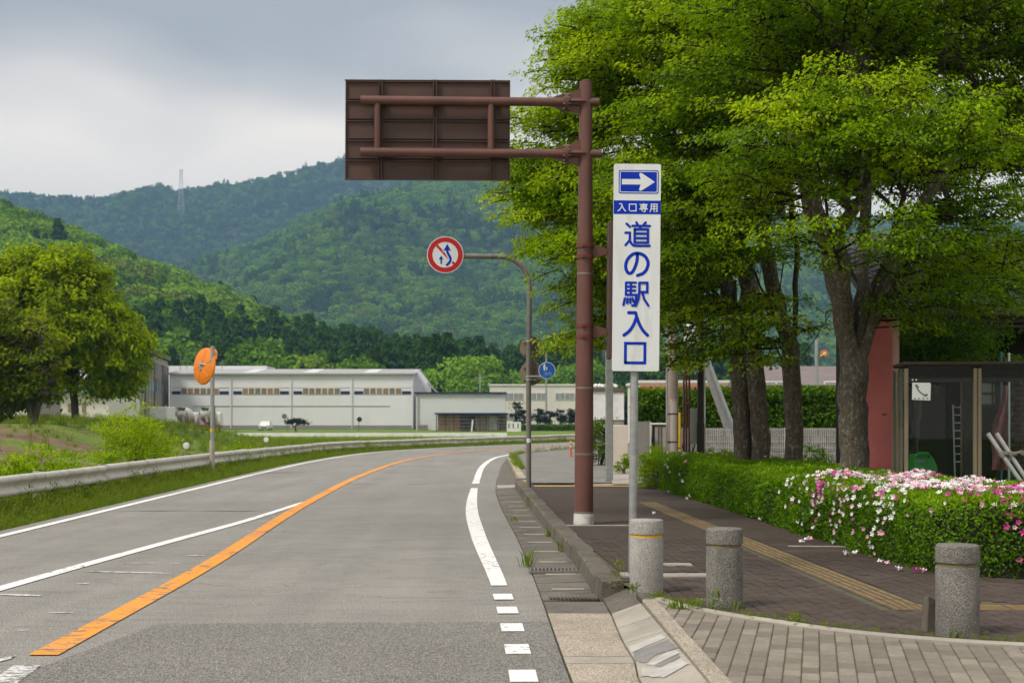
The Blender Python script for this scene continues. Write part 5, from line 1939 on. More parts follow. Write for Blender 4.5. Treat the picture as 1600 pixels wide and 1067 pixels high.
# density follows how near a stretch is
keep = RNG.random(NL) < np.clip(1.25 - (P[:, 1] - 13) * .032, .35, 1)
P, NV = P[keep], NV[keep]
n = len(P)
P = P - NV * np.abs(RNG.normal(0, .035, n))[:, None]
dv = NV * .35 + RNG.normal(0, .8, (n, 3)) + np.array([0, 0, .55])
nv = NV + RNG.normal(0, .5, (n, 3)) + np.array([0, 0, .35])
clump = vnoise(P[:, 0] * 6 + P[:, 1] * 5, P[:, 2] * 7 + P[:, 1], 9)
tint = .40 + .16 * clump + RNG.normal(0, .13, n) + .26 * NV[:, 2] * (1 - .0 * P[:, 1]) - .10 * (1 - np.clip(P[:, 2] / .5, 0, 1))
ln = np.clip(.040 + (P[:, 1] - 13) * .0005, .04, .047) * RNG.uniform(.75, 1.35, n)
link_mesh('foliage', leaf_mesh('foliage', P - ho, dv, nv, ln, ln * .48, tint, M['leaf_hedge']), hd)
# dark block added inside so that the hedge cannot be seen through
inn = offset2(hpath, .12)
inn2 = offset2(hpath, 1.6)
inn2[:, 1] = np.maximum(inn2[:, 1], 13.3)
core = MB()
m_ = len(inn)
core.add([(a, b, GZ0) for a, b in inn] + [(a, b, GZ0 + HH - .16) for a, b in inn] + [(a * .9 + c_ * .1, b * .9 + d_ * .1, GZ0 + HH - .07) for (a, b), (c_, d_) in zip(inn, inn2)] + [(a, b, GZ0 + HH - .07) for a, b in inn2] + [(a, b, GZ0) for a, b in inn2],
         [(r_ * m_ + i, r_ * m_ + i + 1, (r_ + 1) * m_ + i + 1, (r_ + 1) * m_ + i) for r_ in range(4) for i in range(m_ - 1)] + [(0, m_, 2 * m_, 3 * m_, 4 * m_), (m_ - 1, 2 * m_ - 1, 3 * m_ - 1, 4 * m_ - 1, 5 * m_ - 1)])
core.build('twigs', M['hedge_core'], hd, smooth=False)


def flower_geo():
    vs, fs = [], []
    vs.append((0, 0, -.012))
    for k in range(5):
        a = 2 * math.pi * k / 5
        for (da, r_, h_) in ((-.50, .62, .010), (-.30, .95, .020), (0, 1.08, .016), (.30, .95, .020), (.50, .62, .010)):
            vs.append((.030 * r_ * math.cos(a + da), .030 * r_ * math.sin(a + da), h_ + (.002 if k % 2 else 0)))
        b_ = 1 + k * 5
        fs.append((0, b_, b_ + 1, b_ + 2, b_ + 3, b_ + 4))
    for k in range(3):
        a = 2 * math.pi * k / 3 + .4
        vs += [(0, 0, -.01), (.007 * math.cos(a), .007 * math.sin(a), .03), (.009 * math.cos(a + .3), .009 * math.sin(a + .3), .03)]
        fs.append((len(vs) - 3, len(vs) - 2, len(vs) - 1))
    return vs, fs


fv, ff = flower_geo()
fmesh = {}
for key in ('petal_white', 'petal_pink', 'petal_magenta'):
    me = bpy.data.meshes.new('flower')
    me.from_pydata(fv, [], ff)
    me.materials.append(M[key])
    me.update()
    fmesh[key] = me


def flower_colour(x, y, rv):
    m = vnoise(np.array(x * 2.1 + 3), np.array(y * 1.6), 17)
    if m > .38 or (x > 4.1 and y < 13.5 and rv < .6):
        return 'petal_magenta' if rv < .55 else ('petal_pink' if rv < .85 else 'petal_white')
    return 'petal_white' if rv < .66 else ('petal_pink' if rv < .93 else 'petal_magenta')


NFL = 16000
FP_, FN_, fs_, fz_, fq_ = hedge_surface(hpath, 1.5, HH, .22, NFL, 43)
FP_[:, 2] += GZ0 + .05
yy = FP_[:, 1]
pt = np.clip((18.9 - yy) / 2.0, 0, 1)
top_ = np.clip((FN_[:, 2] - .15) / .5, 0, 1)
side_ = np.clip((fz_ - .02) / .6, 0, 1)
corner = 1 - .85 * np.clip((4.05 - FP_[:, 0]) / .3, 0, 1) * 0
endface = np.where((yy < 13.6) & (FN_[:, 2] < .6), .45, 1.0)
dens = .5 + .5 * vnoise(FP_[:, 0] * 2.6, FP_[:, 1] * 2.2 + FP_[:, 2] * 2, 23)
prob = pt * (top_ * np.clip(.6 + (FP_[:, 0] - 4.2) * 1.2, .5, 2.0) * np.clip(dens * 1.9, .2, 1) + (1 - top_) * side_ * .36 * np.clip(dens * 2.4 - .4, .10, 1.3)) * endface * .62
# the strip right at the near front corner of the top stays mostly green
prob *= np.where((top_ > .5) & (yy < 13.9) & (FP_[:, 0] < 4.6), .35, 1)
prob += (yy > 27.3) * .03 * (fz_ > .35) + ((yy > 24) & (yy <= 27.3)) * .004
sel = RNG.random(NFL) < prob
FP_, FN_ = FP_[sel], FN_[sel]
order = np.argsort(FP_[:, 1])
print('flowers', len(order))
rest_v = {k: ([], []) for k in fmesh}
fva = np.array(fv)
for c_, i in enumerate(order):
    p, nn_ = FP_[i], FN_[i]
    key = flower_colour(p[0], p[1], random.random())
    dirn = Vector(nn_) + Vector((random.gauss(0, .35), random.gauss(0, .35) - .25, random.gauss(.1, .3)))
    qt = dirn.to_track_quat('Z', 'Y') @ Vector((0, 0, 1)).rotation_difference(Vector((0, 0, 1)))
    rot = qt.to_matrix() @ Matrix.Rotation(random.uniform(0, 6.3), 3, 'Z')
    sc_ = random.uniform(.7, 1.15)
    loc = Vector(p) + Vector(nn_) * random.uniform(.0, .04)
    if c_ < 300:
        o = link_mesh('flower', fmesh[key], hd)
        o.location = loc - Vector(ho)
        o.rotation_euler = rot.to_euler()
        o.scale = (sc_, sc_, sc_)
    else:
        vv = fva * sc_ @ np.array(rot).T + np.array(loc) - ho
        b_ = sum(len(q) for q in rest_v[key][0])
        rest_v[key][0].append(vv)
        rest_v[key][1].extend([tuple(b_ + k for k in f) for f in ff])
for key, (a, b_) in rest_v.items():
    if not a:
        continue
    me = bpy.data.meshes.new('blossom_mass')
    me.from_pydata(np.concatenate(a).tolist(), [], b_)
    me.materials.append(M[key])
    me.update()
    o = link_mesh('blossom_mass', me, hd)
    o['kind'] = 'stuff'

# blossoms lying on the paving
ORD = ('nearest', 'second nearest', 'third nearest', 'fourth nearest', 'fifth nearest', 'sixth nearest', 'seventh nearest', 'eighth nearest', 'ninth nearest', 'tenth nearest', 'eleventh nearest', 'farthest')
BL = {}
for k, (px, py) in enumerate(((1260, 841), (1272, 840), (1308, 846), (1380, 871), (1410, 886), (1448, 889), (1395, 874), (1328, 863), (1436, 888), (1268, 838), (1565, 894), (1343, 862), (1028, 798), (1195, 810), (1152, 795), (1080, 770), (1050, 767))):
    p = GP(px, py + 2, SW)
    key = ('petal_white', 'petal_pink', 'petal_white', 'petal_white', 'petal_white', 'petal_pink', 'petal_pink', 'petal_white', 'petal_magenta')[k % 9]
    o = link_mesh('fallen_blossom', fmesh[key], None)
    o.location = (p.x - .10, p.y - .22, SW + .018)
    o.rotation_euler = (random.uniform(-.6, .6) + (3.14 if k % 3 == 0 else 0), random.uniform(-.6, .6), random.uniform(0, 6))
    o.scale = (1.25,) * 3
    tag(o, {'petal_white': 'white azalea blossom fallen on the dark paving beside the hedge', 'petal_pink': 'pale pink azalea blossom fallen on the dark paving beside the hedge', 'petal_magenta': 'magenta azalea blossom fallen on the dark paving beside the hedge'}[key], 'blossom', 'fallen blossoms along the hedge')
    BL.setdefault(key, []).append(o)

for key, l_ in BL.items():
    for i, o in enumerate(sorted(l_, key=lambda q: q.location.y)):
        o['label'] = o['label'].replace(' beside the hedge', ' beside the hedge, ' + ORD[i])
shrub('azalea_bush', 'yellow-green azalea bush at the far end of the hedge by the concrete wall', 'shrub', (3.0, 29.3, GZ0), (.42, .5, .85), 5200, .045, M['leaf_bush'], 77, tint0=.30, stems=10)


# ---- clipped tall hedge behind the mesh fence
def box_hedge(name, label, x0, x1, y0, y1, z0, z1, n, leaf, seed, mat):
    rg = np.random.default_rng(seed)
    root = thing(name, label, 'hedge', ((x0 + x1) / 2, y0, z0))
    o = np.array([(x0 + x1) / 2, y0, z0])
    A = np.array([(x1 - x0) * (z1 - z0), (x1 - x0) * (y1 - y0), (y1 - y0) * (z1 - z0)])
    w = rg.choice(3, n, p=A / A.sum())
    u, v_ = rg.random(n), rg.random(n)
    P = np.where((w == 0)[:, None], np.stack([x0 + u * (x1 - x0), np.full(n, y0), z0 + v_ * (z1 - z0)], 1), np.where((w == 1)[:, None], np.stack([x0 + u * (x1 - x0), y0 + v_ * (y1 - y0), np.full(n, z1)], 1), np.stack([np.full(n, x0), y0 + u * (y1 - y0), z0 + v_ * (z1 - z0)], 1)))
    NV = np.array([[0, -1, 0], [0, 0, 1], [-1, 0, 0]], float)[w]
    P = P + NV * (.07 * vnoise(P[:, 0] * 1.5, P[:, 2] * 2 + P[:, 1], seed) + rg.normal(0, .05, n))[:, None]
    dv = NV * .4 + rg.normal(0, .8, (n, 3))
    nv = NV + rg.normal(0, .5, (n, 3)) + np.array([0, 0, .4])
    ln = leaf * rg.uniform(.7, 1.3, n)
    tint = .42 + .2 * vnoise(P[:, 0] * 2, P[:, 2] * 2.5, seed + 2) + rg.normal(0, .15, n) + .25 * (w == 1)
    link_mesh('foliage', leaf_mesh('foliage', P - o, dv, nv, ln, ln * .6, tint, mat), root)
    MB().box(((x0 + x1) / 2 + .05, (y0 + y1) / 2 + .08, (z0 + z1) / 2 - .05), (x1 - x0 - .1, y1 - y0 - .1, z1 - z0 - .08)).build('twigs', M['hedge_core'], root)  # dark block added inside to close the gaps between leaves
    return root


box_hedge('clipped_hedge', 'tall clipped green hedge behind the block wall and mesh fence', AT(1000, 0, 41).x, AT(1330, 0, 41).x, 41, 42.4, .1, AT(0, 613, 41).z, 26000, .11, 51, M['leaf_box'])
q = AT(943, 650, 44)
shrub('round_shrub', 'round clipped dark green shrub beyond the cream gate pier', 'shrub', (q.x - .1, 44, .05), (.55, .5, 1.35), 2600, .09, M['leaf_box'], 81, tint0=.45)
q = AT(973, 735, 36.8)
shrub('pier_shrub', 'feathery light green shrub in front of the cream gate pier', 'shrub', (q.x, 36.6, .12), (.24, .2, .50), 900, .05, M['leaf_bush'], 83, tint0=.25)
q = AT(1115, 712, 31)
shrub('round_shrub', 'yellow-green clipped mound beside the black post behind the hedge', 'shrub', (q.x + .05, 31, .1), (.5, .4, .72), 2000, .06, M['leaf_bush'], 84, tint0=.15)
q = AT(1270, 712, 31)
shrub('round_shrub', 'green clipped mound against the mesh fence behind the middle tree', 'shrub', (q.x, 31, .1), (.45, .4, .85), 1800, .06, M['leaf_box'], 85, tint0=.75)


# ---- grass and weeds
def tuft_mesh(name, n, hgt, spread, wid, seed, lean=.5):
    rg = np.random.default_rng(seed)
    V, Fc, T = [], [], []
    for k in range(n):
        b0 = np.array([rg.normal(0, spread), rg.normal(0, spread), 0])
        a = rg.uniform(0, 6.28)
        h = hgt * rg.uniform(.45, 1.15)
        out = np.array([math.cos(a), math.sin(a), 0]) * h * lean * rg.uniform(.2, 1)
        sd = np.array([-math.sin(a + rg.normal(0, .8)), math.cos(a), 0]) * wid * rg.uniform(.6, 1.2)
        p1 = b0 + out * .35 + np.array([0, 0, h * .6])
        p2 = b0 + out + np.array([0, 0, h * rg.uniform(.75, 1)])
        i = len(V)
        V += [b0 - sd, b0 + sd, p1 + sd * .8, p1 - sd * .8, p2]
        Fc += [(i, i + 1, i + 2), (i, i + 2, i + 3), (i + 3, i + 2, i + 4)]
        T += [rg.uniform(.2, .8)] * 5
    me = np_mesh(name, np.array(V), np.array(Fc), M['grass'], attrs={'tint': np.array(T)})
    return me


def leafy_tuft(name, n, hgt, spread, leaf, seed):
    rg = np.random.default_rng(seed)
    P = np.stack([rg.normal(0, spread, n), rg.normal(0, spread, n), rg.uniform(0.02, 1, n) ** .8 * hgt], 1)
    dv = unit(P * [1, 1, .3]) + rg.normal(0, .5, (n, 3)) + [0, 0, .3]
    nv = rg.normal(0, .6, (n, 3)) + [0, 0, 1]
    ln = leaf * rg.uniform(.6, 1.3, n)
    return leaf_mesh(name, P, dv, nv, ln, ln * .5, rg.uniform(.3, .9, n), M['grass'])


PROTO = {}


def proto_col(name, meshes):
    c = bpy.data.collections.new(name)
    for i, me in enumerate(meshes):
        o = bpy.data.objects.new('%s_%02d' % (name, i), me)
        c.objects.link(o)
    PROTO[name] = c
    return c


def scatter(name, pts, scl, pick, itint, col, kind='stuff', zs=None):
    """one object of kind stuff: variants of a collection instanced on points"""
    n = len(pts)
    me = bpy.data.meshes.new(name)
    me.vertices.add(n)
    me.vertices.foreach_set('co', np.ascontiguousarray(pts, np.float32).ravel())
    sv = np.stack([scl, scl, scl if zs is None else scl * zs], 1)
    a = me.attributes.new('sclv', 'FLOAT_VECTOR', 'POINT')
    a.data.foreach_set('vector', np.ascontiguousarray(sv, np.float32).ravel())
    rv = np.stack([RNG.normal(0, .06, n), RNG.normal(0, .06, n), RNG.uniform(0, 6.283, n)], 1)
    a = me.attributes.new('rotv', 'FLOAT_VECTOR', 'POINT')
    a.data.foreach_set('vector', np.ascontiguousarray(rv, np.float32).ravel())
    a = me.attributes.new('itint', 'FLOAT', 'POINT')
    a.data.foreach_set('value', np.ascontiguousarray(itint, np.float32))
    a = me.attributes.new('pick', 'INT', 'POINT')
    a.data.foreach_set('value', np.ascontiguousarray(pick, np.int32))
    o = bpy.data.objects.new(name, me)
    COL.objects.link(o)
    g = bpy.data.node_groups.new(name, 'GeometryNodeTree')
    g.interface.new_socket('Geometry', in_out='INPUT', socket_type='NodeSocketGeometry')
    g.interface.new_socket('Geometry', in_out='OUTPUT', socket_type='NodeSocketGeometry')
    gi, go_ = g.nodes.new('NodeGroupInput'), g.nodes.new('NodeGroupOutput')
    ci = g.nodes.new('GeometryNodeCollectionInfo')
    ci.inputs['Collection'].default_value = col
    ci.inputs['Separate Children'].default_value = True
    ci.inputs['Reset Children'].default_value = True
    ip = g.nodes.new('GeometryNodeInstanceOnPoints')
    ip.inputs['Pick Instance'].default_value = True

    def attr(nm, ty):
        nd = g.nodes.new('GeometryNodeInputNamedAttribute')
        nd.data_type = ty
        nd.inputs['Name'].default_value = nm
        return nd.outputs['Attribute']
    g.links.new(gi.outputs[0], ip.inputs['Points'])
    g.links.new(ci.outputs[0], ip.inputs['Instance'])
    g.links.new(attr('pick', 'INT'), ip.inputs['Instance Index'])
    g.links.new(attr('rotv', 'FLOAT_VECTOR'), ip.inputs['Rotation'])
    g.links.new(attr('sclv', 'FLOAT_VECTOR'), ip.inputs['Scale'])
    g.links.new(ip.outputs[0], go_.inputs[0])
    md = o.modifiers.new('scatter', 'NODES')
    md.node_group = g
    o['kind'] = kind
    return o


gcol = proto_col('tuft', [tuft_mesh('tuft', 26, .30, .06, .006, 61), tuft_mesh('tuft', 22, .42, .07, .006, 62, .7), leafy_tuft('tuft', 60, .26, .07, .05, 63), tuft_mesh('tuft', 30, .2, .08, .007, 64), leafy_tuft('tuft', 50, .4, .05, .045, 65)])
# verge between edge line and guardrail and just behind it
pts = []
while len(pts) < 8200:
    s = random.random() ** 1.5
    y = 13 + s * 75
    i = int(np.argmin(np.abs(LEFT[:, 1] - y)))
    off = random.uniform(.36, 1.9)
    p = offset2(LEFT, -off)[i] if False else None
    t_ = LEFT[min(i + 1, len(LEFT) - 1)] - LEFT[max(i - 1, 0)]
    t_ = t_ / np.linalg.norm(t_)
    q = LEFT[i] + np.array([-t_[1], t_[0]]) * off + t_ * random.uniform(-.4, .4)
    pts.append((q[0], q[1], max(-.05, gz_(q[0], q[1])), off))
pts = np.array(pts)
scl = RNG.uniform(.45, 1.0, len(pts)) * np.interp(pts[:, 3], [.36, .8, 1.2, 1.9], [.4, .8, 1.25, 1.2])
o = scatter('verge_grass', pts[:, :3], scl, RNG.choice(5, len(pts), p=[.26, .2, .22, .18, .14]), RNG.random(len(pts)), gcol)
tag(o, 'strip of rough green grass along the left road edge', 'grass')
# meadow behind the rail
n = 15000
yy = 20 + RNG.random(n) ** 1.3 * 98
xx = np.array([np.interp(y, GR[:, 1], GR[:, 0]) for y in yy]) - .3 - RNG.random(n) ** .8 * np.interp(yy, [20, 60, 130], [8, 26, 60])
zz = ground_z(xx, yy)
soil = (xx < -11.5) & (yy > 30) & (yy < 62)
kp = ~soil | (RNG.random(n) < .12)
o = scatter('meadow_grass', np.stack([xx, yy, zz], 1)[kp], RNG.uniform(.6, 1.3, n)[kp] * np.interp(yy[kp], [20, 60, 100, 130], [.8, 1.1, .9, .5]), RNG.choice(5, n, p=[.3, .22, .2, .2, .08])[kp], RNG.random(n)[kp], gcol)
tag(o, 'rough green meadow grass between the guardrail and the far road', 'grass')
# far verge right of the bend
pts = []
for k in range(900):
    i = random.randint(0, len(K2) - 1)
    q = K2[i] + np.array([random.uniform(-.05, .25), random.uniform(-.2, .2)])
    if q[1] > 40:
        pts.append((q[0], q[1], .09))
pts = np.array(pts)
o = scatter('kerb_grass', pts, RNG.uniform(.2, .55, len(pts)), RNG.choice(5, len(pts)), RNG.random(len(pts)), gcol)
tag(o, 'thin line of grass growing along the far kerb', 'grass')

wl = [('at the kerb foot beside the white sign', 966, 917, .30), ('in the gutter next to the drain grate', 823, 884, .26), ('in the middle of the gutter', 826, 797, .26), ('where gutter meets kerb halfway along', 858, 838, .16),
      ('at the foot of the middle bollard', 1120, 951, .17), ('at the right foot of the middle bollard', 1146, 949, .15), ('in the gutter beyond the grate', 803, 818, .14), ('against the kerb above the grate', 880, 861, .2), ('at the foot of the pale bollard', 993, 926, .10), ('at the far end of the raised kerb', 830, 762, .12),
      ('at the start of the far kerb', 797, 716, .30), ('beside the far kerb corner', 803, 730, .22), ('in the border by the middle bollard, farthest left', 1085, 951, .10), ('at the foot of the right bollard', 1490, 993, .10), ('on the paving edge between the bollards', 1240, 972, .08), ('at the seam of driveway and border stones', 1060, 950, .10), ('at the base of the brown pole', 900, 823, .10)]
for k, (wh, px, py, hh) in enumerate(wl):
    z = SW if px > 900 else .015
    p = GP(px, py, z)
    me = tuft_mesh('weed', 26, hh, .035, .006, 200 + k, .8) if k % 2 else leafy_tuft('weed', 70, hh * .8, .028, .03, 200 + k)
    o = link_mesh('weed', me, None, (p.x, p.y, z - .005))
    tag(o, 'small green weed ' + wh, 'weed', 'weeds in the paving joints')
# sparse moss and dry grass in the border joints
pts = []
for k in range(420):
    i = int(random.random() ** 1.3 * (len(BORDER) - 1))
    q = BORDER[i]
    pts.append((q[0] + random.gauss(.0, .04), q[1] + .06 + abs(random.gauss(0, .10)), SW - .002))
pts = np.array(pts)
o = scatter('joint_grass', pts, RNG.uniform(.04, .16, len(pts)), RNG.choice(5, len(pts)), RNG.random(len(pts)), gcol)
tag(o, 'sparse dry grass in the joints along the border stones', 'grass')


# ================================================================ RIGHT SIDE: slab, phone booth, building, gate, poles
# ---- red slab
dR = 21.6
slab = thing('red_slab', 'faded red upright slab with pale edge behind the nearest tree trunk', 'sign slab', (AT(1376, 0, dR).x, dR, .05))
xa, xb = AT(1324, 0, dR + .9).x, AT(1394, 0, dR).x
za, zb = AT(0, 525, dR + .9).z, AT(0, 496, dR).z
dx_, dy_ = xb - xa, -.9
Ln = math.hypot(dx_, dy_)
Us = Vector((dx_ / Ln, dy_ / Ln, 0))
pol = [(0, .0), (Ln, .0)] + [(Ln * (1 - k / 10), (zb - .05) - (zb - za) * (k / 10) ** 1.6) for k in range(11)]
MB().prism(pol, (xa, dR + .9, .05), Us, VV, .10).build('slab_face', M['red_slab'], slab)
Ns = Us.cross(VV)
MB().box(Vector((xb, dR, (zb + .05) / 2)) + Us * .02 - Ns * .05, (.045, .115, zb - .05), rz=math.atan2(Us.y, Us.x), bev=.006).build('pale_edge', M['red_edge'], slab)
MB().prism([(-.06, -.012), (-.02, -.02), (.06, -.006), (.055, .012), (.01, .006), (-.03, .02)], Vector((AT(1383, 0, dR - .02).x, dR - .02, AT(0, 647, dR).z)) + Ns * .012, Us, VV, .002).build('dark_chip', M['black_metal'], slab)

# ---- phone booth (two bays)
dP = 18.6
kp_ = dP / F
x0p, x1p, x2p = AT(1419, 0, dP).x, AT(1527, 0, dP).x, AT(1640, 0, dP).x
ztop = AT(0, 568, dP).z
zb0 = .06
dep = 1.0
pb = thing('phone_booth', 'bronze framed glass telephone booth with black louvred top behind the hedge', 'phone booth', ((x0p + x2p) / 2, dP, zb0), rot=(0, 0, R(-7)))
roof = MB().box(((x0p + x2p) / 2, dP + dep / 2, ztop + .0), (x2p - x0p + .07, dep + .10, .055), bev=.02).build('roof', M['wood_dark'], pb)
for x in (x0p, x1p - .028, x1p + .028, x2p):
    MB().box((x, dP, (ztop + zb0) / 2 - .03), (.05, .055, ztop - zb0 - .06), bev=.008).build('post', M['bronze'], pb)
for x in (x0p - .02, x1p, x2p):
    MB().box((x, dP + dep, (ztop + zb0) / 2 - .03), (.05, .05, ztop - zb0 - .06), bev=.008).build('post', M['bronze'], pb)
for yy_ in (.3, .6):
    MB().box((x0p - .015, dP + dep * yy_, (ztop + zb0) / 2 - .03), (.03, .04, ztop - zb0 - .06)).build('post', M['bronze'], pb)
for xl, xr in ((x0p + .03, x1p - .06), (x1p + .06, x2p - .03)):
    MB().box(((xl + xr) / 2, dP + .012, ztop - .135), (xr - xl, .02, .21)).build('louvre_panel', M['black_metal'], pb)
    for k in range(5):
        MB().box(((xl + xr) / 2, dP - .008, ztop - .055 - k * .028), (xr - xl, .022, .012), bev=.003, rx=R(25)).build('louvre_slat', M['black_metal'], pb)
    MB().box(((xl + xr) / 2, dP + .004, (ztop - .24 + zb0) / 2), (xr - xl, .008, ztop - .24 - zb0)).build('pane', M['glass'], pb)
    MB().box(((xl + xr) / 2, dP + dep, (ztop - .2 + zb0) / 2), (xr - xl, .008, ztop - .2 - zb0)).build('pane', M['glass'], pb)
MB().box((x0p - .02, dP + dep / 2, (ztop - .1 + zb0) / 2), (.008, dep - .06, ztop - .1 - zb0)).build('pane', M['glass'], pb)
MB().box(((x0p + x2p) / 2, dP + dep / 2, zb0 + .02), (x2p - x0p, dep, .06)).build('floor_plate', M['base_wall'], pb)
MB().box((x1p, dP + dep / 2, (ztop + zb0) / 2), (.025, dep - .1, ztop - zb0 - .1)).build('divider', M['black_metal'], pb)
for px in (1429, 1434.5):
    MB().lathe([(.002, 0), (.012, 0), (.012, .004), (.002, .005)], AT(px, 593, dP - .02), 10, 'Y').build('badge', M['white_paint'], pb)
# green telephone on a shelf inside
pht = AT(1443, 712, dP + .55)
ph = thing('green_telephone', 'bright green public telephone inside the left booth bay', 'telephone', (pht.x, dP + .55, .85))
MB().box((pht.x, dP + .62, .80), (.52, .36, .03), bev=.005).build('shelf', M['bronze'], ph)
MB().prism([(-.15, 0), (.17, 0), (.155, .12), (.11, .22), (.06, .27), (-.15, .27)], (pht.x, dP + .47, .82), UU, VV, .24).build('body', M['green_phone'], ph)
MB().box((pht.x - .06, dP + .465, 1.0), (.10, .012, .05)).build('keypad', M['print_grey'], ph)
MB().tube([(pht.x - .12, dP + .46, 1.06), (pht.x - .10, dP + .43, 1.10), (pht.x + .02, dP + .43, 1.10), (pht.x + .05, dP + .46, 1.06)], .022, 10).build('handset', M['green_phone'], ph)
# white notice with handset picture taped to the glass
nc = AT(1439.5, 611.5, dP - .012)
nt = thing('notice_sheet', 'white taped sheet with grey handset picture on the booth glass', 'notice', tuple(nc))
w_, h_ = 29 * kp_, 27 * kp_
MB().prism([(-w_ / 2, -h_ / 2 + .006), (w_ / 2 - .004, -h_ / 2 - .004), (w_ / 2, -h_ / 2 + .08), (w_ / 2 + .005, h_ / 2 - .02), (w_ / 2 - .006, h_ / 2), (-w_ / 2 + .004, h_ / 2 + .003)], nc, UU, VV, .002).build('sheet', M['white_paper'], nt, smooth=False)
mb = MB()
stroke_mesh(mb, [tuple(p) for p in catmull([(-.062, .072), (-.050, .035), (-.015, -.012), (.035, -.045), (.062, -.05)], .02)], .020, nc, UU, VV, NN, .0015)
stroke_mesh(mb, [(-.066, .078), (-.048, .055)], .034, nc, UU, VV, NN, .002)
stroke_mesh(mb, [(.044, -.052), (.070, -.046)], .034, nc, UU, VV, NN, .0025)
mb.build('handset_picture', M['print_grey'], nt, smooth=False)
mb = MB()
for k, ux in enumerate((-.085, -.03, .025, .08)):
    stroke_mesh(mb, [(ux - .008, -.092), (ux + .008, -.092)], .016, nc, UU, VV, NN, .0015)
mb.build('small_marks', M['print_grey'], nt, smooth=False)
# ladder and cloth standing behind the booth
dl = 20.3
ld = thing('step_ladder', 'narrow pale metal ladder seen through the left booth bay', 'ladder', (AT(1500, 0, dl).x, dl, .06))
lx0, lx1 = AT(1494, 0, dl).x, AT(1506.5, 0, dl).x
for x in (lx0, lx1):
    MB().tube([(x, dl, .06), (x, dl + .15, AT(0, 632, dl).z)], .012, 8).build('rail', M['white_paint'], ld)
for k in range(8):
    z = AT(0, 636 + k * 12.2, dl).z
    MB().box(((lx0 + lx1) / 2, dl + .1, z), (lx1 - lx0, .03, .014)).build('rung', M['white_paint'], ld)
dc2 = 20.0
cl0 = thing('pink_banner', 'faded pink cloth banner hanging on its pole behind the right booth bay', 'banner', (AT(1570, 0, dc2).x, dc2, .06))
bp_ = AT(1575.5, 0, dc2).x
MB().tube([(bp_, dc2, .06), (bp_, dc2, AT(0, 600, dc2).z)], .012, 8).build('pole', M['white_paint'], cl0)
vs, fs = [], []
for i in range(22):
    a = i / 21
    py = 602 + a * 132
    wl_ = np.interp(a, [0, .2, .45, .7, 1], [9, 12, 22, 27, 27])
    for j in range(7):
        b_ = j / 6
        q = AT(1575 - wl_ * (1 - b_) + 1.5 * math.sin(a * 9), py, dc2)
        vs.append((q.x, dc2 + .03 * math.sin(b_ * 8 + a * 5), q.z))
fs = [(i * 7 + j, i * 7 + j + 1, (i + 1) * 7 + j + 1, (i + 1) * 7 + j) for i in range(21) for j in range(6)]
MB().add(vs, fs).build('cloth', M['pink_cloth'], cl0)
for nm, px, mt, lab in (('flag_pole', 1564.5, 'teal', 'thin teal flag pole sticking up behind the booth roof'), ('flag_pole', 1576.5, 'white_paint', 'thin white flag pole sticking up behind the booth roof')):
    q = AT(px, 0, 20.6)
    mb = MB().tube([(q.x, 20.6, .06), (q.x, 20.6, AT(0, 555, 20.6).z)], .016, 10)
    mb.lathe([(.02, 0), (.022, .01), (.02, .03), (.004, .034)], (q.x, 20.6, AT(0, 555, 20.6).z), 10)
    tag(mb.build(nm, M[mt], origin=(q.x, 20.6, .06)), lab, 'pole')
# leaning scaffold pipes
dS = 15.6
for (xa_, ya_, xb_, yb_, lab) in ((1543.5, 677, 1592, 748, 'left of two leaning grey scaffold pipes behind the flowers'), (1557, 677, 1606, 752, 'right of two leaning grey scaffold pipes, with a clamp end')):
    a, b_ = AT(xa_, ya_, dS), AT(xb_, yb_, dS - .15)
    dirv = (b_ - a).normalized()
    foot = a + dirv * ((a.z - .06) / -dirv.z)
    rt = thing('scaffold_pipe', lab, 'pipe', tuple(foot), 'leaning scaffold pipes')
    MB().tube([a, foot], .0243, 14).build('pipe', M['galv'], rt)
    cq = a + dirv * .27
    MB().tube([cq - dirv * .03, cq + dirv * .03], .036, 12).build('clamp', M['galv_dull'], rt)
    MB().box(cq + Vector((.03, -.03, .01)), (.05, .05, .04), bev=.006).build('clamp_bolt', M['galv_dull'], rt)
    if xa_ > 1550:
        MB().tube([cq + Vector((.02, -.02, .01)), cq + Vector((.10, -.03, .02))], .018, 10).build('clamp_bolt', M['galv_dull'], rt)
        MB().lathe([(.014, -.03), (.028, -.03), (.028, .03), (.014, .03)], cq + Vector((.115, -.04, .02)), 14, 'Y').build('clamp_ring', M['galv_dull'], rt)

# ---- roadside station building with tiled roof
bl = thing('tiled_building', 'dark building with grey tiled roof and deep eaves behind the phone booth', 'building', (9.0, 26, .06))
eY, eZ = 24.2, AT(0, 489, 24.2).z
pitch = R(24)
xL, xR = AT(1372, 0, 24.2).x, 14.0
up = Vector((0, math.cos(pitch), math.sin(pitch)))
nr = Vector((0, -math.sin(pitch), math.cos(pitch)))
rl = 4.6
e0 = Vector((xL, eY, eZ))
rf = MB().add([e0 - nr * .03, Vector((xR, eY, eZ)) - nr * .03, Vector((xR, eY, eZ)) + up * rl - nr * .03, e0 + up * rl - nr * .03, e0 - nr * .14, Vector((xR, eY, eZ)) - nr * .14, Vector((xR, eY, eZ)) + up * rl - nr * .14, e0 + up * rl - nr * .14],
              [(0, 1, 2, 3), (7, 6, 5, 4), (0, 4, 5, 1), (3, 2, 6, 7), (0, 3, 7, 4), (1, 5, 6, 2)]).build('roof', M['roof_tile'], bl)
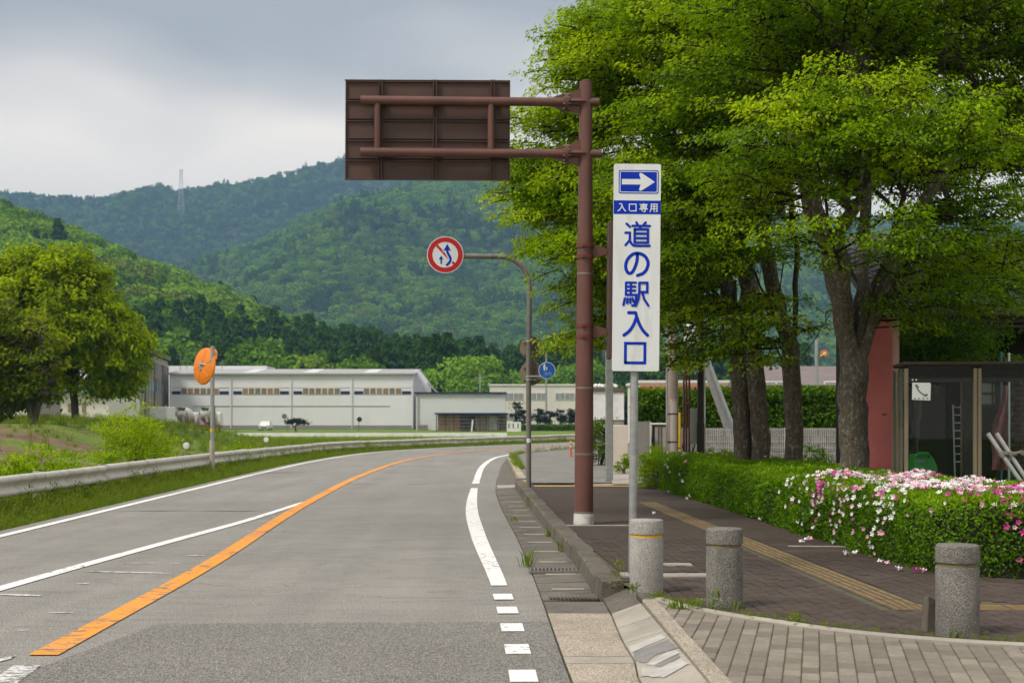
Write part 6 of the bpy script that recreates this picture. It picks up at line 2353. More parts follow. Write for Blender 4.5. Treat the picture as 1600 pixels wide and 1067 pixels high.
# S-shaped tiles
tv, tf = [], []
nS = 9
for j in (0, 1):
    for i in range(nS):
        u = i / (nS - 1)
        zc = .028 * math.cos(u * 2 * math.pi * .98 + .5)
        tv.append((u * .285, -.02 if j == 0 else .27, zc + (.022 if j == 0 else 0)))
for i in range(nS):
    tv.append((tv[i][0], tv[i][1], tv[i][2] - .022))
tf = [(i, i + 1, nS + i + 1, nS + i) for i in range(nS - 1)] + [(2 * nS + i, 2 * nS + i + 1, i + 1, i) for i in range(nS - 1)]
tme = bpy.data.meshes.new('tile')
tme.from_pydata(tv, [], tf)
tme.materials.append(M['roof_tile'])
tme.polygons.foreach_set('use_smooth', [True] * len(tf))
tme.set_sharp_from_angle(angle=R(50))
rows_, cols_ = 15, 14
for r_ in range(rows_):
    for c_ in range(cols_):
        x = xL + c_ * .276
        o = link_mesh('tile', tme, rf)
        pos = Vector((x, eY, eZ)) + up * (r_ * .245 - .03) + nr * .045
        o.location = pos - ORG[bl]
        o.rotation_euler = (pitch + random.uniform(-.012, .012), random.uniform(-.01, .01), 0)
MB().box((xL + 4, eY - .02, eZ - .10), (9, .05, .14), bev=.005).build('fascia', M['wood_dark'], bl)
MB().tube([(xL - .1, eY - .09, eZ - .04), (xR, eY - .09, eZ - .04)], .055, 12).build('gutter_pipe', M['wood_dark'], bl)
wy = 26.6
MB().box((xL + 4.1, wy + .15, 1.75), (8.4, .3, 3.4)).build('wall', M['wall_dark'], bl)
MB().box((xL + 4.1, (eY + wy) / 2, eZ - .22), (8.6, wy - eY, .05)).build('eave_board', M['wood_dark'], bl)
for k in range(9):
    MB().box((xL + .2 + k * .75, (eY + wy) / 2, eZ - .28), (.07, wy - eY - .1, .08)).build('rafter', M['wood_dark'], bl)
for px in (1512, 1523, 1560):
    MB().box((AT(px, 0, wy - .1).x, wy - .06, 1.7), (.12, .10, 3.2)).build('column', M['wood_dark'], bl)
# brick pier at the right with separate bricks
pxa = AT(1574, 0, wy - .4).x
pier = MB().box((pxa + 1.2, wy - .25, 1.7), (2.4, .3, 3.2)).build('brick_pier', M['wall_dark'], bl)
bw_me = None
for r_ in range(24):
    for c_ in range(4):
        x = pxa + .11 + c_ * .225 + (.11 if r_ % 2 else 0)
        z = .5 + r_ * .095
        if bw_me is None:
            mb = MB().box((0, 0, 0), (.21, .05, .083), bev=.006)
            o = mb.build('brick', M['brick_wall'], pier)
            bw_me = o.data
            # mesh was shifted by the building origin: undo
            for v_ in bw_me.vertices:
                v_.co += ORG[bl]
        else:
            o = link_mesh('brick', bw_me, pier)
        o.location = Vector((x, wy - .41, z)) - ORG[bl]
# glass block window seen through the right bay
gbx = AT(1545, 0, wy - .2).x
gb = MB().box((gbx, wy - .03, AT(0, 615, wy).z), (.72, .06, .5)).build('window', M['wood_dark'], bl)
for a in range(3):
    for b_ in range(2):
        MB().box((gbx - .23 + a * .23, wy - .07, AT(0, 615, wy).z - .11 + b_ * .22), (.2, .04, .19), bev=.02).build('glass_block', M['window_glass'], gb)

# ---- gate: cream pier, stainless screens, base wall, box
dG = 37.0
q = AT(969, 0, dG)
tag(MB().box((q.x, dG + .2, .12 + .62), (24 * dG / F, .4, 1.25), bev=.01).build('gate_pier', M['cream_wall'], origin=(q.x, dG + .2, .1)), 'cream rendered gate pier with a shrub at its foot', 'gate pier')
q = AT(953, 0, dG + .6)
ws_ = thing('metal_screen', 'grey metal screen panel left of the cream gate pier', 'screen', (q.x, dG + .6, .1))
MB().box((q.x, dG + .6, .72), (.16, .04, 1.14), bev=.01).build('panel', M['stainless'], ws_)
MB().box((q.x, dG + .6, .13), (.2, .2, .12)).build('base', M['base_wall'], ws_)
dH = 30.0
kh = dH / F
sx0, sx1 = AT(995, 0, dH + 1.6).x, AT(1014, 0, dH).x
sc = thing('metal_screen', 'tall grey metal screen on a concrete base right of the white sign post', 'screen', (sx1, dH, .1))
za, zb = AT(0, 746, dH).z, AT(0, 659, dH).z
Ln = math.hypot(sx1 - sx0, 1.6)
Us = Vector(((sx1 - sx0) / Ln, -1.6 / Ln, 0))
scr = MB().prism([(0, .12), (Ln, .0), (Ln, zb - za), (0, zb - za)], (sx0, dH + 1.6, za), Us, VV, .04).build('panel', M['stainless'], sc)
for k in range(4):
    MB().prism([(Ln * (.1 + k * .22), .03), (Ln * (.25 + k * .22), .03), (Ln * (.25 + k * .22), .07), (Ln * (.1 + k * .22), .07)], Vector((sx0, dH + 1.6, za + .0)) + Us.cross(VV) * .004 + Vector((0, 0, .05)), Us, VV, .003).build('slot', M['black_metal'], sc)
MB().box((sx1 + .03, dH, (za + zb) / 2), (.03, .05, zb - za)).build('edge', M['white_paint'], sc)
MB().box((sx1 + .10, dH + .05, (za + zb) / 2 - .05), (.055, .06, zb - za - .1)).build('dark_gap', M['black_metal'], sc)  # dark strip stands in for the shade of the gap beside the screen
MB().prism([(0, -.35), (Ln + .05, -.30), (Ln + .05, 0), (0, .0)], (sx0 - .02, dH + 1.58, za + .02), Us, VV, .2).build('base', M['base_wall'], sc)
q0, q1 = AT(1014, 0, dH), AT(1027, 0, dH)
MB().box(((q0.x + q1.x) / 2, dH + .1, (.12 + za) / 2), (q1.x - q0.x, .25, za - .1)).build('base', M['base_wall'], sc)
q0, q1 = AT(1018, 0, 31), AT(1043, 0, 31)
cabn = thing('equipment_cabinet', 'pale grey equipment cabinet between the metal screen and utility pole', 'cabinet', ((q0.x + q1.x) / 2, 31, .1))
MB().box(((q0.x + q1.x) / 2, 31.2, (AT(0, 664, 31).z + .1) / 2), (q1.x - q0.x, .4, AT(0, 664, 31).z - .1), bev=.03).build('body', M['poster'], cabn)
MB().box(((q0.x + q1.x) / 2, 31.2, AT(0, 662.5, 31).z), (q1.x - q0.x + .03, .46, .04), bev=.012).build('lid', M['white_paint'], cabn)
for dx in (-.03, .03):
    MB().box(((q0.x + q1.x) / 2 + dx, 30.985, .9), (.012, .012, 1.2)).build('seam', M['stainless'], cabn)
# utility pole with torn posters, conduits and yellow guard
dU = 30.5
ku = dU / F
q = AT(1050.5, 0, dU)
up_ = thing('utility_pole', 'pinkish concrete utility pole with torn posters and a yellow striped guard', 'utility pole', (q.x, dU, .1))
MB().tube([(q.x, dU, 0), (q.x, dU, 3), (q.x, dU, 9.0)], [.135, .125, .10], 20).build('pole', M['util_pole'], up_)
for (z0, z1, a0, a1) in ((.3, 1.95, -2.0, -.9), (.5, 1.1, -1.0, -.2)):
    vs, fs = [], []
    for i in range(9):
        for j in range(6):
            a = a0 + (a1 - a0) * j / 5
            z = z0 + (z1 - z0) * i / 8
            vs.append((q.x + .137 * math.cos(a + .05 * math.sin(i * 2.2) * (j in (0, 5))), dU + .137 * math.sin(a), z + (.05 * math.sin(j * 2.7) if i in (0, 8) else 0)))
    fs = [(i * 6 + j, i * 6 + j + 1, (i + 1) * 6 + j + 1, (i + 1) * 6 + j) for i in range(8) for j in range(5)]
    MB().add(vs, fs).build('torn_poster', M['poster'], up_)
qx = AT(1043, 0, dU - .1).x
MB().tube([(qx, dU - .05, .1), (qx, dU - .05, 3.4)], .03, 10).build('conduit', M['galv'], up_)
qx = AT(1062, 0, dU - .1).x
yg = MB().tube([(qx, dU - .1, .1), (qx, dU - .1, AT(0, 644, dU).z)], .028, 10).build('guard', M['yellow'], up_)
for k in range(9):
    MB().lathe([(.0285, -.012), (.03, -.012), (.03, .012), (.0285, .012)], (qx, dU - .1, .2 + k * .09), 10).build('stripe', M['black_metal'], yg)
for z in (1.05, 1.65):
    MB().lathe([(.128, -.012), (.142, -.012), (.142, .012), (.128, .012)], (q.x, dU, z), 20).build('strap', M['black_metal'], up_)
MB().tube([(q.x - .1, dU - .1, 3.2), (q.x + .2, dU, 3.25)], .02, 8).build('step_bolt', M['galv'], up_)
MB().lathe([(.10, 0), (.17, .02), (.17, .5), (.1, .54)], (q.x + .42, dU, AT(0, 545, dU).z), 16).build('canister', M['white_paint'], up_)
MB().box((q.x + .2, dU, AT(0, 535, dU).z), (.5, .06, .06)).build('cross_arm', M['galv_dull'], up_)
pg = thing('conduit_rack', 'bundle of dark red-brown conduits with a grey meter box', 'conduits', (AT(1076, 0, 31).x, 31, .1))
for px in (1068.5, 1072.5, 1077):
    qx = AT(px, 0, 31).x
    MB().tube([(qx, 31, .1), (qx, 31, 3.2)], .024, 10).build('conduit', M['brown_pipe'], pg)
q = AT(1084, 0, 31)
MB().box((q.x, 31.05, AT(0, 665, 31).z), (.19, .14, .75), bev=.01).build('meter_box', M['grey_box'], pg)
MB().tube([AT(1066, 695, 30.9), AT(1070, 712, 30.9), AT(1080, 712, 30.9), AT(1086, 694, 30.9)], .016, 8).build('cable', M['black_metal'], pg)
q = AT(1094.5, 0, 31)
bp2 = thing('black_post', 'square black post with a thin white edge strip', 'post', (q.x, 31, .1))
MB().box((q.x, 31, 2.2), (.13, .13, 4.4), bev=.006).build('shaft', M['black_post'], bp2)
MB().box((q.x, 31, .75), (.15, .15, 1.4), bev=.006).build('sleeve', M['black_post'], bp2)
MB().box((q.x + .085, 31, 2.2), (.035, .08, 4.4)).build('white_strip', M['white_paint'], bp2)
a, b_ = AT(1104, 570, 34), AT(1143, 676, 34)
dirv = (b_ - a).normalized()
foot = a + dirv * ((a.z - .0) / -dirv.z)
tag(MB().tube([a - dirv * 2.5, a, foot], [.10, .12, .15], 18).build('stay_pole', M['galv'], origin=tuple(foot)), 'leaning pale grey stay pole rising beside the black post', 'pole')
# grey square post rising to the narrow brown board
q = AT(952, 0, 33)
tag(MB().box((q.x, 33, 1.7), (.17, .14, 3.4), bev=.012).build('concrete_post', M['galv'], origin=(q.x, 33, .05)), 'pale grey square post just left of the white sign post', 'post')

# mesh fence and block wall
dF = 33.0
fx0, fx1 = AT(1101, 0, dF).x, AT(1345, 0, dF).x
fz1 = AT(0, 671, dF).z
mf = thing('mesh_fence', 'white welded mesh fence in front of the grey block wall', 'fence', ((fx0 + fx1) / 2, dF, .1))
x = fx0
while x < fx1 + .1:
    MB().tube([(x, dF, .1), (x, dF, fz1 + .04)], .02, 10).build('post', M['white_paint'], mf)
    x += 1.87
wires = []
for k in range(int((fx1 - fx0) / .05)):
    MB().box((fx0 + k * .05, dF - .025, (fz1 + .15) / 2 + .02), (.005, .005, fz1 - .15)).build('wire', M['white_paint'], mf)
for k in range(9):
    MB().box(((fx0 + fx1) / 2, dF - .031, .18 + k * (fz1 - .18) / 8), (fx1 - fx0, .006, .006)).build('wire', M['white_paint'], mf)
bwl = thing('block_wall', 'low grey concrete block wall behind the mesh fence', 'wall', ((fx0 + fx1) / 2, 36, .1))
MB().box(((fx0 + fx1) / 2, 36.15, .7), (fx1 - fx0 + 2, .12, 1.2)).build('wall_body', M['joint'], bwl)
bme = None
for r_ in range(6):
    for c_ in range(15):
        pos = Vector((fx0 - .7 + c_ * .4 + (.2 if r_ % 2 else 0), 36.08, .2 + r_ * .2))
        if bme is None:
            o = MB().box((0, 0, 0), (.39, .13, .19), bev=.008).build('block', M['block'], bwl)
            bme = o.data
            for v_ in bme.vertices:
                v_.co += ORG[bwl]
        else:
            o = link_mesh('block', bme, bwl)
        o.location = pos - ORG[bwl]


# ---- buildings seen behind the trunks
def simple_house(name, label, x0, x1, y0, y1, z1, wall, roof_m, ridge, parts=()):
    t_ = thing(name, label, 'building', ((x0 + x1) / 2, y0, -.1))
    MB().box(((x0 + x1) / 2, (y0 + y1) / 2, z1 / 2 - .05), (x1 - x0, y1 - y0, z1 + .1)).build('wall', wall, t_)
    if ridge > 0:
        ym = (y0 + y1) / 2
        e = .3
        MB().add([(x0 - e, y0 - e, z1 - .05), (x1 + e, y0 - e, z1 - .05), (x1 + e, ym, z1 + ridge), (x0 - e, ym, z1 + ridge), (x0 - e, y1 + e, z1 - .05), (x1 + e, y1 + e, z1 - .05)], [(0, 1, 2, 3), (3, 2, 5, 4), (0, 3, 4), (1, 5, 2), (0, 4, 5, 1)]).build('roof', roof_m, t_, smooth=False)
    else:
        MB().box(((x0 + x1) / 2, (y0 + y1) / 2, z1 + .06), (x1 - x0 + .2, y1 - y0 + .2, .14)).build('roof', roof_m, t_)
    return t_


dd = 62
h1 = simple_house('house', 'cream house with grey-brown roof behind the tall clipped hedge', AT(1184, 0, dd).x, AT(1345, 0, dd).x, dd, dd + 7, AT(0, 600, dd).z, M['office'], M['grey_roof'], .9)
for px in (1200, 1225, 1300):
    w0 = AT(px, 606, dd - .05)
    wf = MB().box(w0, (.7, .08, .6)).build('window', M['white_paint'], h1)
    MB().box(w0 + Vector((0, -.05, 0)), (.6, .03, .5)).build('pane', M['window_glass'], wf)
dd = 75
h2 = simple_house('shop_building', 'white shop with an orange band under its roof behind the conduits', AT(1000, 0, dd).x, AT(1140, 0, dd).x, dd, dd + 8, AT(0, 598, dd).z, M['office'], M['office'], 0)
MB().box((AT(1070, 0, dd).x, dd - .05, AT(0, 608, dd).z), (AT(1140, 0, dd).x - AT(1000, 0, dd).x, .12, .35)).build('orange_band', M['orange_sign'], h2)
dd = 58
q = AT(1288, 553, dd)
os_ = thing('shop_sign', 'orange and white shop sign on a pole seen between the tree trunks', 'sign', (q.x, dd, 0))
MB().tube([(q.x - .3, dd + .1, -.1), (q.x - .3, dd + .1, q.z + .6)], .07, 10).build('pole', M['galv'], os_)
MB().lathe([(.01, -.06), (.15, -.06), (.17, 0), (.15, .06), (.01, .06)], q, 24, 'Y').build('board', M['orange_sign'], os_)
MB().lathe([(.01, 0), (.08, 0), (.08, .02), (.01, .02)], q + Vector((0, -.085, 0)), 20, 'Y').build('white_spot', M['white_paint'], os_)
MB().tube([q + Vector((-.18, -.1, -.1)), q + Vector((.06, -.1, .04))], .03, 8).build('yellow_stroke', M['yellow'], os_)
dd = 52
q0, q1 = AT(915, 0, dd), AT(975, 0, dd)
hw = thing('white_hoarding', 'white panel fence with small round ornaments left of the white sign post', 'fence', ((q0.x + q1.x) / 2, dd, -.1))
MB().box(((q0.x + q1.x) / 2, dd, (AT(0, 613, dd).z + AT(0, 656, dd).z) / 2), (q1.x - q0.x, .06, AT(0, 613, dd).z - AT(0, 656, dd).z), bev=.005).build('panel', M['white_paint'], hw)
MB().box(((q0.x + q1.x) / 2, dd + .05, AT(0, 609, dd).z), (q1.x - q0.x, .25, .16)).build('planter', M['wood_old'], hw)
MB().box(((q0.x + q1.x) / 2, dd + .05, AT(0, 656, dd).z / 2), (q1.x - q0.x, .1, AT(0, 656, dd).z)).build('base', M['base_wall'], hw)
for px in (931, 937, 941, 950, 957, 962):
    MB().lathe([(.01, -.09), (.06, -.06), (.085, 0), (.06, .06), (.01, .09)], AT(px, 602 + (px % 3), dd), 12).build('ornament', M['white_paint'], hw)
# delineator by the brown pole
q = GP(892, 713, .09)
dl_ = thing('delineator', 'small orange and white flexible bollard beyond the brown pole', 'delineator', (q.x, q.y, .085))
MB().lathe([(.08, 0), (.08, .03), (.036, .05), (.032, .6), (.024, .63), (.002, .635)], (q.x, q.y, .085), 16).build('post', M['orange_plastic'], dl_)
for z in (.45, .6):
    MB().lathe([(.0325, -.025), (.035, -.025), (.035, .025), (.0325, .025)], (q.x, q.y, .02 + z), 16).build('white_band', M['white_paint'], dl_)
q = AT(893, 700, 52)
tag(MB().box((q.x + .35, 53, .5), (.22, .22, 1.0), bev=.01).build('stone_post', M['base_wall'], origin=(q.x + .35, 53, .05)), 'grey square stone post behind the orange flexible bollard', 'post')


# ================================================================ FAR SIDE: warehouses, office, vehicles
def zp(py, d):
    return H - (py - HY) / F * d


def xp(px, d):
    return (px - 800) / F * d


ZB = -.75
dW = 240.0
wh = thing('warehouse', 'long pale warehouse with navy stripe and brown windows across the meadow', 'warehouse', (xp(455, dW), dW, ZB))
wx0, wx1 = xp(265, dW), xp(646, dW)
zt_ = zp(582, dW)
MB().box(((wx0 + wx1) / 2, dW + 14, (zt_ + ZB) / 2), (wx1 - wx0, 28, zt_ - ZB)).build('wall', M['ware_white'], wh)
# roof: low gable with ridge parallel to the front
rz = zp(571, dW)
rf_ = MB().add([(wx0 - .4, dW - .5, zt_ - .1), (wx1 + .4, dW - .5, zt_ - .1), (wx1 + .4, dW + 14, zt_ + 1.05), (wx0 - .4, dW + 14, zt_ + 1.05), (wx0 - .4, dW + 28.5, zt_ - .1), (wx1 + .4, dW + 28.5, zt_ - .1),
                (wx0 - .4, dW - .5, zt_ - .35), (wx1 + .4, dW - .5, zt_ - .35)], [(0, 1, 2, 3), (3, 2, 5, 4), (6, 7, 1, 0), (0, 3, 4), (1, 5, 2)]).build('roof', M['roof_light'], wh, smooth=False)
for px in (360, 455, 550):
    MB().box((xp(px, dW) + 3, dW + 6, zt_ + .42), (2.2, 12.5, .12), rx=math.atan2(1.15, 14.5)).build('skylight', M['shed_wall'], rf_)
bays = [265, 361, 455, 550, 646]
for px in bays:
    MB().box((xp(px, dW) + (.15 if px == 265 else -.15 if px == 646 else 0), dW - .08, (zt_ + ZB) / 2), (.16, .18, zt_ - ZB - .5)).build('downpipe', M['shed_wall'], wh)
for i in range(4):
    a, b_ = xp(bays[i], dW) + .4, xp(bays[i + 1], dW) - .4
    zs_, ze_ = zp(616, dW), zp(606, dW)
    zc_ = zp(612.5, dW)
    wa, wb = a + (b_ - a) * .16, a + (b_ - a) * .835
    for u0, u1 in ((a, wa - .05), (wb + .05, b_)):
        MB().box(((u0 + u1) / 2, dW - .03, zc_ - .1), (u1 - u0, .10, .52)).build('navy_stripe', M['navy'], wh)
    MB().box(((a + b_) / 2, dW - .02, ze_ + .12), (b_ - a, .08, .22)).build('pale_stripe', M['office'], wh)
    fr_ = MB().box(((wa + wb) / 2, dW - .02, (zs_ + ze_) / 2), (wb - wa, .12, ze_ - zs_)).build('window_frame', M['white_paint'], wh)
    for k in range(6):
        u0 = wa + (wb - wa) * k / 6
        MB().box((u0 + (wb - wa) / 12, dW - .07, (zs_ + ze_) / 2), ((wb - wa) / 6 - .18, .08, ze_ - zs_ - .12)).build('window', [M['window_brown'], M['wood_mid'], M['window_brown'], M['lattice']][(k + i) % 4], fr_)
MB().box(((wx0 + wx1) / 2, dW - .06, zp(634, dW)), (wx1 - wx0 - 8, .08, .07)).build('conduit', M['roof_light'], wh)
MB().box(((wx0 + wx1) / 2, dW - .05, ZB + .5), (wx1 - wx0, .08, .6)).build('plinth', M['block'], wh)
# gable-end wing and stay at the right end
MB().add([(wx1, dW + 3, ZB), (wx1 + 2.2, dW + 3, ZB), (wx1 + 2.2, dW + 3, zt_ - 1.8), (wx1 + .4, dW + 3, zt_ + .6), (wx1, dW + 3, zt_ + .6), (wx1 + 2.2, dW + 14, ZB), (wx1 + 2.2, dW + 14, zt_ - 1.8), (wx1 + .4, dW + 14, zt_ + .6)],
         [(0, 1, 2, 3, 4), (1, 5, 6, 2), (2, 6, 7, 3)]).build('side_wing', M['ware_white'], wh, smooth=False)
MB().tube([(wx1 + 2.2, dW + 2.5, zp(597, dW)), (xp(682, dW), dW + 2.5, zp(613, dW))], .14, 8).build('stay', M['roof_light'], wh)
# raised rear roof seen behind
MB().box((xp(330, 268), 275, (zp(571, 268) + ZB) / 2), (xp(430, 268) - xp(262, 268), 10, zp(571, 268) - ZB)).build('rear_block', M['ware_white'], wh)

dA2 = 232.0
an = thing('annex', 'plain grey lower annex with navy roof edge beside the long warehouse', 'warehouse', (xp(720, dA2), dA2, ZB))
ax0, ax1 = xp(650, dA2), xp(789, dA2)
az = zp(615, dA2)
MB().box(((ax0 + ax1) / 2, dA2 + 6, (az + ZB) / 2), (ax1 - ax0, 12, az - ZB)).build('wall', M['shed_wall'], an)
MB().box(((ax0 + ax1) / 2, dA2 + 5.9, az + .12), (ax1 - ax0 + .5, 12.6, .28)).build('roof', M['navy'], an)
MB().box((ax0 + .3, dA2 - .1, (az + ZB) / 2), (.22, .2, az - ZB)).build('downpipe', M['roof_light'], an)
for k in range(4):
    MB().box((xp(655 + k * 4, dA2), dA2 - .5, ZB + .45), (.35, .35, .9)).build('meter', M['lattice'], an)
dT = 214.0
sh = thing('lattice_shelter', 'open sided shelter with brown lattice walls in front of the annex', 'shelter', (xp(737, dT), dT, ZB))
sx0_, sx1_ = xp(682, dT), xp(791, dT)
sz = zp(647, dT)
MB().box(((sx0_ + sx1_) / 2, dT + 2, sz + .1), (sx1_ - sx0_ + .6, 4.8, .22)).build('roof', M['navy'], sh)
MB().box(((sx0_ + sx1_) / 2, dT + 3.9, (sz + ZB) / 2), (sx1_ - sx0_, .15, sz - ZB)).build('back_wall', M['lattice'], sh)
for k in range(9):
    x = sx0_ + (sx1_ - sx0_) * k / 8
    MB().box((x, dT, (sz + ZB) / 2), (.14, .14, sz - ZB)).build('post', M['wood_dark'], sh)
for z in np.linspace(ZB + .3, sz - .25, 5):
    MB().box(((sx0_ + sx1_) / 2, dT - .09, z), (sx1_ - sx0_, .05, .07)).build('batten', M['lattice'], sh)
MB().box((sx0_ + 1.9, dT + .5, (sz + ZB) / 2), (3.2, .1, sz - ZB - .2)).build('board', M['wood_mid'], sh)
for k, (px, mt) in enumerate(((727, 'shadow_in'), (751, 'lattice'), (770, 'grey_box'))):
    MB().box((xp(px, dT), dT + .5, (sz + ZB) / 2), (1.7, .1, sz - ZB - .4)).build('board', M[mt], sh)
q = xp(803, 210)
lwl = thing('slotted_wall', 'low white wall with three dark slots beside the lattice shelter', 'wall', (q, 210, ZB))
MB().box((q, 210, (zp(659, 210) + ZB) / 2), (2.1, .3, zp(659, 210) - ZB)).build('wall_body', M['white_paint'], lwl)
for dx in (-.75, -.1, .6):
    MB().box((q + dx, 209.83, zp(665, 210)), (.14, .04, .7)).build('slot', M['shadow_in'], lwl)
bp3 = xp(738, 212)
tag(MB().box((bp3, 211, (zp(656, 211) + ZB) / 2), (.22, .2, zp(656, 211) - ZB), ry=R(6)).build('marker_post', M['white_paint'], origin=(bp3, 211, ZB)), 'leaning white marker post in front of the lattice shelter', 'post')

dO = 262.0
of = thing('office_block', 'cream two storey office block behind the row of clipped pines', 'building', (xp(850, dO), dO, ZB))
ox0, ox1 = xp(765, dO), xp(960, dO)
oz_ = zp(602, dO)
MB().box(((ox0 + ox1) / 2, dO + 7, (oz_ + ZB) / 2), (ox1 - ox0, 14, oz_ - ZB)).build('wall', M['office'], of)
MB().box(((ox0 + ox1) / 2, dO + 7, oz_ + .1), (ox1 - ox0 + .4, 14.4, .25)).build('parapet', M['white_paint'], of)
for px in (779, 791, 806, 827, 842, 871, 886, 912):
    for py in (619, 650):
        c_ = Vector((xp(px + 4, dO), dO - .03, zp(py, dO)))
        wf = MB().box(c_, (1.75, .14, 1.35)).build('window', M['white_paint'], of)
        for dx in (-.42, .42):
            MB().box(c_ + Vector((dx, -.06, 0)), (.78, .08, 1.15)).build('pane', M['window_glass'], wf)
# clipped pines in a row
for k, px in enumerate((806, 819, 842, 858, 875, 892, 908)):
    d = 222.0
    x = xp(px, d)
    rg = np.random.default_rng(300 + k)
    t_ = thing('clipped_pine', ('first', 'second', 'third', 'fourth', 'fifth', 'sixth', 'seventh')[k] + ' cloud pruned pine from the left in front of the cream office', 'pine tree', (x, d, ZB), 'cloud pruned pines in a row')
    hh = 2.9 + rg.uniform(-.3, .3) + (1.1 if k == 0 else 0)
    pad = [(rg.uniform(-.8, .8), rg.uniform(-.3, .3), hh * f_) for f_ in (.45, .58, .72, .86, 1.0)]
    pad[-1] = (0.1, 0, hh)
    ch = [(np.array([[0, 0, 0], [.12 * rg.normal(), 0, hh * .4], [0.05, 0, hh * .75], [.1, 0, hh]]), np.array([.13, .11, .08, .03]))]
    for (a, b_, c_) in pad[:-1]:
        ch.append((np.array([[0.03, 0, c_ - .35], [a * .6, b_, c_ - .15], [a, b_, c_]]), np.array([.06, .05, .03])))
    link_mesh('trunk', tubes_mesh('trunk', ch, M['bark_dark']), t_)
    P, D_, N_ = [], [], []
    for (a, b_, c_) in pad:
        m_ = 90
        e = rg.normal(0, 1, (m_, 3)) * [.36, .3, .12] + [a, b_, c_ + .08]
        P.append(e)
    P = np.concatenate(P)
    link_mesh('crown', leaf_mesh('crown', P, rg.normal(0, 1, P.shape) + [0, 0, .6], rg.normal(0, 1, P.shape) + [0, 0, 1], np.full(len(P), .32), np.full(len(P), .22), rg.random(len(P)), M['pine']), t_)
lh = box_hedge('low_hedge', 'low green hedge under the row of clipped pines', xp(815, 219), xp(960, 219), 219, 220.5, ZB - .1, zp(665, 219), 3000, .3, 57, M['leaf_box'])

# tall grey warehouse receding at left
tw_ = thing('tall_warehouse', 'tall pinkish grey warehouse with light blue stripe and vertical ribs left of the long one', 'warehouse', (xp(240, 230), 230, ZB))
wa = Vector((xp(262, 250), 250, 0))
wb = Vector((xp(172, 176), 176, 0))
zt2 = 11.2
dirw = (wb - wa)
Lw = dirw.length
dirw.normalize()
Nw = Vector((-dirw.y, dirw.x, 0))
if Nw.dot(Vector((1, 0, 0))) < 0:
    Nw = -Nw
back = -Nw * 22
MB().add([(*wa.xy, ZB), (*wb.xy, ZB), (*wb.xy, zt2), (*wa.xy, zt2)] + [(*(wa + back).xy, ZB), (*(wb + back).xy, ZB), (*(wb + back).xy, zt2), (*(wa + back).xy, zt2)], [(0, 1, 2, 3), (1, 5, 6, 2), (4, 0, 3, 7), (3, 2, 6, 7), (5, 4, 7, 6)]).build('wall', M['ware_grey'], tw_, smooth=False)
ro = [wa + Nw * .5, wb + Nw * .5, wb + back, wa + back]
MB().add([(*p.xy, zt2 + .05) for p in ro] + [(*p.xy, zt2 + .8) for p in ro], [(0, 1, 5, 4), (1, 2, 6, 5), (4, 5, 6, 7), (3, 0, 4, 7)]).build('roof', M['roof_dark'], tw_, smooth=False)
nrib = 17
for k in range(nrib):
    p = wa + dirw * (Lw * (k + .4) / nrib) + Nw * .12
    MB().box((p.x, p.y, (zt2 + ZB) / 2 - .4), (.3, .45, zt2 - ZB - 1.2), rz=math.atan2(dirw.y, dirw.x)).build('rib', M['lattice'] if k % 3 == 2 else M['ware_grey'], tw_)
for k in range(nrib - 1):
    p = wa + dirw * (Lw * (k + .9) / nrib) + Nw * .06
    sgw = MB().box((p.x, p.y, 6.3), (Lw / nrib - .45, .12, 1.5), rz=math.atan2(dirw.y, dirw.x)).build('blue_stripe', M['cyan'], tw_)
    if k in (2, 3, 4):
        MB().box((p.x + Nw.x * .1, p.y + Nw.y * .1, 6.6), (.8, .1, 2.2), rz=math.atan2(dirw.y, dirw.x)).build('window', M['shadow_in'], tw_)
# white shed with a big door
dD = 150.0
sd = thing('white_shed', 'white shed with wide grey door and blue trim behind the bank trees', 'shed', (xp(130, dD), dD, ZB))
x0_, x1_ = xp(-60, dD), xp(170, dD)
z1_ = zp(612, dD)
MB().box(((x0_ + x1_) / 2, dD + 6, (z1_ + ZB) / 2), (x1_ - x0_, 12, z1_ - ZB)).build('wall', M['office'], sd)
MB().add([(x0_ - .3, dD - .6, z1_ + .0), (x1_ + .3, dD - .6, z1_), (x1_ + .3, dD + 6, z1_ + 2.0), (x0_ - .3, dD + 6, z1_ + 2.0), (x0_ - .3, dD - .6, z1_ + .9), (x1_ + .3, dD - .6, z1_ + .9)], [(0, 1, 5, 4), (4, 5, 2, 3), (1, 2, 5), (0, 4, 3)]).build('roof', M['white_paint'], sd, smooth=False)
MB().box(((x0_ + x1_) / 2, dD - .65, z1_ + .02), (x1_ - x0_ + .6, .1, .22)).build('blue_trim', M['cyan'], sd)
MB().box((xp(70, dD), dD - .04, (zp(622, dD) + ZB) / 2), (xp(94, dD) - xp(46, dD), .12, zp(622, dD) - ZB)).build('door', M['stainless'], sd)
for px in (109, 131):
    MB().box((xp(px, dD), dD - .04, zp(637, dD)), (.35, .12, .9)).build('window', M['window_brown'], sd)
MB().box((xp(88, dD), dD - 2, ZB + 1.2), (.7, .5, .7), bev=.03).build('orange_crate', M['orange_plastic'], sd)
d2 = 165.0
s2 = thing('blue_shed', 'pale blue-grey shed between the white shed and the ribbed warehouse', 'shed', (xp(180, d2), d2, ZB))
MB().box((xp(178, d2), d2 + 4, (zp(622, d2) + ZB) / 2), (xp(190, d2) - xp(166, d2), 8, zp(622, d2) - ZB)).build('wall', M['shed_wall'], s2)
MB().box((xp(178, d2), d2 + 4, zp(621, d2)), (xp(190, d2) - xp(165, d2), 8.4, .2)).build('roof', M['roof_light'], s2)
MB().box((xp(174, d2), d2 - .03, (zp(640, d2) + ZB) / 2), (.9, .1, zp(640, d2) - ZB)).build('door', M['white_paint'], s2)


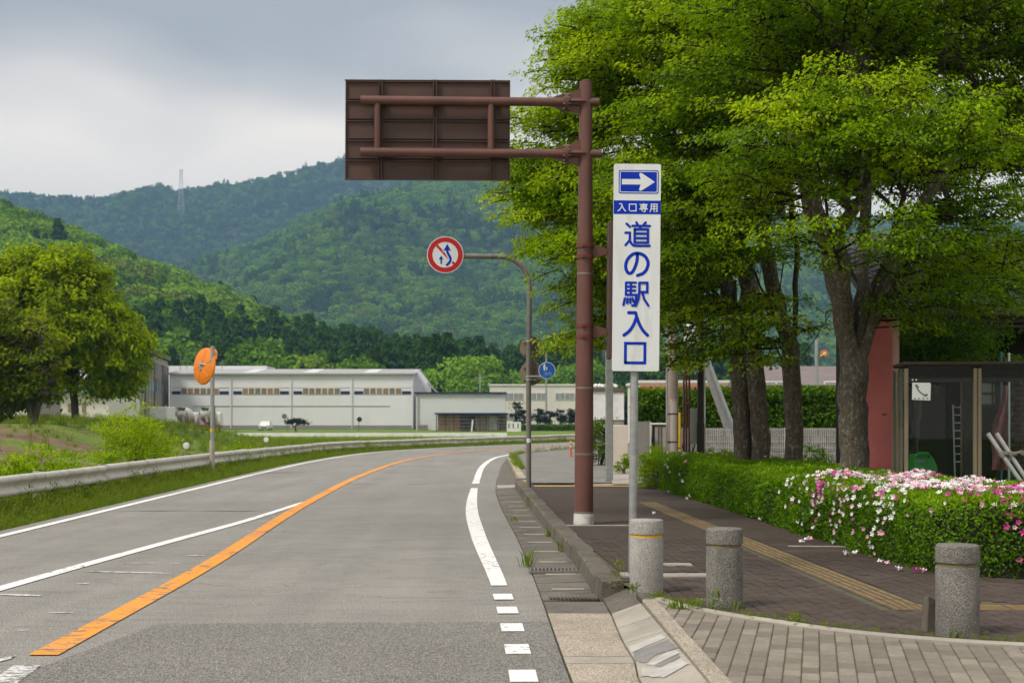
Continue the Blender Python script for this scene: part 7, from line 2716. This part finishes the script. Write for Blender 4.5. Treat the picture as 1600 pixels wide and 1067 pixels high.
# ---- vehicles in the yard
def wheel(mb_parent, c, r=.5, w=.3):
    t_ = MB().lathe([(.05, -w / 2), (r * .9, -w / 2), (r, -w / 4), (r, w / 4), (r * .9, w / 2), (.05, w / 2)], c, 16, 'X').build('wheel', M['tyre'], mb_parent)
    MB().lathe([(.02, -w / 2 - .01), (r * .5, -w / 2 - .01), (r * .5, w / 2 + .01), (.02, w / 2 + .01)], c, 12, 'X').build('rim', M['galv_dull'], t_)


def mixer(x, y, lab):
    t_ = thing('mixer_truck', lab, 'truck', (x, y, ZB), 'concrete mixer trucks in the yard')
    MB().box((x, y + 3.2, ZB + .95), (2.3, 7.0, .35)).build('chassis', M['truck_red'], t_)
    MB().box((x, y + 6.0, ZB + 1.9), (2.4, 1.9, 2.0), bev=.12).build('cab', M['white_paint'], t_)
    prof = [(.35, -2.7), (.75, -2.4), (1.12, -1.0), (1.18, 0), (1.05, 1.2), (.5, 1.9)]
    vs, fs = [], []
    n = 20
    for r_, s_ in prof:
        for k in range(n):
            a = 2 * math.pi * k / n
            vs.append((x + r_ * math.cos(a), y + 2.8 + s_, ZB + 2.35 - s_ * .16 + r_ * math.sin(a)))
    fs = [(i * n + k, i * n + (k + 1) % n, (i + 1) * n + (k + 1) % n, (i + 1) * n + k) for i in range(len(prof) - 1) for k in range(n)] + [tuple(reversed(range(n))), tuple(range((len(prof) - 1) * n, len(prof) * n))]
    MB().add(vs, fs).build('drum', M['drum'], t_)
    MB().add([(x - .55, y - .1, ZB + 3.55), (x + .55, y - .1, ZB + 3.55), (x + .3, y + .3, ZB + 2.8), (x - .3, y + .3, ZB + 2.8), (x - .55, y + .6, ZB + 3.55), (x + .55, y + .6, ZB + 3.55)], [(0, 3, 2, 1), (0, 4, 3), (1, 2, 5), (4, 5, 2, 3)]).build('hopper', M['galv_dull'], t_)
    MB().tube([(x + .1, y + .1, ZB + 2.6), (x + .5, y - .5, ZB + 1.4)], .2, 10).build('chute', M['galv_dull'], t_)
    for sx in (-.95, .95):
        MB().tube([(x + sx, y + .1, ZB + 1.0), (x + sx * .8, y + .2, ZB + 2.9)], .06, 8).build('frame_leg', M['truck_red'], t_)
        for yy_ in (1.0, 2.2, 5.6):
            wheel(t_, (x + sx, y + yy_, ZB + .5))
        MB().box((x + sx, y - .32, ZB + .95), (.3, .06, .16)).build('tail_lamp', M['orange_plastic'], t_)
    MB().box((x, y - .30, ZB + .75), (2.2, .08, .2)).build('rear_bar', M['black_metal'], t_)
    return t_


mixer(xp(283, 198), 198, 'left concrete mixer truck parked by the pale warehouse, drum stained greenish')
mixer(xp(320, 200), 200, 'right concrete mixer truck parked behind the traffic mirror post')
x, y = xp(247, 190), 190
bt_ = thing('box_truck', 'white box truck parked at the corner of the ribbed warehouse', 'truck', (x, y, ZB))
MB().box((x, y + 2.5, ZB + 2.35), (2.3, 5, 2.5), bev=.06).build('cargo_box', M['white_paint'], bt_)
MB().box((x, y + 2.5, ZB + .8), (1.9, 6.5, .3)).build('chassis', M['black_metal'], bt_)
MB().box((x, y + 5.7, ZB + 1.5), (2.1, 1.4, 1.6), bev=.12).build('cab', M['white_paint'], bt_)
for sx in (-.9, .9):
    for yy_ in (1.0, 5.4):
        wheel(bt_, (x + sx, y + yy_, ZB + .42), .42, .25)
    MB().box((x + sx * .8, y - .02, ZB + .95), (.2, .05, .12)).build('tail_lamp', M['orange_plastic'], bt_)


def small_car(x, y, lab, m_body):
    t_ = thing('car', lab, 'car', (x, y, ZB))
    prof = [(-1.75, .35), (-1.8, .75), (-1.72, .92), (-.95, 1.0), (-.4, 1.5), (1.0, 1.55), (1.65, 1.05), (1.8, .9), (1.82, .4), (1.6, .28), (-1.6, .28)]
    n = len(prof)
    vs = []
    for sx, k in ((-.78, .96), (-.82, 1.0), (.82, 1.0), (.78, .96)):
        for (a, b_) in prof:
            xx_ = x + sx * (1 - .16 * max(0, b_ - .95) / .6)
            vs.append((xx_, y + 1.8 + a * k, ZB + .28 + (b_ - .28) * (1 if k == 1 else .99)))
    fs = [(j * n + i, j * n + (i + 1) % n, (j + 1) * n + (i + 1) % n, (j + 1) * n + i) for j in range(3) for i in range(n)] + [tuple(reversed(range(n))), tuple(range(3 * n, 4 * n))]
    MB().add(vs, fs).build('body', m_body, t_)
    MB().add([(x - .66, y + .90, ZB + 1.02), (x + .66, y + .90, ZB + 1.02), (x + .58, y + 1.36, ZB + 1.45), (x - .58, y + 1.36, ZB + 1.45)], [(0, 1, 2, 3)]).build('windscreen', M['car_glass'], t_)
    for sx in (-.58, .58):
        MB().box((x + sx, y + .01, ZB + .75), (.3, .06, .14), bev=.02).build('headlight', M['mirror'], t_)
        for yy_ in (.7, 3.0):
            wheel(t_, (x + sx * 1.28, y + yy_, ZB + .3), .3, .18)
    MB().box((x, y - .0, ZB + .55), (.9, .05, .14)).build('grille', M['black_metal'], t_)
    return t_


small_car(xp(412, 226), 226, 'small white car parked in front of the pale warehouse wall', M['car_white'])
# mirror post, small pine and far guardrail
x = xp(447, 205)
mp = thing('yard_mirror', 'small round mirror on a leaning thin post before the warehouse', 'mirror', (x, 205, ZB))
MB().tube([(x + .3, 205, ZB), (x - .15, 205, zp(654, 205))], .05, 8).build('post', M['galv_dull'], mp)
MB().lathe([(.02, -.06), (.3, -.04), (.38, .02), (.3, .08), (.02, .1)], (x - .25, 205, zp(650, 205)), 16, 'Y').build('disc', M['galv_dull'], mp)
x = xp(560, 208)
mp = thing('yard_mirror', 'dark round mirror on a short post near the warehouse right end', 'mirror', (x, 208, ZB))
MB().tube([(x, 208, ZB), (x + .1, 208, zp(657, 208))], .05, 8).build('post', M['galv_dull'], mp)
MB().lathe([(.02, -.06), (.3, -.04), (.38, .02), (.3, .08), (.02, .1)], (x + .15, 208, zp(655, 208)), 16, 'Y').build('disc', M['black_metal'], mp)
q = xp(463, 206)
t_ = thing('garden_pine', 'small dark spreading pine alone before the warehouse wall', 'pine tree', (q, 206, ZB))
rg = np.random.default_rng(5)
link_mesh('trunk', tubes_mesh('trunk', [(np.array([[0, 0, 0], [-.2, 0, .8], [.1, 0, 1.5]]), np.array([.12, .09, .05])), (np.array([[-.1, 0, .6], [-.7, 0, 1.2], [-1.0, 0, 1.4]]), np.array([.07, .05, .03])), (np.array([[-.1, 0, .9], [.6, 0, 1.2], [1.1, 0, 1.3]]), np.array([.06, .05, .03]))], M['bark_dark']), t_)
P = np.concatenate([rg.normal(0, 1, (120, 3)) * [.45, .4, .14] + c_ for c_ in ([.1, 0, 1.75], [-.9, 0, 1.45], [1.0, 0, 1.35], [.5, 0, 1.5], [-.4, 0, 1.65])])
link_mesh('crown', leaf_mesh('crown', P, rg.normal(0, 1, P.shape), rg.normal(0, 1, P.shape) + [0, 0, 1], np.full(len(P), .3), np.full(len(P), .2), rg.random(len(P)), M['pine']), t_)

dFR = 124.0
fg = thing('far_guardrail', 'white far guardrail on short posts across the meadow', 'guardrail', (xp(500, dFR), dFR, -.5))
fzt = zp(676, dFR)
x = xp(255, dFR)
i = 0
while x < xp(770, dFR):
    zz = fzt + .004 * i * 0
    MB().box((x + 1, dFR - .06, fzt - .17), (1.985, .06, .30), bev=.02).build('rail_beam', M['white_paint'], fg)
    MB().tube([(x, dFR, -.75), (x, dFR, fzt)], .05, 8).build('post', M['rail_post'], fg)
    x += 2.0
    i += 1
for (px, py, lab) in ((750, 584, 'distant grey utility pole above the annex roof'), (853.5, 552, 'distant thin lamp post above the office roof')):
    d = 275 if px < 800 else 250
    q = xp(px, d)
    mb = MB().tube([(q, d, ZB), (q, d, zp(py, d))], [.2, .13], 10)
    mb.box((q, d, zp(py + 6, d)), (1.6, .12, .12) if px < 800 else (.3, .3, .3))
    tag(mb.build('utility_pole', M['galv'], origin=(q, d, ZB)), lab, 'utility pole')
for k, px in enumerate((282, 292, 347)):
    q = xp(px, 262)
    mb = MB().tube([(q, 262, zp(580, 262) - 2), (q, 262, zp(552 + k * 5, 262))], .06, 6)
    mb.box((q, 262, zp(560 + k * 4, 262)), (1.4, .06, .06))
    mb.build('aerial', M['galv_dull'], wh)


# ================================================================ HILLS AND FOREST
def crown_proto(name, kind, seed, nq=420, lf=1.0):
    """one tree crown of small leaf faces, unit height about 1 (crown radius about .5)"""
    rg = np.random.default_rng(seed)
    if kind == 'broad':
        lob = [(np.array([0, 0, .52]), np.array([.42, .42, .40]))]
        for k in range(7):
            a = rg.uniform(0, 6.28)
            lob.append((np.array([.26 * math.cos(a), .26 * math.sin(a), rg.uniform(.42, .78)]), np.array([.23, .23, .2]) * rg.uniform(.8, 1.2)))
        idx = rg.integers(0, len(lob), nq)
        d = unit(rg.normal(0, 1, (nq, 3)))
        d[:, 2] = np.where(rg.random(nq) < .8, np.abs(d[:, 2]), d[:, 2])
        C = np.array([l[0] for l in lob])[idx]
        Rr = np.array([l[1] for l in lob])[idx]
        P = C + d * Rr * rg.uniform(.88, 1.06, (nq, 1))
        NV = unit(d + rg.normal(0, .45, (nq, 3)))
        L = rg.uniform(.055, .11, nq)
        dv = np.cross(NV, unit(rg.normal(0, 1, (nq, 3))))
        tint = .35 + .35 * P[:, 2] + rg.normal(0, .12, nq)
    else:
        h = rg.random(nq) ** .75
        a = rg.uniform(0, 6.28, nq)
        r_ = (.26 * (1 - h) ** .8 + .015) * (.75 + .35 * np.sin(h * 40 + a * 2)) * rg.uniform(.8, 1.1, nq)
        P = np.stack([r_ * np.cos(a), r_ * np.sin(a), .08 + h * 1.05], 1)
        rad = np.stack([np.cos(a), np.sin(a), np.zeros(nq)], 1)
        dv = rad + np.array([0, 0, -.45]) + rg.normal(0, .25, (nq, 3))
        NV = rad * .6 + np.array([0, 0, .9]) + rg.normal(0, .3, (nq, 3))
        L = rg.uniform(.07, .14, nq) * (1.1 - .6 * h)
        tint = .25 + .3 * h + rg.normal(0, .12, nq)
    v, f = leaf_geo(P, dv, NV, L * 1.25 * lf, L * 1.1 * lf)
    return np_mesh(name, v, f, M['forest'], attrs={'tint': np.repeat(np.clip(tint, 0, 1), 4)})


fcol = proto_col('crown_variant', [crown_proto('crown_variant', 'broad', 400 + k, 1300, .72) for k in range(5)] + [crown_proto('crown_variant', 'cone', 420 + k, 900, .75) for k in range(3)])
lcol = proto_col('far_crown_variant', [crown_proto('far_crown_variant', 'broad', 440 + k, 260) for k in range(4)] + [crown_proto('far_crown_variant', 'cone', 450 + k, 220) for k in range(2)])


def hill(name, skyline, Dr, D0, rough, seed, step, power=1.0, canopy=7.0, back=None, x_lim=None):
    """terrain whose ridge stands at distance Dr; returns height function"""
    sk = np.array(skyline, float)
    sx_ = (sk[:, 0] - 800) / F * Dr
    szh = H + (HY - sk[:, 1]) / F * Dr - canopy

    def hz(x, y):
        # directions are kept radial so that the ridge keeps its outline
        xr = x * (Dr / np.maximum(y, 50)) * .55 + x * .45
        rh = np.interp(xr, sx_, szh)
        t_ = np.clip((y - D0) / (Dr - D0), 0, 1)
        fall = np.where(y > Dr, 1 - smooth01((y - Dr) / (.5 * (Dr - D0))) * .8, 1)
        z = rh * t_ ** power * fall
        spur = vnoise(x / (rough * 1.0), y / (rough * 1.8), seed) + .5 * vnoise(x / (rough * .45), y / (rough * .8), seed + 1)
        z = z + spur * rh * .13 * np.sin(np.pi * np.clip(t_, 0, 1)) ** .8
        return z - .8
    xl, xh = x_lim
    gx_ = np.arange(xl, xh + step, step)
    gy_ = np.arange(D0 - 20, Dr + .45 * (Dr - D0), step)
    X, Y = np.meshgrid(gx_, gy_)
    Z = hz(X, Y)
    nx_, ny_ = len(gx_), len(gy_)
    ix = np.arange(nx_ * ny_).reshape(ny_, nx_)
    f_ = np.stack([ix[:-1, :-1].ravel(), ix[:-1, 1:].ravel(), ix[1:, 1:].ravel(), ix[1:, :-1].ravel()], 1)
    o = link_mesh(name, np_mesh(name, np.stack([X.ravel(), Y.ravel(), Z.ravel()], 1), f_, M['mtn'], smooth=True))
    tag(o, kind='structure')
    return hz


def grow(name, label, hz, n, xr, yr, size, conif, col, nb, nc, seed, tint_f, zs=None, smin=.7, smax=1.35, view=True):
    rg = np.random.default_rng(seed)
    x = rg.uniform(*xr, n)
    y = rg.uniform(*yr, n)
    z = hz(x, y)
    px = x / y * F + 800
    py = HY - (z - H) / y * F
    kp = (px > -60) & (px < 1660) & (py < 700)
    x, y, z = x[kp], y[kp], z[kp]
    n = len(x)
    m = vnoise(x / 60, y / 60, seed) + .5 * vnoise(x / 22, y / 22, seed + 3)
    cf = conif(x, y, z)
    isc = (m + rg.normal(0, .35, n)) > np.interp(cf, [0, .5, 1], [1.8, .2, -1.6])
    pick = np.where(isc, nb + rg.integers(0, nc, n), rg.integers(0, nb, n))
    tint = np.where(isc, rg.uniform(.0, .2, n), np.clip(tint_f(x, y, z) + .22 * vnoise(x / 35, y / 35, seed + 5) + rg.normal(0, .19, n), .2, .9))
    brown = (~isc) & (vnoise(x / 28, y / 28, seed + 8) > .62) & (rg.random(n) < .6)
    tint = np.where(brown, rg.uniform(.93, 1.0, n), tint)
    scl = size * rg.uniform(smin, smax, n) * np.where(isc, 1.15, 1.0)
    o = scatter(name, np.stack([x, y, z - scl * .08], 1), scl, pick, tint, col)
    tag(o, label, 'forest')
    print(name, n)
    return o


far = hill('far_mountain', [(-900, 300), (-200, 292), (0, 299), (60, 303), (110, 308), (165, 309), (210, 296), (250, 287), (283, 296), (320, 292), (340, 286), (375, 285), (430, 272), (480, 260), (535, 247), (600, 232), (660, 226), (720, 240), (800, 268), (900, 300), (1100, 330), (1600, 345), (2400, 330)], 2700, 1650, 260, 71, 26, 1.15, 9, x_lim=(-1700, 1700))
grow('far_mountain_forest', 'hazy blue-green forest on the farthest mountain ridge', far, 22000, (-1150, 1150), (1900, 2790), 11.5, lambda x, y, z: np.full(len(x), .42), lcol, 4, 2, 91, lambda x, y, z: np.full(len(x), .34), smin=.75)
mid = hill('middle_mountain', [(-900, 620), (0, 560), (150, 490), (230, 446), (283, 421), (337, 395), (405, 379), (439, 360), (472, 341), (506, 327), (540, 312), (592, 299), (650, 284), (720, 277), (800, 290), (860, 318), (950, 350), (1200, 380), (1600, 395), (2400, 380)], 1900, 1040, 210, 73, 22, .95, 10, x_lim=(-1000, 1200))
grow('middle_mountain_forest', 'mixed green forest covering the mountain in the middle distance', mid, 21000, (-600, 800), (1080, 1970), 12, lambda x, y, z: np.full(len(x), .36), lcol, 4, 2, 93, lambda x, y, z: np.full(len(x), .52))
near = hill('near_hill', [(-1200, 200), (-300, 262), (-100, 300), (0, 320), (60, 344), (130, 372), (200, 402), (290, 434), (345, 456), (400, 480), (460, 502), (520, 526), (580, 543), (650, 560), (720, 572), (800, 590), (900, 612), (1000, 630), (1600, 640)], 640, 330, 90, 75, 9, .8, 12, x_lim=(-420, 260))
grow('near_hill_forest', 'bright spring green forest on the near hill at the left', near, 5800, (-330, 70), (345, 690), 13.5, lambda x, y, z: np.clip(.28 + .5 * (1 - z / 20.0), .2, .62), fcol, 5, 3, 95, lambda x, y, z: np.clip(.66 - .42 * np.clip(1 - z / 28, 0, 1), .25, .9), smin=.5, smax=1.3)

ORDF = ('first', 'second', 'third', 'fourth', 'fifth', 'sixth', 'seventh', 'eighth', 'ninth', 'tenth', 'eleventh', 'twelfth')
SEEN = {}
# dark cedars and broadleaf trees along the foot of the hill, each its own tree
foot = []
rgf = np.random.default_rng(123)
for px, py, kind, tn, dist in [(268, 548, 1, .1, 300), (300, 540, 0, .35, 318), (345, 545, 1, .12, 310), (372, 535, 1, .05, 320), (398, 540, 0, .3, 305), (425, 548, 0, .45, 300), (450, 545, 1, .1, 315), (470, 550, 0, .92, 300), (495, 555, 0, .94, 305), (520, 548, 1, .1, 312), (545, 545, 1, .05, 318), (562, 552, 0, .4, 300), (585, 545, 1, .08, 312), (604, 540, 1, .1, 320), (628, 542, 1, .05, 322), (648, 550, 1, .12, 310), (664, 532, 1, .05, 306), (681, 528, 1, .02, 300), (699, 526, 1, .06, 304), (712, 552, 0, .78, 296), (735, 556, 0, .74, 300), (752, 562, 0, .5, 305), (770, 560, 1, .12, 318), (785, 572, 1, .15, 312), (806, 575, 0, .7, 320), (835, 572, 0, .6, 330), (862, 578, 0, .5, 320), (888, 570, 0, .45, 330), (905, 566, 0, .6, 330), (690, 560, 1, .1, 296), (725, 585, 0, .7, 290), (640, 572, 1, .1, 296)]:
    foot.append((px, py, kind, tn, dist))
foot.sort()
for k, (px, py, kind, tn, d) in enumerate(foot):
    x = xp(px, d)
    ztop = zp(py, d)
    z0 = -.8
    hh = ztop - z0
    nm = 'cedar_tree' if kind else 'hillside_tree'
    me = crown_proto('crown', 'cone' if kind else 'broad', 500 + k, 2200 if kind else 4200, .55)
    wd = hh * (.95 if kind else .95)
    me.vertices.foreach_set('co', (np.array([v_.co for v_ in me.vertices]) * [wd, wd, hh / (1.08 if kind else .98)]).ravel())
    me.materials.clear()
    mk = 'foot_%d' % int(tn * 100)
    if mk not in M:
        cc = np.array([np.interp(tn, [f_[0] for f_ in FOREST], [f_[1][c_] for f_ in FOREST]) for c_ in range(3)])
        M[mk] = leaf_mat('foot_tree_leaf', tuple(np.array((.036, .072, .012)) * cc), tuple(np.array((.064, .122, .018)) * cc), tuple(np.array((.098, .17, .026)) * cc), trans=.2, rough=.8)
    me.materials.append(M[mk])
    what = 'dark pointed cedar' if kind else ('brownish budding tree' if tn > .9 else 'light green rounded tree' if tn > .55 else 'dull green rounded tree')
    wh_ = ('behind the pale warehouse' if px < 650 else 'behind the grey annex' if px < 790 else 'behind the cream office')
    i_ = SEEN[(what, wh_)] = SEEN.get((what, wh_), -1) + 1
    t_ = thing(nm, what + ' ' + wh_ + ', ' + ORDF[i_] + ' of its kind there from the left' if True else ('behind the pale warehouse' if px < 650 else 'behind the grey annex' if px < 790 else 'behind the cream office'), 'tree', (x, d, z0), 'trees along the foot of the hill')
    link_mesh('crown', me, t_)
    link_mesh('trunk', tubes_mesh('trunk', [(np.array([[0, 0, 0], [.1, 0, hh * .35], [0, 0, hh * .8]]), np.array([.28, .2, .06]))], M['bark_dark']), t_)

# lattice transmission tower on the far ridge
dT2 = 2300.0
for dT2 in range(1700, 2690, 10):
    if HY - (float(far(np.array([xp(283, dT2)]), np.array([float(dT2)]))[0]) - H) / dT2 * F < 340:
        break
dT2 = float(dT2)
tx = xp(283, dT2)
zb_, zt_2 = zp(338, dT2), zp(265, dT2)
zg = float(far(np.array([tx]), np.array([dT2]))[0])
tt = thing('transmission_tower', 'pale steel lattice transmission tower on the far mountain', 'tower', (tx, dT2, zg))
hT = zt_2 - zg
mb = MB()
lv = np.linspace(0, 1, 10)


def tw2(a):
    return np.interp(a, [0, .35, 1], [6.5, 3.4, 1.6])


for sx in (-1, 1):
    for sy in (-1, 1):
        MB().tube([(tx + sx * tw2(a), dT2 + sy * tw2(a), zg + a * hT) for a in lv], .28, 5).build('leg', M['steel_lattice'], tt)
for i in range(9):
    a, b_ = lv[i], lv[i + 1]
    for sx in (-1, 1):
        MB().tube([(tx + sx * tw2(a), dT2 - tw2(a), zg + a * hT), (tx - sx * tw2(b_), dT2 - tw2(b_), zg + b_ * hT)], .2, 4).build('brace', M['steel_lattice'], tt)
for a in (.80, .90, .99):
    MB().box((tx, dT2, zg + a * hT), (7.5, 1.2, .6)).build('cross_arm', M['steel_lattice'], tt)

# ---- haze: one even body of air round everything
hzm = bpy.data.materials.new('haze_air')
hzm.use_nodes = True
nt_ = hzm.node_tree
nt_.nodes.clear()
oo = nt_.nodes.new('ShaderNodeOutputMaterial')
pv = nt_.nodes.new('ShaderNodeVolumePrincipled')
pv.inputs['Color'].default_value = (.31, .54, .84, 1)
pv.inputs['Density'].default_value = 0.00021
pv.inputs['Anisotropy'].default_value = 0.0
nt_.links.new(pv.outputs[0], oo.inputs['Volume'])
hb = MB().box((0, 1770, 265), (6900, 3720, 536)).build('haze', hzm, smooth=False)
hb['kind'] = 'stuff'
tag(hb, 'pale blue haze in the air over the valley', 'haze')
